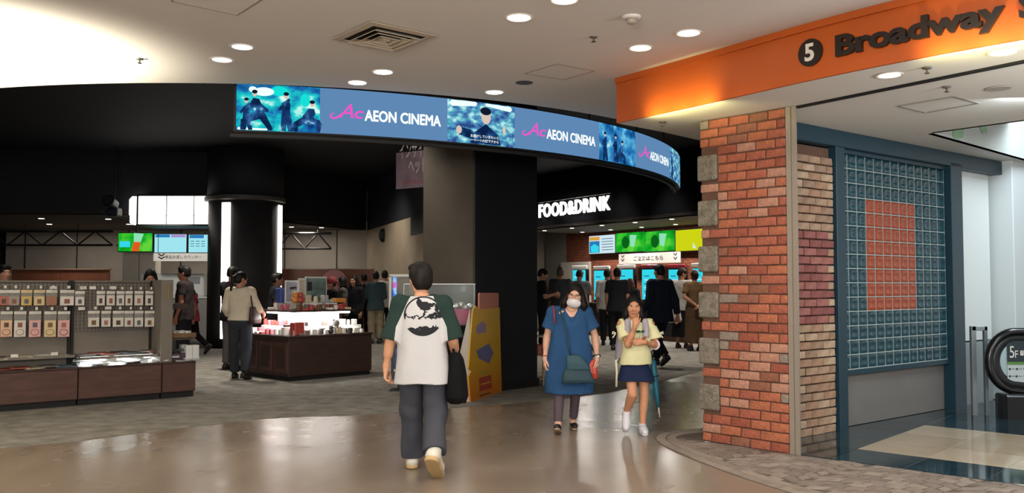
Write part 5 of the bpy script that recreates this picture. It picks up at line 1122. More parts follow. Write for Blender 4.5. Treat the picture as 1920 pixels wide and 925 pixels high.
MB().prism(gp, -.006, .006, RX).build('glass_panel', mat('balustrade_glass', 'b9d6dc', .05, alpha=.3, spec=.6), t)
zk = AT(1880, 735, ey)[2]
MB().box((1.45, -.0, zk / 2 - .03), (2.5, .26, zk + .02), .02).build('skirt', mat('escalator_black', '121214', .3), t)
MB().box((1.45, -.10, zk - .02), (2.4, .03, .02), .004).build('skirt_trim', M_DARK, t); MB().box((.62, -.134, .16), (.22, .01, .07), .004).build('access_plate', M_DARK, t); MB().box((.56, -.13, zk - .01), (.12, .02, .02)).build('sensor_light', mat('sensor_white', 'cfd6d6', .3), t)
# sign plate behind the glass
x0 = (AT(1869, 0, ey)[0] - E0[0]); x1 = (AT(1911, 0, ey)[0] - E0[0]); z1 = AT(0, 639, ey)[2]; z0 = AT(0, 730, ey)[2]; w = x1 - x0; h = z1 - z0
s_ = thing('floor_sign', 'floor sign reading 5F behind the escalator glass', 'sign', (E0[0] + x0, ey - .03, 0), R(-4))
MB().box((w / 2, 0, (z0 + z1) / 2), (w, .012, h)).build('board', mat('sign_board_pale', 'a7b2b2', .5), s_)
zm = z0 + h * .56; MB().box((w / 2, -.007, (zm + z1) / 2), (w, .004, z1 - zm)).build('dark_field', mat('sign_navy', '1c2c33', .5), s_); MB().box((w / 2, -.008, zm - .012), (w, .004, .03)).build('green_line', mat('sign_green', '4f7a3a', .5), s_)
text('print', '5', M_TAGW, basis((w * .1, -.0105, zm + h * .09), (1, 0, 0), (0, 0, 1)), s_, w * .2, h * .24, offset=.0); text('print', 'F', M_TAGW, basis((w * .33, -.0105, zm + h * .09), (1, 0, 0), (0, 0, 1)), s_, w * .13, h * .15)
for k, ch in enumerate('下り'): MB().box((w * (.62 + .17 * k), -.0105, zm + h * .19), (w * .14, .002, h * .1)).build('print_box', M_TAGW, s_); text('print', ch, MATS['sign_navy'], basis((w * (.62 + .17 * k), -.0122, zm + h * .19), (1, 0, 0), (0, 0, 1)), s_, w * .1, h * .07, center=True)
for i, (u, v) in enumerate(((.1, .42), (.4, .42), (.72, .43), (.1, .27), (.38, .27), (.72, .28), (.1, .1))):
    flat(s_, 'pictogram', MATS['sign_navy'], [(w * u + w * .05 * math.cos(a), z0 + h * v + w * .05 * math.sin(a)) for a in np.linspace(0, 6.28, 12, False)], -.0075); flat(s_, 'pictogram_line', mat('sign_grey_line', '6a7476', .5), rect(w * (u + .08), z0 + h * v - .004, w * (u + .22), z0 + h * v + .006), -.0075)
p0_ = AT(1827, 766, 9.9); p1_ = AT(1850, 766, 9.9); zt_b = AT(1838, 612, 9.9)[2]
t = thing('barrier_post', 'grey metal inverted U barrier beside the escalator', 'barrier', (p0_[0], 9.9, 0)); w = p1_[0] - p0_[0]
M_ALU = mat('aluminium_grey', '8a9196', .35, metal=.6)
MB().box((0, 0, zt_b / 2), (.055, .05, zt_b), .004).build('post', M_ALU, t); MB().box((w, 0, zt_b / 2), (.035, .05, zt_b), .004).build('post', M_ALU, t); MB().box((w / 2, 0, zt_b - .025), (w + .04, .05, .05), .004).build('crossbar', M_ALU, t)
# ================================================================== PEOPLE (one smooth surface grown from a distance field)
def _n(v): v = np.asarray(v, float); return v / (np.linalg.norm(v) + 1e-9)
class Field:
    def __init__(s, lo, hi, h):
        s.h = h; s.lo = np.asarray(lo, float); s.n = np.ceil((np.asarray(hi) - s.lo) / h).astype(int) + 1
        s.D = np.full(s.n, 1.0, np.float32)
        s.ax = [(s.lo[i] + h * np.arange(s.n[i])).astype(np.float32) for i in range(3)]
    def win(s, lo, hi, m):
        a = np.clip(np.floor((np.asarray(lo) - m - s.lo) / s.h).astype(int), 0, s.n - 1); b = np.clip(np.ceil((np.asarray(hi) + m - s.lo) / s.h).astype(int) + 1, 1, s.n); return tuple(slice(i, j) for i, j in zip(a, b))
    def grid(s, w): return np.meshgrid(*[s.ax[i][w[i]] for i in range(3)], indexing='ij', sparse=True)
def prim_box(p):
    k = p[0]
    if k == 'c': a, b, r = np.asarray(p[1], float), np.asarray(p[2], float), max(p[3], p[4]); return np.minimum(a, b) - r, np.maximum(a, b) + r
    if k == 'e': c, r = np.asarray(p[1], float), float(np.max(p[2])); return c - r, c + r
    if k == 'l': pr = np.asarray(p[1], float); m = max(pr[:, 3].max(), pr[:, 4].max()); return np.array([pr[:, 1].min() - m, pr[:, 2].min() - m, pr[:, 0].min()]), np.array([pr[:, 1].max() + m, pr[:, 2].max() + m, pr[:, 0].max()])
def prim_eval(p, X, Y, Z):
    k = p[0]
    if k == 'c':
        a = np.asarray(p[1], float); d = np.asarray(p[2], float) - a; L2 = float(d @ d) + 1e-12
        t = np.clip(((X - a[0]) * d[0] + (Y - a[1]) * d[1] + (Z - a[2]) * d[2]) / L2, 0, 1)
        return np.sqrt((X - a[0] - t * d[0]) ** 2 + (Y - a[1] - t * d[1]) ** 2 + (Z - a[2] - t * d[2]) ** 2) - (p[3] + (p[4] - p[3]) * t)
    if k == 'e':
        c, r = p[1], p[2]; x, y, z = X - c[0], Y - c[1], Z - c[2]
        if len(p) > 4 and p[4] is not None:
            M = p[4]; x, y, z = M[0][0] * x + M[1][0] * y + M[2][0] * z, M[0][1] * x + M[1][1] * y + M[2][1] * z, M[0][2] * x + M[1][2] * y + M[2][2] * z
        k0 = np.sqrt((x / r[0]) ** 2 + (y / r[1]) ** 2 + (z / r[2]) ** 2); k1 = np.sqrt((x / r[0] ** 2) ** 2 + (y / r[1] ** 2) ** 2 + (z / r[2] ** 2) ** 2) + 1e-9
        return k0 * (k0 - 1) / k1
    if k == 'l':   # vertical loft: rows of z, cx, cy, rx, ry
        pr = np.asarray(sorted(map(tuple, p[1])), float); zz = pr[:, 0]; z1 = Z.ravel()
        cx, cy, rx, ry = [np.interp(z1, zz, pr[:, i]).reshape(Z.shape) for i in (1, 2, 3, 4)]
        q = (np.abs((X - cx) / rx) ** 2.4 + np.abs((Y - cy) / ry) ** 2.4) ** (1 / 2.4)
        return np.maximum((q - 1) * np.minimum(rx, ry) * .9, np.maximum(zz[0] - Z, Z - zz[-1]))
def smin(a, b, k):
    if k <= 0: return np.minimum(a, b)
    h = np.maximum(k - np.abs(a - b), 0) / k; return np.minimum(a, b) - h * h * k * .25
def field_mesh(groups, h, subs=(), cuts=(), wr=0.0, seed=0):
    """groups: list of (prims, cuts, subs, k).  prims ('c',a,b,ra,rb,k) ('e',c,r,k,R) ('l',rows,_,_,_,k)"""
    bx = [prim_box(p) for g in groups for p in g[0]]; lo = np.min([b[0] for b in bx], 0) - .03; hi = np.max([b[1] for b in bx], 0) + .03
    Fm = Field(lo, hi, h)
    for prims, gc, gs, gk in groups:
        bb = [prim_box(p) for p in prims]; w = Fm.win(np.min([b[0] for b in bb], 0), np.max([b[1] for b in bb], 0), .035); X, Y, Z = Fm.grid(w)
        acc = None
        for p in prims:
            kk = p[5] if p[0] in 'cl' and len(p) > 5 else (p[3] if p[0] == 'e' and len(p) > 3 else .01)
            if acc is None: acc = np.broadcast_to(prim_eval(p, X, Y, Z), np.broadcast_shapes(X.shape, Y.shape, Z.shape)).astype(np.float32).copy(); continue
            b0, b1 = prim_box(p); w2 = Fm.win(b0, b1, .05 + kk); ww = tuple(slice(max(a.start - c.start, 0), max(min(a.stop, c.stop) - c.start, 0)) for a, c in zip(w2, w))
            X2, Y2, Z2 = X[ww[0]], Y[:, ww[1]], Z[:, :, ww[2]]
            acc[ww] = smin(acc[ww], prim_eval(p, X2, Y2, Z2).astype(np.float32), kk)
        for pt, nv in gc: acc = np.maximum(acc, (X - pt[0]) * nv[0] + (Y - pt[1]) * nv[1] + (Z - pt[2]) * nv[2])
        for p in gs: acc = np.maximum(acc, -prim_eval(p, X, Y, Z))
        Fm.D[w] = smin(Fm.D[w], acc.astype(np.float32), gk)
    X, Y, Z = Fm.grid(tuple(slice(0, n) for n in Fm.n))
    if wr:
        r_ = np.random.default_rng(seed); wv = 0
        for _ in range(5):
            d = _n(r_.normal(size=3) * (1, 1, .55)); f_ = r_.uniform(18, 48); wv = wv + np.sin(f_ * (X * d[0] + Y * d[1] + Z * d[2]) + r_.uniform(0, 6))
        Fm.D = Fm.D + (wr * wv / 2.2).astype(np.float32)
    for p in subs:
        b0, b1 = prim_box(p); w = Fm.win(b0, b1, .03); Fm.D[w] = np.maximum(Fm.D[w], -prim_eval(p, *Fm.grid(w)))
    for pt, nv in cuts: Fm.D = np.maximum(Fm.D, (X - pt[0]) * nv[0] + (Y - pt[1]) * nv[1] + (Z - pt[2]) * nv[2]).astype(np.float32)
    return surface(Fm.D, Fm.lo, h)
def surface(D, lo, h):
    D = np.pad(D, 1, constant_values=1.0); lo = lo - h; S = D < 0; n = np.array(D.shape) - 1
    offs = [(i, j, k) for i in (0, 1) for j in (0, 1) for k in (0, 1)]
    sl_ = lambda A, o: A[o[0]:o[0] + n[0], o[1]:o[1] + n[1], o[2]:o[2] + n[2]]
    cnt = sum(sl_(S, o).astype(np.int8) for o in offs); act = (cnt > 0) & (cnt < 8); I, J, K = np.nonzero(act); idx = np.full(n, -1, np.int64); idx[I, J, K] = np.arange(len(I))
    P = np.zeros((len(I), 3)); C = np.zeros(len(I))
    for a in offs:
        for ax in range(3):
            if a[ax]: continue
            b = list(a); b[ax] = 1; da = D[I + a[0], J + a[1], K + a[2]]; db = D[I + b[0], J + b[1], K + b[2]]; m = (da < 0) != (db < 0); t = np.where(m, da / np.where(m, da - db, 1), 0)
            q = np.tile(np.array(a, float), (len(I), 1)); q[:, ax] += t; P[m] += q[m]; C[m] += 1
    V = (P / C[:, None] + np.stack([I, J, K], 1)) * h + lo; Q = []
    for ax in range(3):
        u, v = [(1, 2), (2, 0), (0, 1)][ax]; sa = [slice(None)] * 3; sb = [slice(None)] * 3; sa[ax] = slice(0, -1); sb[ax] = slice(1, None); A = S[tuple(sa)]; B = S[tuple(sb)]
        E_ = np.argwhere(A != B); ok = (E_[:, u] > 0) & (E_[:, v] > 0) & (E_[:, u] < n[u]) & (E_[:, v] < n[v]); E_ = E_[ok]; fl = A[E_[:, 0], E_[:, 1], E_[:, 2]]
        def g(du, dv): e = E_.copy(); e[:, u] -= du; e[:, v] -= dv; return idx[e[:, 0], e[:, 1], e[:, 2]]
        q = np.stack([g(1, 1), g(0, 1), g(0, 0), g(1, 0)], 1); q[~fl] = q[~fl][:, ::-1]; Q.append(q)
    return V, np.concatenate(Q)
def mesh_obj(name, VQ, mats, parent, matfn=None, smooth=True):
    V, Q = VQ; me = bpy.data.meshes.new(name); me.vertices.add(len(V)); me.vertices.foreach_set('co', V.astype(np.float32).ravel()); me.loops.add(Q.size); me.loops.foreach_set('vertex_index', Q.astype(np.int32).ravel())
    me.polygons.add(len(Q)); me.polygons.foreach_set('loop_start', np.arange(0, Q.size, 4, dtype=np.int32)); 
    if smooth: me.polygons.foreach_set('use_smooth', np.ones(len(Q), bool))
    for m in (mats if isinstance(mats, list) else [mats]): me.materials.append(m)
    if matfn is not None: me.polygons.foreach_set('material_index', matfn(V[Q].mean(1)).astype(np.int32))
    me.update(calc_edges=True); return link(name, me, parent)
def rotm(yaw, pitch=0, roll=0):
    return np.array((Matrix.Rotation(yaw, 3, 'Z') @ Matrix.Rotation(pitch, 3, 'X') @ Matrix.Rotation(roll, 3, 'Y')))
def hand_prims(w, d, nrm_, th, s, curl=.35, r=1.0, curls=None):
    d = _n(d); nrm_ = _n(np.asarray(nrm_) - d * np.dot(nrm_, d)); t = _n(np.cross(d, nrm_)); sg = 1 if np.dot(t, th) >= 0 else -1; t = t * sg; out = []
    w = np.asarray(w, float); out.append(('c', w - d * .02 * s, w + d * .02 * s, .024 * s, .026 * s, .02))
    for i, (o, L) in enumerate(zip((.030, .010, -.010, -.029), (.068, .077, .071, .055))):
        kn = w + d * (.088 - .004 * abs(i - 1)) * s + t * o * s; out.append(('c', w + d * .02 * s + t * o * .5 * s, kn, .016 * s, .0125 * s, .014)); a = 0.0; p = kn; c = curls[i] if curls else curl * (1 + .12 * i)
        for f, rr0, rr1 in ((.45, .0098, .0090), (.31, .0090, .0082), (.24, .0082, .0070)):
            a += c; q = p + (d * math.cos(a) + nrm_ * math.sin(a) + t * (.06 * (1.5 - i) * .6)) * L * f * s; out.append(('c', p, q, rr0 * s * r, rr1 * s * r, .003)); p = q
    b = w + d * .022 * s + t * .020 * s; q = b + _n(d * .7 + t * .62 + nrm_ * .35) * .042 * s; out.append(('c', b, q, .0155 * s, .0115 * s, .012)); q2 = q + _n(d * .9 + t * .22 + nrm_ * .3) * .030 * s; out.append(('c', q, q2, .0112 * s * r, .0098 * s * r, .004)); out.append(('c', q2, q2 + _n(d + nrm_ * .25) * .024 * s, .0098 * s * r, .008 * s * r, .004)); return out
def head_pt(C, Rm, s, p): return np.asarray(C) + Rm @ (np.asarray(p, float) * s)
def head_prims(C, Rm, s):
    H = lambda p: head_pt(C, Rm, s, p)
    E = lambda c, r, k=.012: ('e', H(c), np.array(r) * s, k, Rm)
    o = [E((0, .012, .022), (.073, .092, .094)), E((0, -.018, -.028), (.062, .070, .088), .03), E((0, -.050, -.092), (.030, .032, .028), .03), E((0, -.082, .030), (.045, .014, .012), .02)]
    o += [('c', H((0, -.088, .008)), H((0, -.102, -.026)), .008 * s, .0125 * s, .012), E((-.012, -.094, -.030), (.010, .011, .008), .008), E((.012, -.094, -.030), (.010, .011, .008), .008), E((0, -.084, -.060), (.024, .012, .012), .012), E((-.040, -.062, -.025), (.024, .02, .022), .02), E((.040, -.062, -.025), (.024, .02, .022), .02)]
    for sx in (-1, 1): o.append(E((sx * .074, .012, -.008), (.010, .022, .032), .006))
    return o
DEF = dict(pelvis=(0, 0, .92), chest=(0, 0, 1.22), neck=(0, .012, 1.42), head=(0, -.012, 1.575), hipL=(.09, 0, .90), hipR=(-.09, 0, .90), kneeL=(.095, -.015, .49), kneeR=(-.095, -.015, .49), ankL=(.092, .02, .085), ankR=(-.092, .02, .085),
           shL=(.172, .01, 1.375), shR=(-.172, .01, 1.375), elL=(.215, .03, 1.10), elR=(-.215, .03, 1.10), wrL=(.222, -.04, .87), wrR=(-.222, -.04, .87))
def person(label, loc, face, h, pose={}, look=(0, 0, 0), hair=('short', '15110f'), top=None, bottom=None, shoes=('1a1818',), skin='b9866a', vox=.011, hv=None, w=1.0, hs=1.0, hand={}, toe={}, face_on=True, raw=False, shk=1.0):
    s = h / 1.70; t = thing('person', label, 'person', (loc[0], loc[1], 0), face); J = {k: np.array(v, float) * s for k, v in DEF.items()}
    for k, v in pose.items(): J[k] = np.array(v, float) * (1 if raw else s)
    hs = hs * s; Rm = rotm(*look); sk = mat('skin_' + skin, skin, .55, var=.06, scale=30); Cx = J['head']
    # torso rows
    def rows(sp, off=0.0):
        o = []
        for z, rx, ry in sp:
            f = np.interp(z * s, [J['pelvis'][2] - .1, J['pelvis'][2], J['chest'][2], J['neck'][2]], [0, 0, 1, 2]); c = J['pelvis'] + (J['chest'] - J['pelvis']) * min(f, 1) + (J['neck'] - J['chest']) * max(f - 1, 0); o.append((z * s, c[0], c[1], rx * s * w + off, ry * s * (w * .5 + .5) + off))
        return o
    B = [('l', rows(((.80, .12, .09), (.86, .165, .112), (.92, .17, .115), (1.04, .138, .098), (1.20, .155, .105), (1.30, .160, .10), (1.37, .13, .085), (1.42, .06, .06))), 0, 0, 0, .02)]
    B.append(('c', J['shL'], J['shR'], .052 * s, .052 * s, .05)); B.append(('c', J['neck'] - (0, 0, .03 * s), Cx - Rm @ np.array((0, -.01, .07)) * hs, .056 * s, .050 * s, .035))
    for S_ in 'LR':
        B += [('c', J['sh' + S_], J['el' + S_], .050 * s * w, .038 * s, .03), ('c', J['el' + S_], J['wr' + S_], .039 * s, .025 * s, .012)]
        f_ = _n(J['wr' + S_] - J['el' + S_]); B.append(('c', J['el' + S_] + f_ * .03 * s, J['el' + S_] + f_ * .12 * s, .040 * s, .036 * s, .02))
        B += [('c', J['hip' + S_], J['knee' + S_], .088 * s * w, .055 * s, .035), ('c', J['knee' + S_], J['ank' + S_], .054 * s, .037 * s, .012)]
        sh_ = J['ank' + S_] - J['knee' + S_]; B.append(('c', J['knee' + S_] + sh_ * .15 + (0, .015 * s, 0), J['knee' + S_] + sh_ * .45 + (0, .012 * s, 0), .05 * s, .042 * s, .03))
        td = _n(toe.get(S_, (0.06 if S_ == 'L' else -.06, -1, -.30))); td = _n((td[0], td[1], 0)) if S_ not in toe else td; u_ = np.cross(_n(np.cross(td, (0, 0, 1))), td); B.append(('c', J['ank' + S_] - u_ * .04 * s, J['ank' + S_] - u_ * .055 * s + td * .12 * s, .030 * s, .020 * s, .03))
        hd = hand.get(S_, {}); d = hd.get('d', _n(f_ + (0, 0, -.4))); sx = 1 if S_ == 'L' else -1
        B += hand_prims(J['wr' + S_] + f_ * .012 * s, d, hd.get('n', (-sx, .1, 0)), hd.get('th', (0, -1, 0)), s * hd.get('s', 1), hd.get('curl', .35), 1.0 if vox < .008 else 1.35, hd.get('curls'))
    B += head_prims(Cx, Rm, hs)
    mesh_obj('body', field_mesh([(B, (), (), .01)], vox), sk, t)
    hv = hv or vox * 1.25; H = lambda p: head_pt(Cx, Rm, hs, p); E = lambda c, r, k=.012: ('e', H(c), np.array(r) * hs, k, Rm); n_up = Rm @ np.array((0, 0, 1.0)); n_fr = Rm @ np.array((0, -1.0, 0))
    # hair
    hm = mat('hair_' + hair[1], hair[1], .55, var=.3, scale=30, stretch=(6, 6, 1), spec=.22); kind = hair[0]
    faceS = [E((0, -.115, -.045), (.060, .062, .095))]
    cap = [E((0, .014, .030), (.082, .101, .098))]
    if kind == 'short': g_ = [(cap + [E((0, .05, -.02), (.07, .06, .07), .02), E((-.02, -.05, .085), (.05, .04, .03), .02), E((.03, -.05, .08), (.045, .04, .03), .02)], [(H((0, .0, -.065)), -n_up)], faceS + [E((0, -.13, -.01), (.055, .065, .06)), E((-.09, -.02, -.05), (.03, .035, .05)), E((.09, -.02, -.05), (.03, .035, .05))], .01)]
    elif kind == 'thick': g_ = [([E((0, .016, .032), (.090, .108, .102)), E((0, .055, -.015), (.078, .062, .085), .02), E((-.03, -.045, .09), (.05, .045, .035), .02), E((.03, -.05, .085), (.05, .045, .035), .02)], [(H((0, .0, -.085)), -n_up)], faceS + [E((0, -.13, -.01), (.055, .065, .06)), E((-.098, -.02, -.06), (.03, .04, .045)), E((.098, -.02, -.06), (.03, .04, .045))], .01)]
    else:
        L = {'bob': .20, 'wavy': .215, 'long': .36, 'pony': 0, 'bun': 0}[kind]; g_ = [(cap + [E((0, .045, -.03), (.072, .06, .07), .02)], [(H((0, 0, -.085)), -n_up)], faceS + [E((0, -.125, .0), (.060, .078, .078))] + ([E((-.09, -.03, -.06), (.03, .03, .045)), E((.09, -.03, -.06), (.03, .03, .045))] if not L else []), .01)]
        if L:
            q = []
            for a in np.linspace(-1.95, 1.95, 11):
                x, y = math.sin(a), math.cos(a); f0_ = .0 if kind != 'wavy' else .018
                p0 = H((x * .070, .012 + y * .080, .03)); p1 = H((x * (.088 + f0_), .012 + y * (.088 + f0_ * .5), -.09)); p2 = H((x * (.085 + f0_ * 1.4), .02 + y * .080, -L + .012 * math.cos(a * 5))); q += [('c', p0, p1, .022 * hs, .026 * hs * (1.15 if f0_ else 1), .02), ('c', p1, p2, .026 * hs * (1.25 if f0_ else 1), .016 * hs, .02)]
            g_.append((q, (), [E((0, -.12, -.05), (.060, .085, .14))], .015))
        if kind == 'pony': g_.append(([('c', H((0, .10, .03)), H((0, .135, -.02)), .026 * hs, .034 * hs, .02), ('c', H((0, .135, -.02)), H((-.01, .12, -.22)), .034 * hs, .014 * hs, .02)], (), (), .01))
        if kind == 'bun': g_.append(([E((0, .105, .03), (.045, .042, .042))], (), (), .012))
    mesh_obj('hair', field_mesh(g_, hv, wr=.002, seed=3), hm, t)
    if face_on:
        ew = mat('eye_white', 'd8d2cc', .3); ei = mat('eye_dark', '1c120e', .25); lp = mat('lips_' + skin, 'a05a50', .5)
        for sx in (-1, 1):
            M4 = Matrix.Translation(H((sx * .030, -.0800, .006))) @ Matrix(Rm.tolist()).to_4x4(); e = MB().ball((0, 0, 0), (.0145 * hs, .008 * hs, .0062 * hs), 12, M4).build('eye', ew, t, smooth=True)
            MB().ball((0, -.0035 * hs, 0), (.0062 * hs, .0058 * hs, .0060 * hs), 10, M4).build('iris', ei, e, smooth=True)
            M5 = Matrix.Translation(H((sx * .031, -.0845, .030))) @ Matrix(Rm.tolist()).to_4x4() @ Matrix.Rotation(sx * .12, 4, 'Y'); MB().ball((0, 0, 0), (.019 * hs, .006 * hs, .0035 * hs), 10, M5).build('eyebrow', hm, t, smooth=True)
            M6 = Matrix.Translation(H((sx * .030, -.0835, .0125))) @ Matrix(Rm.tolist()).to_4x4(); MB().ball((0, 0, 0), (.016 * hs, .007 * hs, .0026 * hs), 10, M6).build('eyelid', hm, t, smooth=True)
        M4 = Matrix.Translation(H((0, -.0935, -.062))) @ Matrix(Rm.tolist()).to_4x4(); MB().ball((0, 0, .003 * hs), (.022 * hs, .008 * hs, .005 * hs), 12, M4).ball((0, 0, -.005 * hs), (.018 * hs, .008 * hs, .006 * hs), 12, M4).build('lips', lp, t, smooth=True)
    cv = vox * 1.15
    # garments
    if top:
        k = top['kind']; off = top.get('off', .016) * s; hem = top.get('hem', .80); fl = top.get('flare', .0); tw = top.get('w', 1.0)
        sp = [(hem, .172 + fl, .120 + fl * .8)]
        if hem < .85: sp.append(((hem + 1.04) / 2, .165 + fl * .7, .118 + fl * .6))
        sp += [(1.04, .150 + fl * .4, .108 + fl * .35), (1.2, .160, .110), (1.30, .163, .106), (1.375, .135, .090), (1.435, .072, .072)]
        sp = [(z, rx * tw, ry) for z, rx, ry in sp]
        if 'rows' in top: sp = top['rows']
        tor = [('l', rows(sp, off), 0, 0, 0, .02), ('c', J['shL'], J['shR'], .054 * s + off, .054 * s + off, .05)]; G_ = [(tor, [((0, 0, hem * s), (0, 0, -1))], (), .01)]
        for S_ in 'LR':
            a, b, c = J['sh' + S_], J['el' + S_], J['wr' + S_]; sl0 = top.get('sleeve' + S_, top.get('sleeve', .6)); r0 = .054 * s + off; r1 = top.get('cuff', .055) * s + off * .8; sx = 1 if S_ == 'L' else -1
            if sl0 <= 0: continue
            if sl0 <= 1: e_ = a + (b - a) * sl0; pr = [('c', a, e_ + (e_ - a) * .25, r0, r1 * 1.04, .02)]; dn = _n(e_ - a); inn = [('c', e_ + dn * (r1 - .03), e_ + dn * (r1 + .1), r1 - .012, r1 - .012, 0)]
            else: e_ = b + (c - b) * (sl0 - 1); dn = _n(c - b); pr = [('c', a, b, r0, .046 * s + off, .02), ('c', b, e_ + dn * .04, .046 * s + off, .030 * s + off * .9, .02)]; inn = []
            G_.append((pr, [(e_, dn)], inn, .03))
        nr_ = top.get('neckr', 1.0); neck = [('c', J['neck'] + (0, -.0, .012 * s), J['neck'] + (0, -.01, .2 * s), .066 * s * nr_, .09 * s * nr_)]
        if top.get('vneck'): v = top['vneck'] * s; [neck.append(('c', J['neck'] + (0, -.15 * s, -v), J['neck'] + (sx * .062 * s, -.085 * s, .04 * s), .016 * s, .042 * s)) for sx in (-1, 0, 1)]
        if k == 'coldshoulder': pass
        cm = top.get('mat') or mat('cloth_' + top['col'], top['col'], .85, var=.08, scale=6, bump=.25, bscale=14, spec=.2); cm = cm if isinstance(cm, list) else [cm]
        mesh_obj(top.get('name', 'shirt'), field_mesh(G_, cv, subs=neck + list(top.get('subs', ())), wr=top.get('wr', .0035), seed=len(label)), cm, t, top.get('fn'))
    if bottom:
        bm_ = mat('cloth_' + bottom['col'], bottom['col'], .85, var=.08, scale=6, bump=.25, bscale=14, spec=.2)
        k = bottom['kind']; off = bottom.get('off', .014) * s; rk_, ra_ = bottom.get('rk', .062) * s, bottom.get('ra', .055) * s
        wz = bottom.get('waist', 1.0)
        if k in ('trousers', 'leggings', 'shorts'):
            zc = J['pelvis'][2] / s; G_ = [([('l', rows(((zc - .12, .10, .09), (zc - .05, .168, .118), (zc, .174, .120), (wz, .148, .106)), off), 0, 0, 0, .02)], (), (), .01)]
            for S_ in 'LR':
                a, b, c = J['hip' + S_], J['knee' + S_], J['ank' + S_]; dn = _n(c - b); fr = bottom.get('len', .93)
                if k == 'shorts': e_ = a + (b - a) * fr; d1 = (0, 0, -1); G_.append(([('c', a, e_ + (e_ - a) * .3, .094 * s + off, bottom.get('rk', .1) * s, .03)], [(e_, d1)], [('c', e_ + (0, 0, .04), e_ - (0, 0, .12), bottom.get('rk', .1) * s - .012, bottom.get('rk', .1) * s - .008, 0)], .02))
                else: e_ = b + (c - b) * fr; G_.append(([('c', a, b, .092 * s * w + off, rk_ + off, .03), ('c', b, e_ + dn * .03, rk_ + off, ra_ + off * .6, .03)], [(e_, dn)], (), .02))
        else:   # skirt
            z0_, fl = bottom.get('hem', .45), bottom.get('flare', .06); zc = .92
            G_ = [([('l', rows(((z0_, .175 + fl, .125 + fl), (.84, .178, .126), (.92, .176, .122), (wz, .15, .108)), off), 0, 0, 0, .02)], (), (), .01)]
        mesh_obj(bottom.get('name', {'trousers': 'trousers', 'leggings': 'leggings', 'shorts': 'shorts', 'skirt': 'skirt'}[k]), field_mesh(G_, cv, wr=bottom.get('wr', .004), seed=len(label)), bm_, t)
    if shoes:
        sm = mat('shoe_' + shoes[0], shoes[0], .45); so = mat('sole_' + (shoes[1] if len(shoes) > 1 else '141212'), shoes[1] if len(shoes) > 1 else '141212', .7); low = len(shoes) > 2
        for S_ in 'LR':
            td = _n(toe.get(S_, (0.06 if S_ == 'L' else -.06, -1, -.0))); 
            if S_ not in toe: td = _n((td[0], td[1], 0))
            sd_ = _n(np.cross(td, (0, 0, 1))); up = np.cross(sd_, td); an = J['ank' + S_]; bs = an - up * .085 * s; s = s * shk; Pp = lambda f, u, sdv=0: bs + td * f * s + up * u * s + sd_ * sdv * s
            bulk = 1.0 if not low else .86; s0_ = s
            up_ = [('c', Pp(-.035, .045), Pp(.10, .040), .040 * s * bulk, .040 * s * bulk, .02), ('c', Pp(.10, .040), Pp(.165, .034), .040 * s * bulk, .032 * s * bulk, .02)]
            if not low: up_.append(('c', Pp(-.02, .05), Pp(-.012, .088), .040 * s, .040 * s, .02)); up_.append(('c', Pp(.02, .075), Pp(.08, .055), .034 * s, .03 * s, .02))
            su = [('c', Pp(-.0, .105), Pp(.0, .16), .031 * s, .036 * s)] if not low else [('c', Pp(-.0, .075), Pp(.085, .085), .034 * s, .034 * s), ('c', Pp(-.0, .10), Pp(.0, .16), .06 * s, .06 * s)]
            o = mesh_obj('shoe', field_mesh([(up_, [(Pp(0, .018), -up)], (), .01)], min(vox, .008), subs=su), sm, t)
            so_ = [('c', Pp(-.035, .014), Pp(.06, .012), .042 * s * bulk, .040 * s * bulk, .01), ('c', Pp(.06, .012), Pp(.16, .012), .042 * s * bulk, .034 * s * bulk, .02)]
            mesh_obj('sole', field_mesh([(so_, [(Pp(0, .026), up), (Pp(0, 0.0), -up)], (), .01)], min(vox, .008)), so, o); s = s0_
    return t, J, s
# ================================================================== THE CAST
def band_ring(nm, c, axis, r, th, m, par):
    a = Vector(axis).normalized(); u = a.orthogonal(); v = a.cross(u)
    return MB().tube([Vector(c) + (u * math.cos(t_) + v * math.sin(t_)) * r for t_ in np.linspace(0, 2 * math.pi, 18, False)], th, 6, True).build(nm, m, par, smooth=True)
def local_obj(t, p):
    """world point of a person-local point"""
    c, s_ = math.cos(t.rotation_euler[2]), math.sin(t.rotation_euler[2]); return (t.location[0] + c * p[0] - s_ * p[1], t.location[1] + s_ * p[0] + c * p[1], t.location[2] + p[2])
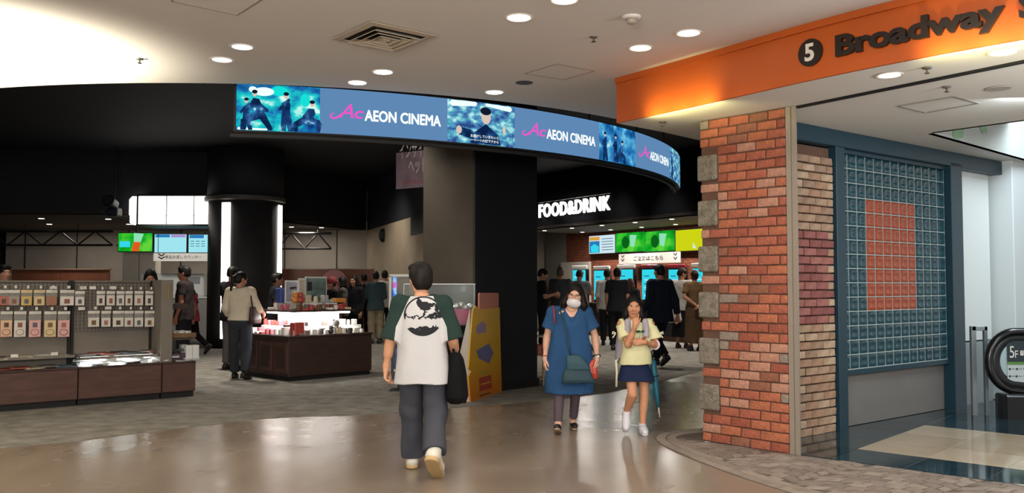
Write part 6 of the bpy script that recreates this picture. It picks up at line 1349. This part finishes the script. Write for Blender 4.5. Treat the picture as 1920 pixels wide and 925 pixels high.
# ---- boy walking away
def raglan_mat():
    m = mat('white_jersey', 'b8b6b6', .85, bump=.2, bscale=12, spec=.2); nt = m.node_tree; N = nt.nodes; L = nt.links; bsdf = N['Principled BSDF']
    tc = N.new('ShaderNodeTexCoord'); sp = N.new('ShaderNodeSeparateXYZ'); L.new(tc.outputs['Object'], sp.inputs[0])
    def mth(op, a, b=None, c=None):
        n = N.new('ShaderNodeMath'); n.operation = op
        for i, x in enumerate((a, b, c)):
            if x is None: continue
            if isinstance(x, (int, float)): n.inputs[i].default_value = x
            else: L.new(x, n.inputs[i])
        return n.outputs[0]
    X, Y, Z = sp.outputs; dx = mth('ADD', X, .015); dz = mth('SUBTRACT', Z, 1.225); d = mth('SQRT', mth('ADD', mth('MULTIPLY', dx, dx), mth('MULTIPLY', dz, dz)))
    nz = N.new('ShaderNodeTexNoise'); nz.inputs['Scale'].default_value = 14; nz.inputs['Detail'].default_value = 3; L.new(tc.outputs['Object'], nz.inputs['Vector'])
    n2 = N.new('ShaderNodeTexNoise'); n2.inputs['Scale'].default_value = 30; L.new(tc.outputs['Object'], n2.inputs['Vector'])
    inside_ = mth('LESS_THAN', d, .152); land = mth('GREATER_THAN', nz.outputs['Fac'], .50); zw = mth('ADD', dz, mth('MULTIPLY', mth('SUBTRACT', n2.outputs['Fac'], .5), .10))
    upper = mth('GREATER_THAN', zw, -.005); lower = mth('LESS_THAN', zw, -.085); edge_l = mth('LESS_THAN', mth('ABSOLUTE', mth('ADD', zw, .008)), .009)
    rim = mth('MULTIPLY', mth('GREATER_THAN', d, .140), mth('MAXIMUM', upper, lower)); low_d = mth('MULTIPLY', lower, mth('GREATER_THAN', nz.outputs['Fac'], .44))
    k = mth('MAXIMUM', mth('MAXIMUM', rim, mth('MULTIPLY', land, upper)), mth('MAXIMUM', low_d, edge_l)); k = mth('MULTIPLY', mth('MULTIPLY', k, inside_), mth('GREATER_THAN', Y, 0.0))
    mx = N.new('ShaderNodeMix'); mx.data_type = 'RGBA'; mx.inputs[6].default_value = lin('b8b6b6'); mx.inputs[7].default_value = lin('26262a'); L.new(k, mx.inputs[0])
    lim = mth('ADD', mth('SUBTRACT', .195, mth('MULTIPLY', mth('MAXIMUM', mth('SUBTRACT', Z, 1.14), 0.0), .45)), mth('MULTIPLY', mth('MAXIMUM', mth('SUBTRACT', 1.14, Z), 0.0), .11))
    gs = mth('MAXIMUM', mth('MULTIPLY', mth('GREATER_THAN', mth('ABSOLUTE', X), lim), mth('GREATER_THAN', Z, .93)), mth('GREATER_THAN', Z, 1.378))
    m2 = N.new('ShaderNodeMix'); m2.data_type = 'RGBA'; m2.inputs[7].default_value = lin('22332e'); L.new(mx.outputs[2], m2.inputs[6]); L.new(gs, m2.inputs[0]); L.new(m2.outputs[2], bsdf.inputs['Base Color']); return m
M_GREEN = mat('dark_green_jersey', '22332e', .85, var=.08, bump=.2, bscale=12, spec=.2)
def rag_fn(c):
    lim = np.interp(c[:, 2], [.9, 1.14, 1.26, 1.345, 1.40], [.222, .195, .172, .115, .078]); g_ = (np.abs(c[:, 0]) > lim) & (c[:, 2] > .93); return (g_ | (c[:, 2] > 1.375)).astype(int)
lb = G(791, 890)
boy, J, s = person('boy in white shirt with dark green sleeves and globe print walking away across the hall', lb[:2], R(180), 1.63,
    pose=dict(hipL=(.085, 0, .86), hipR=(-.085, 0, .86), kneeL=(.095, -.12, .48), ankL=(.105, -.26, .085), kneeR=(-.10, -.02, .46), ankR=(-.115, .20, .195), elL=(.245, .03, 1.04), wrL=(.282, -.02, .83), elR=(-.238, .03, 1.04), wrR=(-.25, -.13, .90), shL=(.168, .01, 1.315), shR=(-.168, .01, 1.315), pelvis=(0, 0, .885), chest=(0, 0, 1.17), neck=(0, .012, 1.365), head=(.02, -.02, 1.51)),
    raw=True, look=(R(22), R(4), 0), hair=('thick', '17120f'), vox=.0062, toe={'L': (.12, -1, 0), 'R': (-.12, -.80, -.62)}, shoes=('c9c3b4', 'b3966a'), skin='c4906f', hs=1.09, shk=1.18,
    top=dict(kind='tee', mat=raglan_mat(), hem=.735, rows=((.735, .205, .150), (.85, .200, .145), (1.04, .190, .135), (1.2, .180, .125), (1.30, .168, .112), (1.375, .135, .092), (1.435, .074, .074)), off=.014, sleeve=1.0, cuff=.078, wr=.004),
    bottom=dict(kind='trousers', col='404148', rk=.078, ra=.086, off=.012, wr=.008, len=.95), hand={'L': dict(d=(.02, -.05, -1), n=(-.9, .1, 0), th=(0, -1, 0), curl=.5), 'R': dict(d=(-.05, -.6, -.7), n=(.2, .4, -.8), th=(.5, -1, 0), curl=.9)})
bg = thing('tote_bag', 'soft black bag hanging from the right arm of the walking boy', 'bag', local_obj(boy, (-.262, -.05, .545)), R(180))
mesh_obj('body', field_mesh([([('l', ((0, 0, 0, .065, .11), (.05, 0, 0, .085, .145), (.22, 0, 0, .075, .14), (.34, .005, .01, .055, .11), (.385, .01, .01, .035, .09)), 0, 0, 0, .02)], (), (), .01)], .008, wr=.006, seed=4), mat('black_bag', '0a0a0c', .85, spec=.2, bump=.3, bscale=12), bg)
MB().tube([(.0, .07, .36), (.02, .075, .41), (.022, .0, .43), (.02, -.065, .41), (0, -.07, .36)], .011, 6).build('strap', MATS['black_bag'], bg, smooth=True)
# ---- woman in blue dress
lw = G(1068, 808)
wom, J, s = person('woman in blue dress with white face mask, glasses and teal cross body bag walking forward', lw[:2], R(0), 1.49,
    pose=dict(pelvis=(0, 0, .80), chest=(0, 0, 1.06), neck=(.02, .01, 1.235), head=(.055, -.035, 1.355), shR=(-.170, .01, 1.185), shL=(.180, .01, 1.185), elR=(-.222, .03, .94), wrR=(-.246, -.04, .735), elL=(.262, .03, .94), wrL=(.270, -.06, .74), hipL=(.08, 0, .78), hipR=(-.085, 0, .78), kneeR=(-.105, -.06, .43), ankR=(-.125, -.17, .078), kneeL=(.065, -.02, .43), ankL=(.045, .16, .078)),
    raw=True, look=(R(-8), R(6), R(7)), hair=('wavy', '17110f'), vox=.0062, w=1.12, hs=1.14, toe={'R': (-.1, -.92, .34), 'L': (.06, -1, 0)}, shoes=('1c1918', '9c8468', 'low'), skin='cc9e86', shk=1.05,
    top=dict(kind='dress', name='dress', col='27496f', hem=.435, rows=((.435, .232, .180), (.62, .236, .178), (.80, .222, .160), (.92, .206, .150), (1.04, .188, .138), (1.2, .180, .132), (1.30, .165, .112), (1.375, .135, .090), (1.435, .074, .074)), off=.010, sleeve=.66, cuff=.092, vneck=.15, neckr=1.22, wr=.006),
    bottom=dict(kind='leggings', col='54484e', rk=.056, ra=.044, off=.006, len=.90, waist=.98, wr=.0), hand={'R': dict(d=(-.05, -.25, -1), n=(.9, .2, 0), th=(.0, -1, 0), curl=.35), 'L': dict(d=(-.05, -.15, -1), n=(-.95, 0, 0), th=(0, -1, 0), curl=.65)})
hs = 1.14 * s; Rm = rotm(R(-8), R(6), R(7)); Cx = J['head']; H = lambda p: Vector(head_pt(Cx, Rm, hs, p)); E = lambda c, r, k=.012: ('e', np.array(H(c)), np.array(r) * hs, k, Rm)
mesh_obj('face_mask', field_mesh([([E((0, -.055, -.062), (.066, .050, .046)), E((0, -.066, -.05), (.040, .048, .036), .02)], [(np.array(H((0, -.01, 0))), Rm @ np.array((0, 1., 0)))], (), .01)], .005), mat('mask_white', 'd2cfcf', .8), wom)
gl_ = MB()
for sx in (-1, 1):
    gl_.tube([H((sx * .034 + .027 * math.cos(a), -.098 + .004 * abs(math.cos(a)), .004 + .019 * math.sin(a))) for a in np.linspace(0, 2 * math.pi, 18, False)], .0022, 5, True); gl_.tube([H((sx * .06, -.094, .008)), H((sx * .078, -.03, .006)), H((sx * .076, .012, .002))], .002, 5)
gl_.tube([H((-.008, -.104, .008)), H((.008, -.104, .008))], .0022, 5); gl_.build('glasses', mat('glasses_brown', '5a3226', .3), wom)
MB().tube([np.array((.02, -.0, 1.25)) + (.068 * math.sin(a), -.075 * math.cos(a) - .012, -.055 * (math.cos(a) > 0) * math.cos(a) ** 2) for a in np.linspace(-1.7, 1.7, 15)], .0022, 5).build('necklace', mat('necklace_gold', '8a7448', .3, metal=.8), wom)
0 and mesh_obj('undershirt', field_mesh([([('e', (.012, -.082, 1.115), (.040, .040, .055), .01)], (), (), .01)], .006), mat('undershirt_white', 'cfd2dc', .8), wom)
band_ring('wrist_band', J['wrR'] + (0, 0, .01), J['wrR'] - J['elR'], .0265, .0045, mat('band_red', '8a3a30', .6), wom); band_ring('watch_strap', J['wrL'] + (0, 0, .012), J['wrL'] - J['elL'], .0265, .006, mat('watch_dark', '2a2422', .5), wom); MB().ball(tuple(J['wrL'] + (.010, -.027, .01)), (.016, .009, .016), 10).build('watch_dial', mat('watch_pale', 'd8d6cf', .3), wom, smooth=True)
M_TB = mat('teal_leather', '173640', .6, bump=.15, bscale=20); cb = thing('crossbody_bag', 'dark teal cross body bag at the hip of the woman in blue', 'bag', local_obj(wom, (.075, -.225, .50)))
mesh_obj('body', field_mesh([([('l', ((0, .01, 0, .145, .022), (.03, .01, 0, .150, .034), (.16, 0, 0, .130, .030), (.27, -.05, .0, .075, .016), (.285, -.06, 0, .05, .012)), 0, 0, 0, .02)], (), (), .01)], .007, wr=.003), M_TB, cb)
mesh_obj('flap', field_mesh([([('l', ((.13, .0, -.020, .118, .018), (.2, -.02, -.018, .10, .020), (.27, -.052, -.006, .072, .018)), 0, 0, 0, .02)], (), (), .01)], .007), mat('teal_leather_light', '1c424c', .6), cb)
MB().tube([(-.07, -.005, .25), (-.10, -.005, .36), (-.125, .0, .52), (-.155, .06, .64), (-.175, .15, .715), (-.15, .26, .75), (-.02, .36, .60), (.15, .36, .35), (.22, .25, .2)], .009, 6).build('strap', M_TB, cb, smooth=True)
rs = thing('red_bag_strap', 'thin red strap on the shoulder of the woman in blue', 'strap', local_obj(wom, (-.15, 0, 1.18)))
MB().tube([(-.0, -.125, -.10), (-.01, -.105, .02), (-.015, -.03, .068), (-.012, .05, .055), (-.0, .13, -.06)], .010, 6).build('webbing', mat('strap_red', '7e2f38', .6), rs, smooth=True)
rp = thing('snack_pack', 'crumpled red and white pack held in the hand of the woman in blue', 'packet', local_obj(wom, (.222, -.09, .535)))
mesh_obj('wrapper', field_mesh([([('l', ((0, 0, 0, .035, .012), (.04, .005, 0, .05, .022), (.14, .01, .01, .048, .024), (.19, .015, .015, .03, .012)), 0, 0, 0, .02)], (), (), .01)], .006, wr=.008, seed=8), mat('wrapper_red', 'b03a2c', .35, var=.3, scale=24), rp); MB().ball((.0, -.0, .0), (.02, .012, .03), 8).build('wrapper_corner', M_TAGW, rp, smooth=True)
# ---- girl
lg = G(1193, 812)
girl, J, s = person('girl in pale yellow cherry top and navy shorts touching her chin', lg[:2], R(0), 1.38,
    pose=dict(pelvis=(0, 0, .735), chest=(0, 0, .965), neck=(-.005, .01, 1.125), head=(-.02, -.025, 1.245), shR=(-.138, .01, 1.07), shL=(.145, .01, 1.07), elR=(-.095, -.13, .875), wrR=(-.035, -.185, 1.055), elL=(.205, -.03, .865), wrL=(.055, -.205, .905), hipL=(.07, 0, .715), hipR=(-.07, 0, .715), kneeL=(.078, -.02, .385), ankL=(.058, -.03, .070), kneeR=(-.050, -.12, .39), ankR=(-.092, .02, .205)),
    raw=True, look=(R(-6), R(2), R(3)), hair=('bob', '14100f'), vox=.0058, w=.88, hs=1.16, toe={'R': (-.14, -.74, -.62), 'L': (.02, -1, 0)}, shoes=('cdcbd2', 'c4bfc6'), skin='be8664', shk=1.14,
    top=dict(kind='coldshoulder', col='cfcb9e', hem=.835, rows=((.835, .208, .165), (.95, .198, .155), (1.04, .182, .138), (1.2, .160, .115), (1.30, .15, .10), (1.36, .115, .08), (1.40, .075, .07)), off=.008, sleeve=.72, cuff=.090, wr=.004, subs=(('e', (-.178, .0, 1.085), (.040, .06, .032), .01), ('e', (.185, .0, 1.085), (.040, .06, .032), .01))),
    bottom=dict(kind='skirt', name='shorts', col='1a2440', hem=.635, flare=.08, wr=.004, off=.004), hand={'R': dict(d=(.10, .02, 1), n=(.25, .9, 0), th=(1, .2, .3), curls=(.12, .75, .85, .9), s=.95), 'L': dict(d=(-1, -.10, -.05), n=(.1, 1, 0), th=(0, -.3, 1), curl=.25, s=.95)})
M_CH = mat('cherry_red', 'a03a34', .7); ch = MB(); ch.ball((.012, -.112, .93), (.018, .014, .02), 10); ch.build('cherry_print', M_CH, girl, smooth=True); MB().ball((.062, -.112, .935), (.018, .014, .02), 10).build('cherry_print', M_CH, girl, smooth=True)
M_LF = mat('print_leaf', '1f4436', .7); [MB().ball((.036 + sx * .026, -.108, 1.005), (.026, .012, .012), 10).build('leaf_print', M_LF, girl, smooth=True) for sx in (-1, 1)]; MB().tube([(.012, -.122, .945), (.03, -.118, 1.0), (.062, -.122, .95)], .005, 5).build('stem_print', mat('print_stem', '8fb49a', .7), girl)
M_BOW = mat('bow_cream', 'd8d4bc', .7)
for sx, x in ((-1, -.205), (1, .232)): MB().tube([(x, -.05, .985), (x + sx * .03, -.06, 1.0), (x + sx * .035, -.06, .98), (x, -.05, .98), (x + sx * .03, -.05, .94)], .007, 5).build('bow', M_BOW, girl)
band_ring('bracelet', J['elL'] + (J['wrL'] - J['elL']) * .12, J['wrL'] - J['elL'], .037, .009, mat('bracelet_white', 'd6d0dc', .5), girl)
M_BP = mat('backpack_lilac', 'a39ba4', .8, bump=.2, bscale=15); bk = thing('backpack', 'pale grey backpack on the back of the girl with wide shoulder straps', 'bag', local_obj(girl, (0, 0, 0)))
mesh_obj('body', field_mesh([([('l', ((.66, -.02, .20, .13, .06), (.72, -.02, .21, .16, .085), (.95, -.01, .20, .15, .085), (1.06, 0, .18, .10, .06)), 0, 0, 0, .02)], (), (), .01)], .009, wr=.003), M_BP, bk)
for sx in (-1, 1): mesh_obj('strap', field_mesh([([('c', (sx * .088, -.118, .96), (sx * .088, -.108, 1.03), .016, .016, .01), ('c', (sx * .105, -.106, .96), (sx * .103, -.098, 1.03), .014, .014, .02), ('c', (sx * .088, -.108, 1.03), (sx * .085, -.05, 1.105), .016, .018, .01), ('c', (sx * .103, -.098, 1.03), (sx * .102, -.045, 1.10), .014, .016, .02), ('c', (sx * .07, -.108, .97), (sx * .068, -.045, 1.11), .014, .015, .02), ('c', (sx * .085, -.05, 1.105), (sx * .08, .05, 1.115), .024, .022, .01), ('c', (sx * .08, .05, 1.115), (sx * .08, .14, 1.06), .022, .020, .01)], (), (), .01)], .008), M_BP, bk)
MB().tube([(-.15, .12, .72), (-.19, .06, .70), (-.185, .03, .60), (-.19, .03, .45)], .012, 6).build('loose_strap', M_BOW, bk, smooth=True)
um = thing('umbrella', 'closed teal umbrella with white tip hanging behind the girl', 'umbrella', local_obj(girl, (0, 0, 0)))
a_, b_ = np.array((.185, .13, .72)), np.array((.250, .10, .135)); L_ = lambda f: tuple(a_ + (b_ - a_) * f); MB().tube([L_(f) for f in (0, .05, .3, .6, .83)], [.012, .034, .032, .024, .013], 10).build('canopy', mat('umbrella_teal', '1f6a80', .45), um, smooth=True)
MB().tube([L_(.82), L_(1.0)], [.008, .005], 8).build('tip', M_TAGW, um, smooth=True); MB().tube([L_(0.02), L_(-.12), tuple(np.array(L_(-.16)) + (.03, 0, 0)), tuple(np.array(L_(-.12)) + (.05, 0, 0))], .008, 6).build('handle', M_DARK, um, smooth=True); band_ring('tie', L_(.3), b_ - a_, .034, .004, M_DARK, um)

# ---- people in the lobby
WALK = dict(hipL=(.09, 0, .9), kneeL=(.095, -.20, .52), ankL=(.09, -.30, .10), kneeR=(-.095, .06, .49), ankR=(-.09, .33, .22), elL=(.225, .10, 1.12), wrL=(.22, .06, .88), elR=(-.22, -.05, 1.1), wrR=(-.21, -.20, .90))
PHONE = dict(elR=(-.215, -.03, 1.10), wrR=(-.10, -.25, 1.16), elL=(.21, -.02, 1.1), wrL=(.06, -.25, 1.13)); REACH = dict(elR=(-.22, -.14, 1.16), wrR=(-.12, -.36, 1.22))
def cast(label, px_, top, depth=None, ground=None, face=180, hair=('short', '14110f'), shirt='2a2a2c', sk='tee', sleeve=.6, low='trousers', lcol='26262a', pose={}, look=(0, 0, 0), skin='a87860', shoes=('1a1818',), vox=.0125, hem=.80, w=1.0, toe={}, **k):
    p = G(px_, ground) if ground else AT(px_, 600, depth); y = p[1]; h = AT(px_, top, y)[2] - .012
    bt = dict(kind=low, col=lcol); bt.update(k.pop('bot', {})); tp = dict(kind='tee', col=shirt, hem=hem, sleeve=sleeve, flare=.026 if hem < .9 else 0); tp.update(k.pop('tp', {}))
    return person(label, (p[0], y), R(face), h, pose=pose, look=look, hair=hair, top=tp, bottom=bt, shoes=shoes, skin=skin, vox=vox, w=w, toe=toe, face_on=abs(((face + 180) % 360) - 180) < 115, **k)
W1_, J, s = cast('woman with ponytail in cream blouse and dark trousers, seen from behind by the kiosk', 449, 508, ground=712, face=172, hair=('pony', '15100e'), shirt='c9bca8', sleeve=1.55, lcol='2f3238', look=(R(-35), R(18), 0), vox=.009, hem=.93, tp=dict(off=.026, cuff=.06), bot=dict(rk=.072, ra=.062), pose=dict(elR=(-.25, -.06, 1.12), wrR=(-.24, -.30, 1.05), elL=(.235, .0, 1.12), wrL=(.24, -.16, .93), ankL=(.13, -.10, .085), kneeL=(.115, -.06, .49), ankR=(-.13, .10, .11)), toe={'R': (-.15, -.9, -.25), 'L': (.25, -1, 0)})
sb = thing('shoulder_bag', 'brown leather shoulder bag on the woman in the cream blouse', 'bag', local_obj(W1_, (0, 0, 0)), R(172))
mesh_obj('body', field_mesh([([('l', ((.86, -.235, -.02, .055, .15), (.92, -.235, -.02, .065, .17), (1.12, -.225, -.0, .035, .13)), 0, 0, 0, .02)], (), (), .01)], .01), mat('brown_leather', '3a2320', .5), sb); MB().tube([(-.235, .08, 1.08), (-.20, .07, 1.3), (-.165, .03, 1.425 * s), (-.20, -.09, 1.3), (-.235, -.12, 1.08)], .012, 6).build('strap', MATS['brown_leather'], sb, smooth=True)
cast('man in dark t-shirt half hidden behind the woman with ponytail', 433, 498, ground=694, face=150, shirt='1c1a1c', lcol='5a5654', skin='9a6a52', look=(R(10), R(10), 0), pose=PHONE)
cast('dark haired person looking down behind the left merchandise shelf', 281, 503, depth=13.2, face=20, hair=('bob', '0e0c0c'), shirt='6a625a', look=(0, R(25), 0))
cast('dark haired person at the left picture edge behind the shelf', 4, 494, depth=12.6, face=60, hair=('short', '0e0c0c'), shirt='b4aca2')
cast('man in profile with short hair queueing in front of the white cabinet', 345, 497, depth=15.4, face=-90, hair=('short', '100e0e'), shirt='2a2426', skin='94644e', look=(0, 0, 0))
LEAN = dict(pelvis=(0, .02, .90), chest=(0, -.16, 1.15), neck=(0, -.27, 1.30), head=(0, -.36, 1.42), shL=(.17, -.25, 1.26), shR=(-.17, -.25, 1.26), elL=(.24, -.32, 1.02), wrL=(.2, -.46, .86), elR=(-.24, -.32, 1.02), wrR=(-.2, -.46, .86))
cast('woman with long dark hair in pink top and black trousers striding past the shelf end', 360, 528, ground=668, face=-80, hair=('long', '241412'), shirt='b03a55', lcol='141416', skin='a06a54', look=(0, R(20), 0), pose={**WALK, 'head': (0, -.10, 1.53), 'neck': (0, -.05, 1.40), 'chest': (0, -.02, 1.2)}, toe={'R': (-.05, -.6, -.75)})
cast('dark shirted person with black hair behind the kiosk near the light strip', 518, 510, depth=15.8, face=110, hair=('short', '0e0c0c'), shirt='131318', lcol='131318', skin='8a604c', w=1.05)
RC, J, s = cast('person in red cap and black clothes at the back of the kiosk', 621, 521, depth=18.6, face=-60, hair=('short', '0f0d0d'), shirt='16161a', lcol='131318', pose=PHONE)
mesh_obj('cap', field_mesh([([('e', tuple(J['head'] + (0, .01, .04)), (.105, .12, .12), .01), ('e', tuple(J['head'] + (0, -.10, .02)), (.07, .07, .015), .01)], [(tuple(J['head'] + (0, 0, -.0)), (0, 0, -1))], (), .01)], .012), mat('cap_red', '7a2a28', .8), RC)
cast('woman in dark clothes with grey scarf turned to the red capped person', 641, 518, depth=19.2, face=-75, hair=('bob', '100d0d'), shirt='55524f', lcol='17171b')
cast('woman with very long black hair and black outfit beyond the kiosk', 664, 516, depth=19.6, face=-25, hair=('long', '0e0c0d'), shirt='141418', lcol='15151a', sleeve=1.9, w=1.05)
cast('man in black t-shirt beside the long haired woman in the queue', 682, 512, depth=22.2, face=-150, shirt='151518', lcol='17171b')
cast('man in teal grey shirt and khaki trousers standing in the queue', 704, 508, depth=21.8, face=200, shirt='3a4c52', lcol='948972', shoes=('3a3632',), sleeve=1.2, pose=PHONE, bot=dict(rk=.075, ra=.070), hem=.78)
cast('man in white shirt and black trousers behind the teal shirted man', 721, 506, depth=22.8, face=190, shirt='b9b4ae', lcol='131316')
cast('dark dressed person with phone next to the square column', 1017, 503, depth=20.0, face=95, hair=('short', '0e0c0c'), shirt='141417', lcol='141417', sleeve=.8, pose=PHONE, look=(0, R(20), 0))
cast('grey haired man in grey shirt in front of the pale side wall', 1051, 500, depth=20.6, face=165, hair=('short', '55463c'), shirt='45474d', lcol='26262a', sleeve=1.5, w=1.08)
cast('person in light grey shirt bending toward the first order kiosk', 1087, 505, depth=21.2, face=160, hair=('short', '2a2422'), shirt='75777c', lcol='2a2a2e', look=(0, R(25), 0), pose=REACH)
cast('person in white shirt partly behind the black shirted man at the kiosks', 1139, 503, depth=21.2, face=170, hair=('short', '1a1513'), shirt='c2bfbc', lcol='222226', sleeve=1.1, pose=REACH)
cast('man in black t-shirt standing at the middle order kiosk', 1158, 501, depth=19.6, face=165, hair=('short', '15110f'), shirt='1d1e22', lcol='19191c', sleeve=.75, w=1.12)
cast('child with brown hair in black top beside the black shirted man', 1182, 521, depth=20.0, face=150, hair=('bob', '4a2a1e'), shirt='222226', lcol='1a1a1e', skin='b07c62')
nv, J, s = cast('man in navy jacket and dark trousers walking across in front of the order kiosks', 1238, 494, ground=688, face=205, hair=('short', '0d0c0d'), shirt='141a28', lcol='12141c', sleeve=1.95, vox=.010, hem=.74, w=1.08, tp=dict(off=.022), pose={**WALK, 'kneeL': (.12, .04, .49), 'ankL': (.10, .30, .20), 'kneeR': (-.095, -.16, .51), 'ankR': (-.09, -.24, .10), 'elL': (.25, .06, 1.10), 'wrL': (.30, -.10, .90), 'elR': (-.25, .08, 1.10), 'wrR': (-.31, .06, .86)}, toe={'L': (.05, -.8, -.55)})
cast('woman in white shirt and black skirt looking down at an order kiosk', 1279, 502, depth=20.2, face=150, hair=('short', '1c1512'), shirt='bcb8b2', low='skirt', lcol='131316', bot=dict(hem=.25, flare=.05), sleeve=.7, look=(R(-40), R(25), 0), pose=dict(elR=(-.24, .0, 1.12), wrR=(-.16, -.25, 1.05)))
W9, J, s = cast('woman with hair bun in brown dress holding her hands behind her back', 1303, 505, depth=19.4, face=185, hair=('bun', '2e1c14'), shirt='6a5236', low='skirt', lcol='54402e', bot=dict(hem=.18, flare=.03), sleeve=.7, hem=.95, pose=dict(elL=(.24, .08, 1.13), wrL=(.06, .19, .98), elR=(-.24, .08, 1.13), wrR=(-.04, .19, .97)))
sb = thing('shoulder_bag', 'cream shoulder bag of the woman in the brown dress', 'bag', local_obj(W9, (-.19, .12, .82)), R(185)); mesh_obj('body', field_mesh([([('l', ((0, 0, 0, .10, .06), (.05, 0, 0, .13, .075), (.24, 0, 0, .10, .05)), 0, 0, 0, .02)], (), (), .01)], .014), mat('bag_cream', 'b8ae9e', .7), sb); MB().tube([(-.07, 0, .22), (-.03, -.04, .45), (0.03, -.06, .62 * s)], .012, 6).build('strap', MATS['bag_cream'], sb)
sb = thing('tote_bag', 'white tote bag of the woman in white at the order kiosk', 'bag', tuple(AT(1263, 592, 20.0))); mesh_obj('body', field_mesh([([('l', ((-.16, 0, 0, .16, .05), (-.1, 0, 0, .19, .07), (.12, 0, 0, .15, .05), (.18, .02, 0, .06, .03)), 0, 0, 0, .02)], (), (), .01)], .014), mat('tote_white', 'b9b5ae', .8), sb); MB().tube([(-.08, 0, .12), (.0, 0, .40), (.12, 0, .56), (.14, 0, .12)], .012, 6).build('strap', MATS['tote_white'], sb)
# little rack beside the square column
p = AT(1011, 690, 12.9); rk_t = thing('rack', 'small pale wood rack with red goods peeking out beside the square column', 'rack', (p[0], 12.9, 0)); zr = AT(1011, 628, 12.9)[2]; M_PW = mat('pale_wood', 'a08a70', .6)
for x in (-.06, .06): MB().box((x, 0, zr / 2), (.02, .3, zr), .003).build('side', M_PW, rk_t)
for z in (.1, zr * .6, zr - .02): MB().box((0, 0, z), (.12, .3, .015), .002).build('shelf', M_PW, rk_t)
tag(MB().box((0, 0, .07), (.09, .2, .14), .01).build('red_box', mat('rack_red', '8e3a2c', .5), None, (p[0], 12.9, zr * .6 + .008)), 'red box on the pale wood rack beside the column', 'box')
